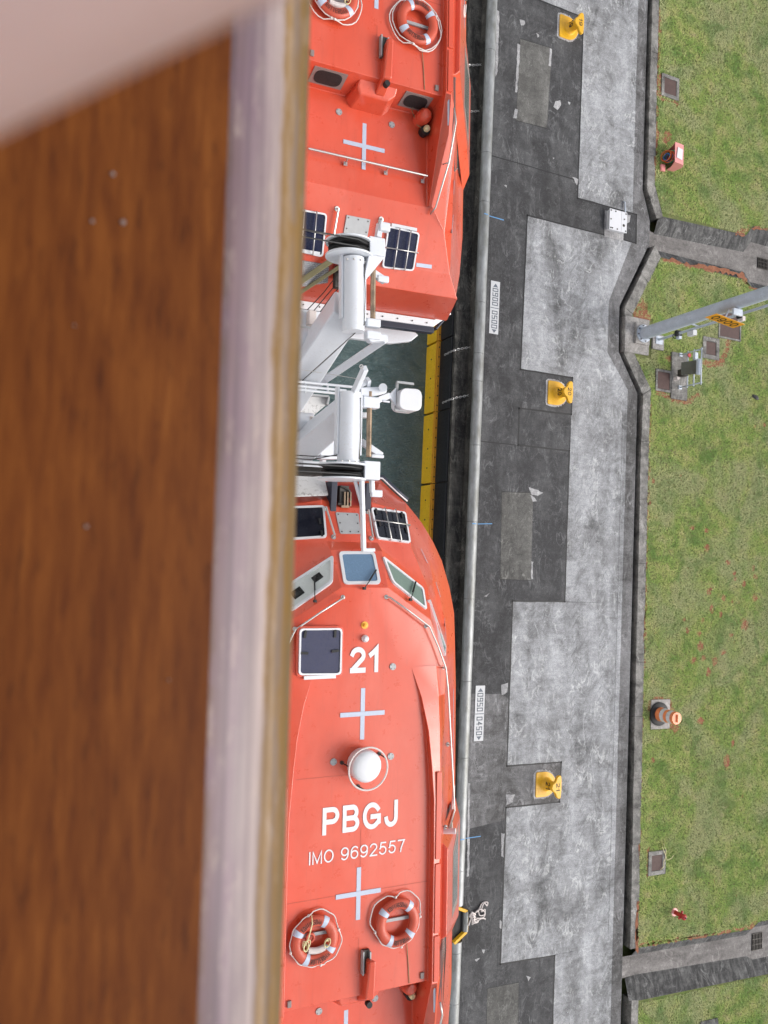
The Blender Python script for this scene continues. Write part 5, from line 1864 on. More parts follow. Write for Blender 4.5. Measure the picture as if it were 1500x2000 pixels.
# pocket: yellow lined recess
ym = (PKT0 + PKT1) / 2
pk = [(15.60, PKT1), (16.10, PKT1 - 0.22), (16.10, PKT0 + 0.35), (15.60, PKT0)]
pw = MB()
mb = MB()
for (xa, ya2), (xb, yb2) in zip(pk[:-1], pk[1:]):
    mb.beam(Vector((xa, ya2, -0.05)), Vector((xb, yb2, -0.05)), 0.11, 0.30)
pko = mb.build('pocket_liner', 'bollard', wall, bevel=0.02)
MB().box((15.85, ym, -0.50), (0.5, PKT1 - PKT0, 0.05)).build('pocket_floor', 'con_wall', wall)
MB().cyl((16.08, PKT0 + 0.35, 0.02), (16.08, PKT1 - 0.22, 0.02), 0.10, n=18).build('pocket_roller', 'coping', wall, smooth='auto')

# fenders on the wall
jy = [P(869, q_, -1.3).y for q_ in (665, 806, 945)]
pitch = (jy[0] - jy[2]) / 2
names = {0: 'black rubber wall fender with yellow face nearest the stern of the upper boat', 1: 'black rubber wall fender with yellow face beside the white searchlight',
         2: 'black rubber wall fender with yellow face beside the bow of boat 21', -1: 'black rubber wall fender partly hidden by the stern corner of the upper boat'}
fproto = None
DROP = []
for k in range(-5, 4):
    y0 = jy[0] - pitch * k
    if fproto is None:
        fr = empty('wall_fender', Vector((WX, y0, -1.1)))
        MB().box((-0.03, -pitch / 2, -0.02), (0.10, pitch - 0.05, 1.06)).build('rubber_block', 'fender', fr, local=True, bevel=0.02)
        MB().box((-0.105, -pitch / 2, -0.40), (0.21, pitch - 0.03, 0.05)).build('flange', 'amber', fr, local=True, bevel=0.006)
        MB().box((-0.19, -pitch / 2, -0.42), (0.04, pitch - 0.03, 0.16)).build('flange_lip', 'amber', fr, local=True, bevel=0.006)
        MB().box((-0.09, -pitch / 2, -1.10), (0.17, pitch - 0.08, 1.25)).build('face_panel', 'yellow', fr, local=True, bevel=0.02)
        bo_ = MB()
        for i in range(7):
            yy = -0.25 - i * (pitch - 0.5) / 6
            bo_.cyl((-0.13, yy, -0.372), (-0.13, yy, -0.36), 0.028, n=8)
            if i % 2:
                bo_.cyl((-0.17, yy, -0.9), (-0.19, yy, -0.9), 0.035, n=8)
        bo_.build('flange_bolts', 'steel_dark', fr, local=True)
        for yy in (-0.60, -2.45):
            eye = MB().cyl((-0.09, yy + 0.02, 0.10), (-0.06, yy + 0.02, 0.10), 0.10, n=16)
            eye.build('chain_hole', 'seal', fr, local=True)
            ch = MB()
            path = [Vector((-0.14, yy - 0.05, 0.10)), Vector((-0.05, yy + 0.02, 0.62)), Vector((0.03, yy + 0.05, 0.70)), Vector((0.30, yy + 0.13, 0.69)), Vector((0.66, yy + 0.24, 0.74))]
            cum_ = [0.0]
            for i in range(4):
                cum_.append(cum_[-1] + (path[i + 1] - path[i]).length)
            n_ = 15
            for i in range(n_):
                s_ = (i + 0.5) / n_ * cum_[-1]
                k_ = max(j_ for j_ in range(4) if cum_[j_] <= s_)
                dd = (path[k_ + 1] - path[k_]).normalized()
                c = path[k_] + dd * (s_ - cum_[k_])
                side = dd.cross(Vector((0, 1, 0))).normalized() if i % 2 else Vector((0, 1, 0))
                rr = cum_[-1] / n_ * 0.66
                ch.tube([c + dd * (rr * cos(t_ * pi / 4)) + side * (0.036 * sin(t_ * pi / 4)) for t_ in range(8)], 0.013, 5, closed=True)
            ch.build('chain', 'steel', fr, local=True)
        fproto = fr
    else:
        fr = copy_tree(fproto)
        fr.location = Vector((WX, y0, -1.1))
    if k not in (0, -4):
        for o_ in [q_ for q_ in fr.children if q_.name.startswith('chain')]:
            DROP.append(o_)
    lab = names.get(k)
    if lab is None:
        lab = 'dark rubber wall fender with two chains beside the upper boat' if k == -4 else 'dark rubber wall fender in the shade beside the upper boat' if k < -1 else 'dark rubber wall fender hanging below boat 21'
    tag(fr, lab, 'fender', 'fenders hung along the lock wall')

for o_ in DROP:
    bpy.data.objects.remove(o_)

# ------------------------------------------------------------------ quay paving
quay = tag(MB().add([(15.70, -120, -0.05), (23.9, -120, -0.05), (23.9, 120, -0.05), (15.70, 120, -0.05)], [(0, 1, 2, 3)]).build('quay_pavement', 'seal'), kind='structure')
far_ground = MB().add([(23.3, -300, -0.6), (300, -300, -0.6), (300, 300, -0.6), (23.3, 300, -0.6)], [(0, 1, 2, 3)]).build('terrain', 'lawn')
tag(far_ground, kind='structure')


def slab(pts, mat, inset=0.008, z=0.0, name='concrete_slab', th=0.045):
    bm = bmesh.new()
    vs = [bm.verts.new((x, y_, z)) for x, y_ in pts]
    f = bm.faces.new(vs)
    if f.normal.z < 0 or f.calc_area() and (bmesh.ops.recalc_face_normals(bm, faces=[f]) or False):
        pass
    f.normal_update()
    if f.normal.z < 0:
        f.normal_flip()
    r_ = bmesh.ops.inset_region(bm, faces=[f], thickness=inset, use_even_offset=True)
    bmesh.ops.delete(bm, geom=r_['faces'], context='FACES')
    ex = bmesh.ops.extrude_face_region(bm, geom=list(bm.faces))
    vv = [g for g in ex['geom'] if isinstance(g, bmesh.types.BMVert)]
    bmesh.ops.translate(bm, verts=vv, vec=(0, 0, -th))
    bmesh.ops.recalc_face_normals(bm, faces=bm.faces)
    me = bpy.data.meshes.new(name)
    bm.to_mesh(me)
    bm.free()
    me.materials.append(M[mat])
    o_ = bpy.data.objects.new(name, me)
    COL.objects.link(o_)
    o_.parent = quay
    return o_


E0x = 15.965
GX = 23.12
slab([(E0x, 15.68), (20.04, 15.68), (20.04, 22.5), (17.8, 22.5), (17.8, 45), (E0x, 45)], 'con_dark')
slab([(E0x, 4.66), (17.61, 4.66), (17.61, 6.12), (20.06, 6.15), (20.06, 7.62), (17.60, 7.62), (17.67, 13.71), (23.07, 13.71), (23.07, 14.92), (20.04, 14.92), (20.04, 15.68), (E0x, 15.68)], 'con_dark')
slab([(17.61, 4.68), (20.03, 4.68), (20.05, 6.13), (17.61, 6.11)], 'con_dark')
slab([(E0x, 4.66), (E0x, -4.7), (17.3, -4.75), (17.62, -4.95), (17.62, -1.27), (20.03, -1.24), (20.03, 4.66)], 'con_dark')
slab([(E0x, -4.7), (E0x, -9.6), (17.62, -9.4), (17.66, -8.93), (20.08, -8.93), (20.10, -7.42), (17.62, -7.42), (17.62, -4.95), (17.3, -4.75)], 'con_gutter')
slab([(E0x, -9.6), (E0x, -45), (20.12, -45), (20.08, -14.66), (17.64, -14.62), (17.62, -9.4)], 'con_dark')
slab([(17.8, 45), (17.8, 22.5), (20.04, 22.5), (20.04, 18.75), (22.85, 18.75), (22.85, 45)], 'con_light')
slab([(20.04, 18.75), (20.04, 14.93), (22.85, 14.92), (22.85, 18.75)], 'con_light')
slab([(17.67, 13.70), (17.60, 7.62), (20.06, 7.62), (20.06, 4.68), (22.85, 4.68), (22.85, 7.5), (21.75, 8.9), (21.75, 11.0), (22.85, 13.70)], 'con_light')
slab([(20.03, 4.68), (20.03, -1.24), (22.85, -1.24), (22.85, 4.68)], 'con_light')
slab([(17.62, -1.27), (17.62, -7.42), (20.10, -7.42), (20.10, -10.8), (22.85, -10.7), (22.85, -1.24)], 'con_light')
slab([(17.64, -8.93), (20.10, -8.93), (20.10, -10.8), (22.85, -10.7), (22.85, -14.66), (17.64, -14.64)], 'con_light')
slab([(20.10, -14.66), (22.85, -14.66), (22.85, -45), (20.12, -45)], 'con_light')
# outer margin strip beside the gutter
slab([(22.85, 45), (22.85, 14.95), (23.07, 14.95), (23.07, 13.72), (22.85, 13.70), (21.75, 11.0), (21.75, 8.9), (22.85, 7.5), (22.85, -45), (23.37, -45), (23.36, 7.4), (22.32, 9.0), (22.30, 10.9), (23.78, 13.8), (23.78, 14.8), (23.34, 16.05), (23.37, 45)], 'con_gutter')


def strip(pts, wd, z, name, mat, root=quay):
    mb = MB()
    pts = [Vector((x, y_, z)) for x, y_ in pts]
    rnd = random.Random(int(abs(pts[0].y) * 10))
    for a_, b_ in zip(pts[:-1], pts[1:]):
        d = (b_ - a_)
        n_ = max(1, int(d.length / 0.35))
        dn = d.normalized()
        s = Vector((-dn.y, dn.x, 0)) * wd / 2
        a2, b2_ = a_ - dn * wd * 0.5, b_ + dn * wd * 0.5
        rows = []
        for i in range(n_ + 1):
            p = a2.lerp(b2_, i / n_)
            j = rnd.uniform(-0.006, 0.006)
            ww = rnd.uniform(0.75, 1.15)
            rows += [p + s * ww + Vector((j, j, 0)), p - s * ww + Vector((j, j, 0))]
        mb.add(rows, [(2 * i, 2 * i + 1, 2 * i + 3, 2 * i + 2) for i in range(n_)])
    return mb.build(name, mat, root)


strip([(17.78, 22.5), (20.04, 22.5), (20.03, 14.93), (23.06, 14.91), (23.07, 13.70), (17.67, 13.71), (17.60, 7.62), (20.06, 7.62), (20.06, 6.15), (17.61, 6.11), (17.62, 4.68)], 0.065, 0.004, 'joint_sealant', 'seal')
strip([(17.62, 4.69), (20.02, 4.69), (20.03, -1.24), (17.62, -1.27), (17.62, -7.42), (20.10, -7.42), (20.08, -8.93), (17.65, -8.94), (17.64, -14.62), (20.08, -14.68), (20.12, -40)], 0.060, 0.004, 'joint_sealant', 'seal')
strip([(E0x, 15.68), (20.03, 15.66)], 0.045, 0.004, 'joint_sealant', 'seal')
strip([(E0x, 4.66), (17.62, 4.68)], 0.035, 0.004, 'joint_sealant', 'seal')
strip([(22.62, 7.0), (22.62, -14.5)], 0.012, 0.004, 'hairline_joint', 'seal')
strip([(17.55, -9.0), (17.50, -16.0)], 0.010, 0.004, 'hairline_joint', 'seal')


def ground_patch(name, pix, mat, z=0.006, root=quay, jag=0.0, outline=None):
    pts = [P(x, y_, 0) for x, y_ in pix]
    if jag:
        rnd = random.Random(int(pts[0].y * 100))
        out = []
        for i in range(len(pts)):
            a_, b_ = pts[i], pts[(i + 1) % len(pts)]
            n_ = max(2, int((b_ - a_).length / 0.12))
            for k in range(n_):
                p = a_.lerp(b_, k / n_)
                out.append(p + Vector((rnd.uniform(-jag, jag), rnd.uniform(-jag, jag), 0)))
        pts = out
    for p in pts:
        p.z = z
    if outline:
        c = sum(pts, Vector()) / len(pts)
        big = [c + (p - c) * 1.0 + (p - c).normalized() * outline for p in pts]
        for p in big:
            p.z = z - 0.003
        MB().add(big, [list(range(len(big)))]).build('patch_joint', 'seal', root)
    return MB().add(pts, [list(range(len(pts)))]).build(name, mat, root)


ground_patch('repair_patch', [(1016, 76), (1078, 95), (1068, 250), (1008, 235)], 'con_patch', outline=0.022)
ground_patch('repair_patch', [(980, 961), (1041, 963), (1037, 1133), (977, 1131)], 'con_patch', outline=0.022)
ground_patch('repair_patch', [(952, 1931), (1013, 1919), (1012, 2010), (950, 2010)], 'con_patch', outline=0.02)
for pix in ([(1011, 86), (1016, 88), (1010, 180), (1006, 180)], [(1006, 212), (1012, 214), (1009, 233), (1003, 231)], [(1074, 95), (1078, 97), (1076, 130), (1072, 128)],
            [(969, 20), (975, 22), (972, 140), (967, 150)], [(1084, 198), (1094, 196), (1096, 206), (1088, 214), (1081, 209)], [(1109, 198), (1114, 200), (1112, 206)],
            [(1117, 345), (1129, 350), (1127, 362)], [(1032, 951), (1050, 957), (1061, 963), (1050, 968), (1038, 966)], [(1036, 967), (1044, 972), (1048, 979), (1040, 980)],
            [(1038, 1097), (1041, 1097), (1040, 1131), (1037, 1131)], [(979, 1338), (992, 1334), (991, 1352), (980, 1358)], [(945, 1165), (956, 1158), (950, 1166)],
            [(979, 1627), (985, 1628), (983, 1675), (979, 1672)], [(976, 1798), (980, 1800), (979, 1815), (975, 1812)], [(1028, 1905), (1036, 1908), (1032, 1916)],
            [(927, 1874), (938, 1869), (936, 1873), (930, 1879)], [(941, 1855), (946, 1854), (945, 1862)], [(1014, 38), (1024, 40), (1026, 48), (1018, 50)],
            [(985, 362), (990, 362), (989, 367)], [(1079, 307), (1083, 309), (1080, 312)], [(1048, 65), (1054, 70), (1050, 74)],
            [(914, 1530), (918, 1530), (917, 1600), (916, 1712), (912, 1712)], [(1215, 418), (1231, 420), (1229, 433), (1221, 440)], [(988, 1552), (1005, 1552), (1000, 1568), (989, 1572)]):
    ground_patch('pale_splash', pix, 'con_slab', z=0.008, jag=0.018)
for (a_, b_) in (((948, 420), (983, 430)), ((925, 1023), (960, 1023)), ((902, 1638), (938, 1633))):
    pa_, pb_ = P(*a_, 0), P(*b_, 0)
    strip([(max(pa_.x, 15.97), pa_.y), (pb_.x, pb_.y)], 0.035, 0.010, 'blue_mark', 'bluepaint')
    MB().box((15.76, pa_.y, 0.094), (0.18, 0.035, 0.006)).build('blue_mark', 'bluepaint', quay)

# ------------------------------------------------------------------ distance markers with square digits
DIG = {'0': [((0, 0), (1, 0)), ((1, 0), (1, 1)), ((1, 1), (0, 1)), ((0, 1), (0, 0))],
       '9': [((0, 0), (1, 0)), ((1, 0), (1, 1)), ((1, 1), (0, 1)), ((0, 1), (0, .5)), ((0, .5), (1, .5))],
       '5': [((0, 0), (1, 0)), ((1, 0), (1, .5)), ((1, .5), (0, .5)), ((0, .5), (0, 1)), ((0, 1), (1, 1))],
       '4': [((.68, 0), (.68, 1)), ((.68, 1), (0, .34)), ((0, .34), (1, .34))]}


def marker(c1, top, txt, label):
    p0, p1 = c1
    cx, y_hi, y_lo = 16.335, p0, p1
    root = empty('distance_marker', Vector((cx, (y_hi + y_lo) / 2, 0.004)))
    tag(root, label, 'marker plate', 'distance markers along the lock edge')
    h = (y_hi - y_lo)
    wd = 0.40
    MB().box((0, 0, 0.008), (wd, h, 0.012)).build('plate', 'board', root, local=True)
    mb = MB()
    z = 0.0155
    def stroke(a_, b_, t_=0.036):
        a_, b_ = Vector((*a_, z)), Vector((*b_, z))
        d = (b_ - a_).normalized() * t_ / 2
        s = Vector((-d.y, d.x, 0))
        mb.add([a_ - d + s, a_ - d - s, b_ + d - s, b_ + d + s], [(0, 1, 2, 3)])
    cell = h / 12.2
    # text reads from the lower end of the photo to the upper one turned: digit up = +x(-) direction
    seq = [('tri', 1)] + [(ch, 0) for ch in txt[:4]] + [('bar', 0)] + [(ch, 0) for ch in txt[4:]] + [('tri', -1)]
    pos = h / 2 - cell * 0.95
    for ch, d_ in seq:
        if ch == 'tri':
            yy = pos
            s = cell * 0.42
            mb.add([Vector((-0.10, yy - s * d_, z)), Vector((0.12, yy - s * d_, z)), Vector((0.01, yy + s * d_, z))], [(0, 1, 2)])
            pos -= cell * 1.08
        elif ch == 'bar':
            stroke((-0.17, pos + cell * 0.12), (0.17, pos + cell * 0.12), 0.03)
            pos -= cell * 0.92
        else:
            # glyph x runs down the picture (-y), glyph y runs towards +x of the plate
            gw, gh = cell * 0.62, 0.215
            for a_, b_ in DIG[ch]:
                f_ = lambda q_: (-gh / 2 + gh * q_[1] + 0.01, pos + gw / 2 - gw * q_[0])
                stroke(f_(a_), f_(b_))
            pos -= cell * 1.08
    mb.build('numerals', 'greyink', root, local=True)


marker((P(967, 549.5, 0).y, P(963, 652, 0).y), 0, '09000500', 'white marker plate reading 0900 on plain dark concrete, level with the mast')
marker((P(938, 1339, 0).y, P(935, 1447, 0).y), 0, '09500450', 'white marker plate reading 0950 on streaked concrete, level with the traffic barrel')


# ------------------------------------------------------------------ bollards
def bollard(px, py, num, label):
    c = P(px, py, 0)
    root = empty('bollard', c)
    tag(root, label, 'bollard', 'yellow mooring bollards on the quay')
    hw = 0.50
    base = [Vector((-0.50, -0.47, 0.05)), Vector((-0.50, 0.47, 0.05))]
    for k in range(13):
        a = pi / 2 - pi * k / 12
        base.append(Vector((-0.10 + 0.50 * cos(a), 0.47 * sin(a), 0.05)))
    ap = [Vector((p.x * 1.14 - 0.02, p.y * 1.16, 0.012)) for p in base]
    rnd = random.Random(num)
    ap = [p + Vector((rnd.uniform(-0.02, 0.02), rnd.uniform(-0.03, 0.03), 0)) for p in rounded(ap, 0.15)]
    MB().prism(ap, 0.010).build('base_apron', 'con_slab', root, local=True)
    MB().prism(rounded(base, 0.07), 0.05).build('base_plate', 'bollard', root, local=True, bevel=0.02, seg=3)
    mb = MB()
    prof = [(0.26, 0.05), (0.215, 0.09), (0.18, 0.16), (0.165, 0.30), (0.19, 0.40), (0.20, 0.46)]
    n_ = 28
    vs = []
    for r_, z in prof:
        vs += [Vector((-0.02 + 0.10 * (z / 0.46) + r_ * cos(2 * pi * i / n_), r_ * 1.05 * sin(2 * pi * i / n_), z)) for i in range(n_)]
    fs = [(j * n_ + i, j * n_ + (i + 1) % n_, (j + 1) * n_ + (i + 1) % n_, (j + 1) * n_ + i) for j in range(len(prof) - 1) for i in range(n_)]
    mb.add(vs, fs + [list(range((len(prof) - 1) * n_, len(prof) * n_))])
    mb.build('neck', 'bollard', root, local=True, smooth=True)
    head = []
    for x, y_ in ((-0.20, 0.0), (-0.15, 0.12), (-0.02, 0.22), (0.04, 0.36), (0.10, 0.42), (0.18, 0.44), (0.25, 0.40), (0.27, 0.20), (0.275, 0.0), (0.27, -0.20), (0.25, -0.40), (0.18, -0.44), (0.10, -0.42), (0.04, -0.36), (-0.02, -0.22), (-0.15, -0.12)):
        head.append(Vector((x + 0.04, y_, 0.56)))
    MB().prism(head, 0.13).build('head', 'bollard', root, local=True, bevel=0.045, seg=4)
    tx = MB()
    for x, s, z in ((0.085, 0.11, 0.564),):
        put_text(tx, str(num), Vector((x - 0.03, 0.16, z)), Vector((0, -0.30, 0)), Vector((0.16, 0, 0)), 0.14)
    to = tx.build('number', 'ink', root, local=True)
    tx = MB()
    sn = Vector((0.3, 0, 1)).normalized()
    put_text(tx, str(num), Vector((-0.165, 0.15, 0.20)), Vector((0, -0.28, 0)), Vector((0.04, 0, 0.21)), 0.16)
    tx.build('number', 'ink', root, local=True)
    return root


bollard(1112, 57, 19, 'yellow mooring bollard painted 19 near the top edge')
bollard(1090, 769, 20, 'yellow mooring bollard painted 20 in the squared inset')
bollard(1067, 1531, 21, 'yellow mooring bollard painted 21 near the rope on the coping')

# rope heap on the pocket
rp = MB()
pts = []
for (x, y_, z) in ((915, 1808, 0.15), (922, 1790, 0.1), (935, 1776, 0.05), (942, 1764, 0.04), (952, 1762, 0.05), (951, 1769, 0.06), (945, 1764, 0.07), (940, 1780, 0.05), (947, 1776, 0.08), (946, 1786, 0.06), (937, 1788, 0.08), (934, 1780, 0.06),
                   (929, 1782, 0.09), (938, 1776, 0.11), (947, 1782, 0.05), (944, 1792, 0.05), (930, 1794, 0.08), (934, 1800, 0.03), (928, 1802, 0.06), (940, 1794, 0.05), (949, 1795, 0.03)):
    pts.append(P(x, y_, z))
sm = []
for i in range(len(pts) - 1):
    p0, p1, p2, p3 = pts[max(0, i - 1)], pts[i], pts[i + 1], pts[min(len(pts) - 1, i + 2)]
    for k in range(6):
        t_ = k / 6
        sm.append(0.5 * ((2 * p1) + (p2 - p0) * t_ + (2 * p0 - 5 * p1 + 4 * p2 - p3) * t_ * t_ + (3 * p1 - p0 - 3 * p2 + p3) * t_ ** 3))
tag(rp.tube(sm, 0.022, 7).build('mooring_rope', 'rope', smooth=True), 'tangled white rope beside the yellow pocket in the coping', 'rope')
rg = MB()
for k in range(4):
    rg.tube([P(917 + 2 * k, 1790 + 3 * k, 0.13), P(922 + k, 1782 + 4 * k, 0.2), P(928, 1786 + 5 * k, 0.1), P(922, 1796 + 3 * k, 0.16)], 0.035, 6)
rg.tube([P(890, 1763, -0.3), P(905, 1778, 0.0), P(918, 1792, 0.14)], 0.008, 5)
tag(rg.build('rag_bundle', 'rope', smooth=True), 'pale rags wrapped round the roller in the yellow pocket', 'rag')

# white bolted box
bxr = empty('utility_box', P(1203, 434, 0))
tag(bxr, 'white bolted box with a grey conduit in the dark inset of the quay', 'box')
q = [P(1184, 412, 0), P(1221, 419, 0), P(1220, 456, 0), P(1185, 450, 0)]
q0 = [P(1182, 415, 0), P(1218, 422, 0), P(1217, 455, 0), P(1183, 449, 0)]
xs = [p.x for p in q0]
ys_ = [p.y for p in q0]
cx, cy = sum(xs) / 4, sum(ys_) / 4
MB().box((cx - 0.02, cy - 0.14, 0.012), (0.98, 1.10, 0.02)).build('mortar_bed', 'con_slab', bxr)
MB().box((cx, cy, 0.12), (0.86, 0.80, 0.22)).build('case', 'board', bxr, bevel=0.012)
MB().box((cx - 0.15, cy, 0.235), (0.60, 0.86, 0.02)).build('cover', 'rim_white', bxr, bevel=0.004)
MB().box((cx + 0.30, cy, 0.235), (0.28, 0.86, 0.02)).build('cover', 'rim_white', bxr, bevel=0.004)
sb = MB()
for x, y_ in ((-0.38, 0.36), (-0.15, 0.36), (0.38, 0.36), (-0.38, 0), (0.30, 0.12), (-0.38, -0.36), (-0.30, -0.36), (-0.05, -0.36), (0.38, -0.36)):
    sb.cyl((cx + x, cy + y_, 0.24), (cx + x, cy + y_, 0.262), 0.03, n=8)
sb.cyl((cx + 0.28, cy - 0.14, 0.24), (cx + 0.28, cy - 0.14, 0.25), 0.06, n=14)
sb.build('bolts', 'steel_dark', bxr)
MB().tube([Vector((cx + 0.40, cy + 0.30, 0.1)), Vector((cx + 0.46, cy + 0.5, 0.1)), Vector((cx + 0.46, cy + 0.95, 0.06)), Vector((cx + 0.42, cy + 1.0, -0.03))], 0.035, 10).build('conduit', 'galv', bxr, smooth=True)
# ------------------------------------------------------------------ gutter slot and curb
CURB = [
    ([(23.56, 60), (23.55, 17.6), (23.53, 16.1), (24.07, 14.95)], [(23.92, 60), (23.93, 17.6), (23.94, 16.4), (24.44, 15.06)]),
    ([(24.05, 13.8), (22.53, 10.87), (22.55, 8.96), (23.60, 7.39), (23.58, 5.4), (23.59, 0.4), (23.61, -5.8), (23.71, -14.97)],
     [(24.40, 13.35), (22.95, 10.67), (23.0, 9.2), (24.03, 7.65), (23.98, 5.5), (24.00, 0.4), (24.04, -5.8), (24.12, -14.97)]),
    ([(23.83, -16.95), (23.86, -60)], [(24.18, -17.0), (24.2, -60)]),
]
curb_root = tag(empty('curb', Vector((23.7, 0, 0))), 'weathered grey curb of short stones between gutter slot and lawn', 'curb')
rnd = random.Random(5)
for inner, outer in CURB:
    inner = [Vector((*p, 0)) for p in inner]
    outer = [Vector((*p, 0)) for p in outer]
    for i in range(len(inner) - 1):
        a0, a1, b0_, b1_ = inner[i], inner[i + 1], outer[i], outer[i + 1]
        ln_ = (a1 - a0).length
        k = max(1, round(ln_ / 2.1))
        cutp = [0] + [(j + rnd.uniform(-0.22, 0.22)) / k for j in range(1, k)] + [1]
        for s, t_ in zip(cutp[:-1], cutp[1:]):
            g = 0.003 / ln_
            pa_, pb_, pc, pd = a0.lerp(a1, s + g), b0_.lerp(b1_, s + g), b0_.lerp(b1_, t_ - g), a0.lerp(a1, t_ - g)
            if pa_.y < -26 or pa_.y > 34:
                continue
            j = [Vector((rnd.uniform(-.015, .015), 0, 0.06 + rnd.uniform(-.012, .012))) for _ in range(4)]
            MB().prism([p + q_ for p, q_ in zip((pa_, pb_, pc, pd), j)], 0.55, (0, 0, 1)).build('curb_stone', 'con_curb', curb_root, bevel=0.012)
# slot walls and bottom
gut = tag(MB().add([(22.0, -60, -0.62), (24.2, -60, -0.62), (24.2, 60, -0.62), (22.0, 60, -0.62)], [(0, 1, 2, 3)]).build('gutter_bottom', 'con_wall'), kind='structure')
# the pavement base must not cover the slot: a narrower base sheet
me = quay.data
for v in me.vertices:
    if v.co.x > 20:
        v.co.x = 21.9
lipm = MB()
lp = [(23.39, 60), (23.36, 16.05), (23.80, 14.8), (23.80, 13.8), (22.32, 10.9), (22.34, 9.0), (23.38, 7.4), (23.39, -14.97), (23.39, -60)]
for (xa, ya2), (xb, yb2) in zip(lp[:-1], lp[1:]):
    lipm.beam(Vector((xa - 0.15, ya2, -0.40)), Vector((xb - 0.15, yb2, -0.40)), 0.29, 0.70)
lipm.build('gutter_edge', 'con_wall', quay)

# ------------------------------------------------------------------ lawn, drainage channels
def sheet(name, pts, mat, z=None, kind='structure', root=None):
    mb = MB().add([Vector((x, y_, z)) if z is not None else Vector((x, y_, zz)) for x, y_, *r_ in pts for zz in (r_ or [0])], [list(range(len(pts)))])
    o_ = mb.build(name, mat, root)
    if kind:
        tag(o_, kind=kind)
    return o_


ZL = 0.05
lawn = sheet('lawn', [(23.93, 90), (23.93, 17.6), (23.95, 16.4), (24.44, 15.10), (29.25, 15.28), (29.65, 15.78), (120, 15.9), (120, 90)], 'lawn', ZL)
lawn2 = sheet('lawn', [(24.40, 13.35), (22.93, 10.67), (22.98, 9.2), (24.01, 7.65), (23.96, 5.5), (24.0, 0.4), (24.02, -5.8), (24.1, -14.97), (30.33, -15.10), (30.78, -14.85), (120, -14.85), (120, 12.95), (29.75, 12.95), (29.3, 13.27)], 'lawn', ZL)
lawn3 = sheet('lawn', [(24.16, -17.0), (24.18, -90), (120, -90), (120, -17.15), (31.3, -17.15), (30.68, -17.1)], 'lawn', ZL)

ch1 = tag(empty('drain_channel', Vector((26, 14.2, 0))), 'upper concrete drainage channel crossing the lawn, with a grate at its right end', 'drain', 'drainage channels')


def cpoly(name, pts, mat, root):
    return MB().add([Vector(p) for p in pts], [list(range(len(pts)))]).build(name, mat, root)


zb = -0.22
cpoly('bed', [(23.6, 14.55, zb), (23.6, 13.75, zb), (24.4, 13.70, zb), (29.5, 13.72, zb), (29.85, 13.35, zb), (34, 13.35, zb), (34, 15.2, zb), (29.85, 15.2, zb), (29.4, 14.65, zb), (24.4, 14.42, zb)], 'con_chan', ch1)
cpoly('side_slope', [(24.40, 15.10, ZL + .01), (24.15, 14.9, ZL), (24.2, 14.40, zb), (29.4, 14.65, zb), (29.26, 15.30, ZL + .01)], 'con_slope', ch1)
cpoly('side_slope', [(29.26, 15.30, ZL + .01), (29.4, 14.65, zb), (29.85, 15.2, zb), (29.68, 15.80, ZL + .01)], 'con_slope', ch1)
cpoly('side_slope', [(29.68, 15.80, ZL + .01), (29.85, 15.2, zb), (34, 15.2, zb), (34, 15.92, ZL + .01)], 'con_slope', ch1)
cpoly('side_slope', [(24.36, 13.33, ZL + .01), (24.2, 13.72, zb), (29.5, 13.72, zb), (29.28, 13.25, ZL + .01)], 'con_slope', ch1)
cpoly('side_slope', [(29.28, 13.25, ZL + .01), (29.5, 13.72, zb), (29.85, 13.35, zb), (29.74, 12.93, ZL + .01)], 'con_slope', ch1)
cpoly('side_slope', [(29.74, 12.93, ZL + .01), (29.85, 13.35, zb), (34, 13.35, zb), (34, 12.93, ZL + .01)], 'con_slope', ch1)
ch2 = tag(empty('drain_channel', Vector((26, -16, 0))), 'lower concrete drainage channel crossing the lawn near the bottom edge, with a grate', 'drain', 'drainage channels')
cpoly('bed', [(23.3, -15.35, zb), (24.2, -15.35, zb), (30.3, -15.45, zb), (30.5, -15.2, zb), (34, -15.2, zb), (34, -16.55, zb), (30.75, -16.55, zb), (30.4, -16.35, zb), (24.2, -16.15, zb), (23.3, -16.2, zb)], 'con_chan', ch2)
cpoly('side_slope', [(24.1, -14.96, ZL + .01), (24.0, -15.36, zb), (30.3, -15.45, zb), (30.35, -15.10, ZL + .01)], 'con_slope', ch2)
cpoly('side_slope', [(30.35, -15.10, ZL + .01), (30.3, -15.45, zb), (30.5, -15.2, zb), (30.8, -14.84, ZL + .01)], 'con_slope', ch2)
cpoly('side_slope', [(30.8, -14.84, ZL + .01), (30.5, -15.2, zb), (34, -15.2, zb), (34, -14.84, ZL + .01)], 'con_slope', ch2)
cpoly('side_slope', [(24.14, -17.02, ZL + .01), (23.7, -16.95, ZL), (23.7, -16.2, zb), (24.2, -16.15, zb), (30.4, -16.35, zb), (30.68, -17.12, ZL + .01)], 'con_slope', ch2)
cpoly('side_slope', [(30.68, -17.12, ZL + .01), (30.4, -16.35, zb), (30.75, -16.55, zb), (34, -16.55, zb), (34, -17.17, ZL + .01)], 'con_slope', ch2)


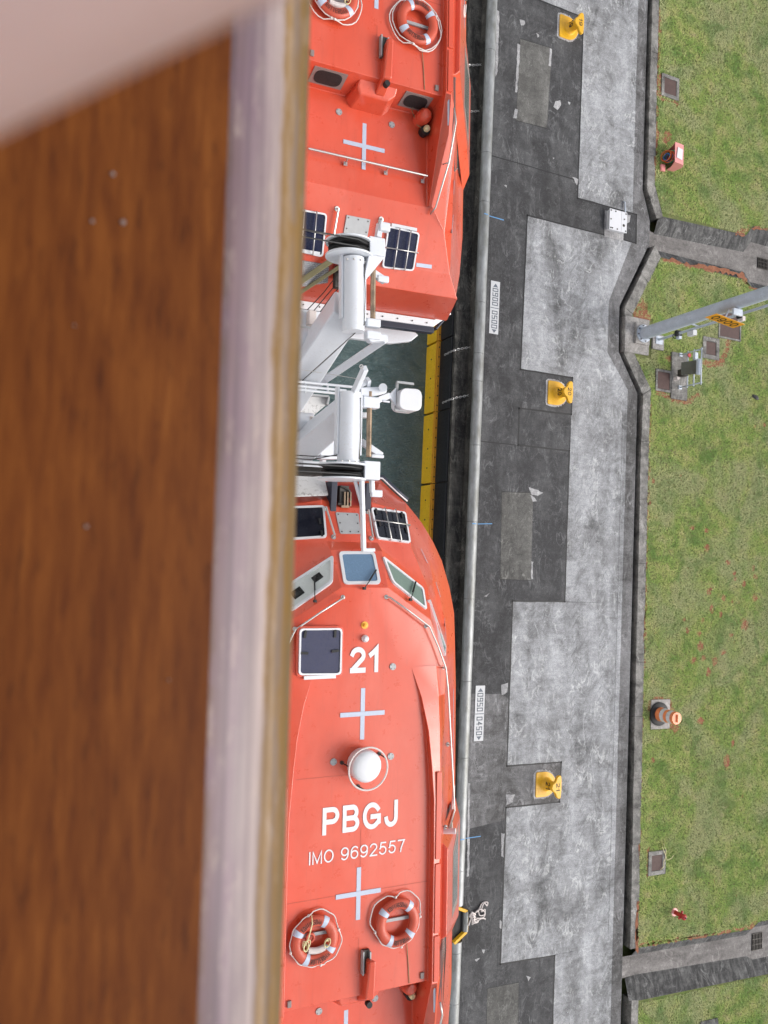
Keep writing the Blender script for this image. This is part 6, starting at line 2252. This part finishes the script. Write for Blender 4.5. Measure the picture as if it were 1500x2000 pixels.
def grate(px0, py0, px1, py1, root_label):
    a_, b_ = P(px0, py0, zb), P(px1, py1, zb)
    x0, x1 = sorted((a_.x, b_.x))
    y0, y1 = sorted((a_.y, b_.y))
    root = empty('drain_grate', Vector(((x0 + x1) / 2, (y0 + y1) / 2, zb)))
    tag(root, root_label, 'grate', 'drain grates in the channels')
    MB().box(((x0 + x1) / 2, (y0 + y1) / 2, zb + 0.004), (x1 - x0, y1 - y0, 0.006)).build('pit', 'seal', root)
    n_ = 7
    for i in range(n_):
        x = x0 + (x1 - x0) * (i + 0.5) / n_
        MB().box((x, (y0 + y1) / 2, zb + 0.03), (0.022, y1 - y0, 0.04)).build('bar', 'steel_dark', root)
    for s in (0.0, 0.33, 0.66, 1.0):
        y_ = y0 + (y1 - y0) * s
        MB().box(((x0 + x1) / 2, y_, zb + 0.026), (x1 - x0, 0.02, 0.03)).build('cross_bar', 'steel_dark', root)


grate(1479, 503, 1499, 528, 'steel grate in the upper drainage channel at the right edge')
grate(1468, 1824, 1488, 1852, 'steel grate in the lower drainage channel near the bottom right')

# red soil
soil = MB()
rnd = random.Random(21)


def blot(cx, cy, rx, ry, ang=0.0, z=ZL + 0.006):
    n_ = 18
    pts = []
    for i in range(n_):
        a = 2 * pi * i / n_
        r_ = 1 + rnd.uniform(-0.28, 0.22)
        x, y_ = rx * r_ * cos(a), ry * r_ * sin(a)
        pts.append(Vector((cx + x * cos(ang) - y_ * sin(ang), cy + x * sin(ang) + y_ * cos(ang), z + rnd.uniform(0, 0.0))))
    soil.add(pts, [list(range(n_))])


BARE = []
spots = [(1422, 1099, 6, 5), (1434, 1120, 4, 5), (1453, 1140, 4, 8), (1435, 1130, 4, 4), (1390, 1190, 4, 10), (1407, 1200, 4, 6), (1413, 1168, 4, 7), (1430, 1175, 3, 4), (1455, 1220, 8, 12), (1474, 1168, 7, 8),
         (1471, 1110, 4, 5), (1475, 1126, 5, 6), (1372, 1211, 4, 4), (1365, 1237, 5, 6), (1368, 1262, 7, 11), (1343, 1232, 4, 6), (1354, 1290, 7, 7), (1374, 1286, 5, 6), (1396, 1291, 7, 9), (1412, 1274, 6, 4),
         (1428, 1240, 5, 4), (1384, 1312, 5, 8), (1389, 1150, 4, 3), (1336, 1210, 3, 5), (1369, 1408, 9, 6), (1419, 1487, 6, 14), (1431, 1452, 3, 8), (1474, 833, 3, 3), (1492, 830, 6, 4), (1380, 1070, 6, 8),
         (1275, 1485, 5, 5), (1384, 1155, 5, 8), (1352, 1030, 6, 4), (1380, 1036, 7, 4), (1276, 940, 3, 5), (1268, 982, 4, 6), (1305, 700, 8, 6)]
for x, y_, rx, ry in spots:
    c = P(x, y_, ZL)
    k = 1 / 52
    blot(c.x, c.y, rx * k * 1.45, ry * k * 1.3)
    BARE.append((c.x, c.y, max(rx, ry) * k))


def soil_poly(pix, z=ZL + 0.007, jag=0.085):
    pts = [P(x, y_, ZL) for x, y_ in pix]
    out = []
    for i in range(len(pts)):
        a_, b_ = pts[i], pts[(i + 1) % len(pts)]
        n_ = max(2, int((b_ - a_).length / 0.15))
        for k in range(n_):
            p = a_.lerp(b_, k / n_)
            out.append(Vector((p.x + rnd.uniform(-jag, jag), p.y + rnd.uniform(-jag, jag), z)))
    soil.add(out, [list(range(len(out)))])
    SOILP.append([(p.x, p.y) for p in out])


SOILP = []
soil_poly([(1238, 610), (1252, 580), (1263, 595), (1270, 625), (1262, 630), (1236, 618)])
soil_poly([(1294, 503), (1350, 515), (1452, 533), (1462, 555), (1480, 563), (1476, 569), (1458, 560), (1448, 540), (1345, 521), (1292, 508)])
soil_poly([(1371, 703), (1404, 706), (1418, 668), (1424, 640), (1430, 670), (1410, 720), (1375, 716)])
soil_poly([(1281, 764), (1312, 769), (1342, 782), (1360, 764), (1366, 775), (1345, 792), (1318, 786), (1282, 772)])
soil_poly([(1264, 1372), (1276, 1364), (1310, 1362), (1316, 1385), (1330, 1420), (1318, 1432), (1300, 1424), (1270, 1420)])
soil_poly([(1262, 1660), (1268, 1658), (1268, 1712), (1263, 1710)])
soil_poly([(1284, 146), (1293, 142), (1292, 190), (1326, 199), (1324, 205), (1288, 193)])
soil_poly([(1278, 245), (1288, 258), (1283, 290), (1278, 290)])
soil_poly([(1296, 262), (1306, 255), (1311, 262), (1303, 285), (1294, 282)])
soil_poly([(1440, 452), (1462, 442), (1455, 463), (1436, 459)])
soil_poly([(1456, 442), (1480, 444), (1500, 447), (1500, 450), (1470, 447)])
soil_poly([(1248, 1848), (1350, 1833), (1466, 1812), (1478, 1798), (1479, 1794), (1462, 1808), (1350, 1829), (1248, 1843)])
yy = 24.0
while yy > -15:                        # thin bare margin along the curb
    if yy > 16.6 or yy < 7.0:
        x0 = 24.0 if yy < 7 else 23.96
        blot(x0 + rnd.uniform(0, 0.05), yy, rnd.uniform(0.03, 0.11), rnd.uniform(0.15, 0.5))
    yy -= rnd.uniform(0.25, 0.8)
tag(soil.build('bare_soil', 'soil'), 'patches of bare red soil in the lawn and along its edges', kind='stuff')


# manhole covers
def manhole(px, label, lid='rust', rim=0.15, rimc='con_base'):
    q = [P(x, y_, 0.09) for x, y_ in px]
    xs = sorted(p.x for p in q)
    ys2 = sorted(p.y for p in q)
    x0, x1 = (xs[0] + xs[1]) / 2, (xs[2] + xs[3]) / 2
    y0, y1 = (ys2[0] + ys2[1]) / 2, (ys2[2] + ys2[3]) / 2
    root = empty('manhole_cover', Vector(((x0 + x1) / 2, (y0 + y1) / 2, 0)))
    tag(root, label, 'manhole cover', 'square covers set in the lawn')
    z = 0.10
    for a_, b_ in (((x0, y0), (x1, y0 + rim)), ((x0, y1 - rim), (x1, y1)), ((x0, y0 + rim), (x0 + rim, y1 - rim)), ((x1 - rim, y0 + rim), (x1, y1 - rim))):
        MB().box(((a_[0] + b_[0]) / 2, (a_[1] + b_[1]) / 2, z - 0.1), (b_[0] - a_[0] - .002, b_[1] - a_[1] - .002, 0.2)).build('rim_block', 'con_curb', root, bevel=0.01)
    MB().box(((x0 + x1) / 2, (y0 + y1) / 2, z - 0.035), (x1 - x0 - 2 * rim - 0.02, y1 - y0 - 2 * rim - 0.02, 0.03)).build('lid', lid, root, bevel=0.005)
    EXC.append((x0 - 0.03, x1 + 0.03, y0 - 0.03, y1 + 0.03))


EXC = []
manhole([(1293, 143), (1328, 153), (1325, 196), (1292, 186)], 'rusty square cover in pale rim, alone in the lawn near the top')
manhole([(1404, 604), (1448, 612), (1447, 668), (1404, 658)], 'large rusty cover under the orange 0900 sign', rim=0.08)
manhole([(1373, 657), (1405, 661), (1405, 703), (1373, 700)], 'small rusty cover with wide pale rim, between the big cover and the steel rack', rim=0.19)
manhole([(1281, 720), (1312, 724), (1312, 767), (1281, 763)], 'rusty cover left of the steel rack on its concrete pad', rim=0.10)
manhole([(1267, 1664), (1300, 1660), (1300, 1707), (1266, 1711)], 'dark cover with a yellowish cord trailing over its rim', rim=0.17)
cdp = [P(x, y_, 0.14) for x, y_ in ((1290, 1699), (1297, 1692), (1296, 1684), (1300, 1676), (1301, 1660), (1296, 1647), (1294, 1655), (1299, 1668), (1303, 1680), (1312, 1676), (1316, 1670), (1312, 1675))]
tag(MB().tube(cdp, 0.014, 5).build('cord', 'rope_y', smooth=True), 'yellowish cord trailing from the dark cover in the lawn', 'cord')
q = [P(1368, 1996, 0.1), P(1402, 1988, 0.1), P(1405, 2010, 0.1), P(1370, 2016, 0.1)]
tag(MB().prism(q[::-1], 0.12).build('stone_block', 'con_slope', bevel=0.01), 'dark grey block in the lawn at the bottom edge', 'stone')

# lamp mast
pb = Vector((23.41, 9.87, 0))
mast = empty('lamp_mast', pb)
tag(mast, 'tall galvanised mast with an orange 0900 sign rising from a square concrete base', 'mast')
q0 = [P(1220, 618, 0.12), P(1271, 629, 0.12), P(1268, 697, 0.12), P(1217, 688, 0.12)]
MB().box((23.16, 9.78, -0.05), (1.28, 1.50, 0.36)).build('footing', 'con_base', mast, bevel=0.03)
MB().box((23.38, 9.86, 0.17), (0.74, 0.86, 0.10)).build('plinth', 'con_base', mast, bevel=0.012)
MB().cyl((23.41, 9.87, 0.22), (23.41, 9.87, 0.26), 0.37, n=28).build('flange', 'galv', mast)
nb = MB()
for k in range(8):
    a = k * pi / 4 + 0.2
    nb.cyl((23.41 + 0.32 * cos(a), 9.87 + 0.32 * sin(a), 0.26), (23.41 + 0.32 * cos(a), 9.87 + 0.32 * sin(a), 0.31), 0.026, n=6)
nb.build('anchor_bolts', 'steel_dark', mast)
MB().cyl((23.41, 9.87, 0.26), (23.41, 9.87, 13.0), 0.262, 0.20, n=16, caps=False).build('shaft', 'galv', mast, smooth='auto')
# side conduit
cx0, cy0 = 23.41 + 0.42, 9.87 - 0.42
c0 = P(1290, 667, 0.25)
cx0, cy0 = c0.x, c0.y
MB().box((cx0 - 0.0, cy0, 0.06), (0.60, 0.62, 0.16)).build('conduit_footing', 'con_base', mast, bevel=0.01)
MB().box((cx0 + 0.02, cy0 + 0.08, 0.155), (0.36, 0.34, 0.03)).build('conduit_plate', 'galv', mast, bevel=0.004)
sx_, sy_ = cx0 + 0.0, cy0 + 0.10
MB().cyl((sx_, sy_, 0.16), (sx_, sy_, 9.0), 0.052, n=12).build('conduit', 'galv', mast, smooth='auto')
c2 = P(1323, 645, 1.2)


def on_conduit(z, dx=0.0, dy=0.0):
    return Vector((sx_ + dx, sy_ + dy, z))


cl = MB()
cl.box(on_conduit(1.25, 0, 0.0), (0.24, 0.22, 0.16))
cl.torus(on_conduit(1.1, -0.05, -0.08), 0.09, 0.02, 18, 6)
cl.build('cable_clamp', 'black', mast)
MB().box(on_conduit(1.25, 0.04, -0.16), (0.16, 0.12, 0.18)).build('small_camera', 'galv', mast, bevel=0.02)
MB().box(on_conduit(1.9, 0.10, -0.12), (0.22, 0.22, 0.32)).build('junction_box', 'board', mast, bevel=0.02)
MB().box(on_conduit(4.4, 0.05, -0.18), (0.16, 0.18, 0.24)).build('junction_box', 'rope', mast, bevel=0.02)
MB().cyl(on_conduit(4.3, -0.05, -0.1), on_conduit(4.5, -0.05, -0.1), 0.07, n=12).build('cable_clamp', 'black', mast)
for z in (2.4, 4.3, 6.5):
    MB().beam(Vector((23.41, 9.87, z)), on_conduit(z), 0.04, 0.06).build('stand_off', 'galv', mast)
# sign 0900: upright plate facing along the lock, bolted to the mast
def on_plane_y(px, py, yy):
    d = ray(px, py)
    return CAM + d * (yy / d.y)


best = None
for k in range(60):
    yy = 9.0 + k * 0.015
    a_, b_ = on_plane_y(1383, 617, yy), on_plane_y(1425, 634, yy)
    e_ = abs(a_.z - b_.z)
    if best is None or e_ < best[0]:
        best = (e_, yy)
SY = min(max(best[1], 9.30), 9.62)
bl_, br_s, tr_ = on_plane_y(1384, 618, SY), on_plane_y(1425, 634, SY), on_plane_y(1452, 628, SY)
zb_s = (bl_.z + br_s.z) / 2
sh_ = max(0.35, tr_.z - br_s.z)
x0s, x1s = bl_.x, br_s.x
SY2 = SY - 0.17
sx_d = Vector((x1s - x0s, SY2 - SY, 0))
so_ = Vector((x0s, SY, zb_s))
sn_ = Vector((sx_d.y, -sx_d.x, 0)).normalized()
sz_ = Vector((0, 0, sh_))
sp = MB().prism([so_, so_ + sx_d, so_ + sx_d + sz_, so_ + sz_], 0.012, sn_).build('sign_plate', 'sign', mast)
tx = MB()
put_text(tx, '0900', so_ + sx_d * 0.09 + sz_ * 0.16 + sn_ * 0.006, sx_d * 0.82, sz_ * 0.68, 0.15, 0.22)
tx.build('sign_number', 'ink', sp)
MB().beam(Vector(((x0s + x1s) / 2, SY + 0.03, zb_s + sh_ / 2)), Vector((23.41, 9.87, zb_s + sh_ / 2)), 0.04, 0.05).build('sign_bracket', 'galv', mast)
MB().box(((x0s + x1s) / 2 + 0.25, SY + 0.20, zb_s + sh_ + 0.05), (0.45, 0.25, 0.10)).build('camera_box', 'galv', mast, bevel=0.02)
EXC.append((22.4, 24.0, 8.9, 10.6))
EXC.append((cx0 - 0.33, cx0 + 0.33, cy0 - 0.34, cy0 + 0.34))

# steel rack on its pad
q = [P(x, y_, 0.12) for x, y_ in ((1313, 688), (1343, 691), (1343, 782), (1312, 779))]
x0, x1 = q[0].x, (q[1].x + q[2].x) / 2
y1, y0 = (q[0].y + q[1].y) / 2, (q[2].y + q[3].y) / 2
rack = empty('instrument_rack', Vector(((x0 + x1) / 2, (y0 + y1) / 2, 0)))
tag(rack, 'steel frame with a tilted dark hood and a red valve on a concrete pad', 'instrument rack')
MB().box(((x0 + x1) / 2, (y0 + y1) / 2, 0.05), (x1 - x0, y1 - y0, 0.16)).build('pad', 'con_curb', rack, bevel=0.01)
EXC.append((x0 - 0.03, x1 + 0.03, y0 - 0.03, y1 + 0.03))
ya_, yb_ = P(1330, 693, 0.15).y, P(1330, 757, 0.15).y
xp = P(1330, 693, 0.15).x
for y_ in (ya_, yb_):
    MB().tube([Vector((xp, y_, 0.13)), Vector((xp, y_, 1.35))], 0.03, 8).build('post', 'galv', rack, smooth=True)
    MB().box((xp, y_, 0.15), (0.16, 0.16, 0.03)).build('foot_plate', 'galv', rack)
for z in (0.55, 0.9, 1.3):
    MB().tube([Vector((xp, ya_ + 0.08, z)), Vector((xp, yb_ - 0.08, z))], 0.03, 8).build('cross_rail', 'galv', rack, smooth=True)
yh0, yh1 = ya_ - 0.42, ya_ - 1.02
hd = [Vector((xp - 0.42, yh0 - 0.06, 0.62)), Vector((xp - 0.05, yh0, 1.12)), Vector((xp - 0.05, yh1, 1.12)), Vector((xp - 0.42, yh1 + 0.02, 0.62))]
MB().prism(hd, 0.03, poly_normal(hd)).build('hood', 'glass_dark', rack)
MB().box((xp - 0.0, (yh0 + yh1) / 2, 1.18), (0.22, 0.66, 0.12)).build('hood_ridge', 'galv', rack, bevel=0.02)
MB().box((xp - 0.2, (yh0 + yh1) / 2 - 0.15, 0.5), (0.25, 0.3, 0.4)).build('meter', 'steel_dark', rack, bevel=0.02)
MB().lathe(Vector((xp + 0.05, ya_ - 0.10, 0.55)), [(0.0, 0), (0.085, 0), (0.095, 0.02), (0.085, 0.05), (0.0, 0.05)], 16).build('red_valve', 'hydrant', rack, smooth='auto')
MB().box((xp + 0.02, ya_ - 0.22, 0.95), (0.18, 0.3, 0.14)).build('fitting', 'galv', rack, bevel=0.02)
MB().tube([Vector((xp - 0.3, yh1 - 0.05, 0.1)), Vector((xp - 0.3, yh1 - 0.05, 0.35))], 0.08, 10).build('stub_pipe', 'rope', rack, smooth='auto')

# traffic barrel
bc_ = P(1291, 1394, 0.1)
br_ = empty('traffic_barrel', bc_ + Vector((0, 0, -0.1)))
tag(br_, 'orange and white traffic barrel with a black rubber foot on a pale slab', 'barrel')
MB().box((-0.02, -0.02, 0.05), (1.0, 1.20, 0.10)).build('slab', 'con_base', br_, local=True, bevel=0.01)
EXC.append((bc_.x - 0.55, bc_.x + 0.52, bc_.y - 0.66, bc_.y + 0.62))
MB().lathe(Vector((-0.12, 0, 0.1)), [(0.48, 0.0), (0.48, 0.05), (0.40, 0.09), (0.24, 0.10), (0.0, 0.10)], 32).build('rubber_foot', 'black', br_, local=True, smooth='auto')
zz = 0.14
segs = [(0.28, 0.27, 0.26, 'barrel'), (0.265, 0.26, 0.20, 'rim_white'), (0.258, 0.255, 0.16, 'barrel'), (0.253, 0.25, 0.20, 'rim_white'), (0.248, 0.24, 0.16, 'barrel')]
for r0, r1, h, mt in segs:
    MB().lathe(Vector((-0.12, 0, zz)), [(0.0, 0.0), (r0, 0.0), (r0 + 0.01, 0.015), (r1, h - 0.01), (0.0, h)], 32).build('band' if mt == 'rim_white' else 'drum_section', mt, br_, local=True, smooth='auto')
    zz += h
MB().box((-0.12, 0, zz + 0.03), (0.04, 0.30, 0.06)).build('handle', 'barrel', br_, local=True, bevel=0.01)

# hydrant standpipe
hc = P(1317, 1781, ZL)
hy = empty('fire_hydrant', hc)
tag(hy, 'small red standpipe hydrant in the lawn above the lower channel', 'hydrant')
MB().lathe(Vector((0, 0, 0)), [(0.17, -0.02), (0.17, 0.03), (0.10, 0.035), (0.085, 0.06), (0.0, 0.06)], 20).build('flange', 'hose_red', hy, local=True, smooth='auto')
MB().lathe(Vector((0, 0, 0)), [(0.085, 0.04), (0.085, 0.50), (0.12, 0.51), (0.12, 0.56), (0.09, 0.60), (0.05, 0.62), (0.0, 0.62)], 20).build('barrel', 'hydrant', hy, local=True, smooth='auto')
MB().cyl((0.0, 0.0, 0.40), (0.04, 0.19, 0.40), 0.045, n=12).build('outlet', 'hydrant', hy, local=True, smooth='auto')
MB().cyl((0.0, 0.0, 0.42), (-0.16, -0.08, 0.42), 0.05, n=12).build('outlet', 'hydrant', hy, local=True, smooth='auto')
MB().cyl((0.0, 0.0, 0.60), (0.0, 0.0, 0.68), 0.03, n=6).build('spindle', 'steel_dark', hy, local=True)

# hose box, faded red
hb_ = P(1305, 314, ZL)
hx = empty('hose_box', hb_)
tag(hx, 'faded red box with a curved lid, open towards the quay with coiled cables inside', 'box')
prof = [(0.10, 0.0), (0.62, 0.0), (0.66, 0.35), (0.58, 0.62), (0.40, 0.72), (0.16, 0.72), (0.10, 0.0)]
mb = MB()
w_ = 0.86
outer = [(0.36, 0.0), (0.42, 0.38), (0.40, 0.56), (0.30, 0.68), (-0.20, 0.72)]
inner_ = [(x - 0.03, z - 0.02) for x, z in outer]
k = len(outer)
vs = []
for y_ in (-w_ / 2, w_ / 2):
    vs += [Vector((x - 0.1, y_, z)) for x, z in outer]
fs = [(i, i + 1, k + i + 1, k + i) for i in range(k - 1)]
mb.add(vs, fs)
mb.add([Vector((x - 0.1, -w_ / 2, z)) for x, z in outer + [(-0.02, 0.30), (0.02, 0.0)]], [list(range(k + 2))])
mb.add([Vector((x - 0.1, w_ / 2, z)) for x, z in outer + [(-0.02, 0.30), (0.02, 0.0)]], [list(range(k + 2))])
o_ = mb.build('hood', 'hose_red', hx, local=True, weld=0.002)
sm_ = o_.modifiers.new('solid', 'SOLIDIFY')
sm_.thickness = 0.02
MB().prism([(-0.22, -0.22, 0.742), (0.10, -0.26, 0.715), (0.13, 0.20, 0.715), (-0.16, 0.24, 0.738)], 0.006).build('white_patch', 'rim_white', hx, local=True)  # thin white quad over the top of the hood
for k, (mt, r_) in enumerate((('rust', 0.25), ('cable_o', 0.20), ('cable_g', 0.26), ('cable_b', 0.16), ('cable_o', 0.24), ('cable_o', 0.19), ('cable_b', 0.14), ('cable_o', 0.22))):
    MB().torus(Vector((-0.02 - 0.050 * k, -0.02 + 0.03 * (k % 3), 0.26)), r_, 0.022, 26, 6, ax=(Vector((0.35, 0, 1)).normalized(), Vector((0, 1, 0)), Vector((1, 0, -0.35)).normalized())).build('cable_coil', mt, hx, local=True, smooth=True)
MB().box((-0.34, -0.42, 0.04), (0.22, 0.28, 0.12)).build('corner_block', 'hose_red', hx, local=True, bevel=0.01)

rk = MB()
rc = P(1474, 776, ZL)
n_ = 14
ring0 = []
rnd2 = random.Random(8)
prof = [(1.0, 0.0), (0.95, 0.05), (0.7, 0.10), (0.3, 0.12)]
vs = []
for r_, z in prof:
    for i in range(n_):
        a = 2 * pi * i / n_
        j = rnd2.uniform(0.85, 1.12)
        vs.append(rc + Vector((0.21 * r_ * j * cos(a), 0.10 * r_ * j * sin(a) - 0.12 * r_ * cos(a) * 0.5, z)))
rk.add(vs, [(j * n_ + i, j * n_ + (i + 1) % n_, (j + 1) * n_ + (i + 1) % n_, (j + 1) * n_ + i) for j in range(3) for i in range(n_)] + [list(range(3 * n_, 4 * n_))])
tag(rk.build('stone', 'con_slope'), 'flat grey stone lying in the lawn right of the steel rack', 'stone')

# ------------------------------------------------------------------ grass blades
import numpy as np
rng = np.random.default_rng(4)
AREAS = [(23.95, 33.5, 15.3, 29.0), (23.0, 33.5, -15.0, 13.2), (24.2, 33.5, -23.0, -17.15)]


def inside(poly, x, y):
    c = np.zeros(len(x), bool)
    j = len(poly) - 1
    for i in range(len(poly)):
        xi, yi = poly[i]
        xj, yj = poly[j]
        cond = ((yi > y) != (yj > y)) & (x < (xj - xi) * (y - yi) / (yj - yi + 1e-12) + xi)
        c ^= cond
        j = i
    return c


LAWN = [[(23.98, 90), (23.98, 17.6), (24.0, 16.4), (24.5, 15.14), (29.22, 15.32), (29.62, 15.84), (120, 15.96), (120, 90)],
        [(24.42, 13.30), (22.98, 10.67), (23.03, 9.2), (24.06, 7.65), (24.01, 5.5), (24.05, 0.4), (24.07, -5.8), (24.14, -14.93), (30.31, -15.05), (30.76, -14.8), (120, -14.8), (120, 12.9), (29.75, 12.9), (29.3, 13.22)],
        [(24.2, -17.06), (24.22, -90), (120, -90), (120, -17.22), (31.3, -17.22), (30.66, -17.17)]]
gx, gy = [], []
for (x0, x1, y0, y1), poly in zip(AREAS, LAWN):
    n_ = int((x1 - x0) * (y1 - y0) * 560)
    x = rng.uniform(x0, x1, n_)
    y = rng.uniform(y0, y1, n_)
    m_ = inside(poly, x + 0.045, y)
    for e in EXC:
        m_ &= ~((x > e[0]) & (x < e[1]) & (y > e[2]) & (y < e[3]))
    for sp_i in SOILP:
        m_ &= ~(inside(sp_i, x, y) & (rng.random(n_) < 0.66))
    for bx_, by_, br in BARE:
        m_ &= ~(((x - bx_) ** 2 + (y - by_) ** 2 < (br * 0.95) ** 2) & (rng.random(n_) < 0.8))
    gx.append(x[m_])
    gy.append(y[m_])
gx = np.concatenate(gx)
gy = np.concatenate(gy)
N = len(gx)
BL = 3
gx = np.repeat(gx, BL)
gy = np.repeat(gy, BL)
K = len(gx)
ang = rng.uniform(0, 2 * pi, K)
ln = rng.uniform(0.035, 0.095, K)
wd = rng.uniform(0.006, 0.013, K)
el = rng.uniform(0.15, 1.0, K)
bx = gx + rng.normal(0, 0.018, K)
by = gy + rng.normal(0, 0.018, K)
dx, dy = np.cos(ang), np.sin(ang)
V = np.empty((K, 3, 3), np.float32)
V[:, 0] = np.stack([bx - dy * wd, by + dx * wd, np.full(K, ZL + 0.004)], 1)
V[:, 1] = np.stack([bx + dy * wd, by - dx * wd, np.full(K, ZL + 0.004)], 1)
V[:, 2] = np.stack([bx + dx * ln, by + dy * ln, ZL + 0.008 + ln * el], 1)
me = bpy.data.meshes.new('grass')
me.vertices.add(K * 3)
me.vertices.foreach_set('co', V.reshape(-1))
me.loops.add(K * 3)
me.loops.foreach_set('vertex_index', np.arange(K * 3, dtype=np.int32))
me.polygons.add(K)
me.polygons.foreach_set('loop_start', np.arange(0, K * 3, 3, dtype=np.int32))
me.update(calc_edges=True)
me.materials.append(M['grass'])
go = bpy.data.objects.new('grass', me)
COL.objects.link(go)
tag(go, 'short patchy green and straw coloured grass beside the quay', kind='stuff')
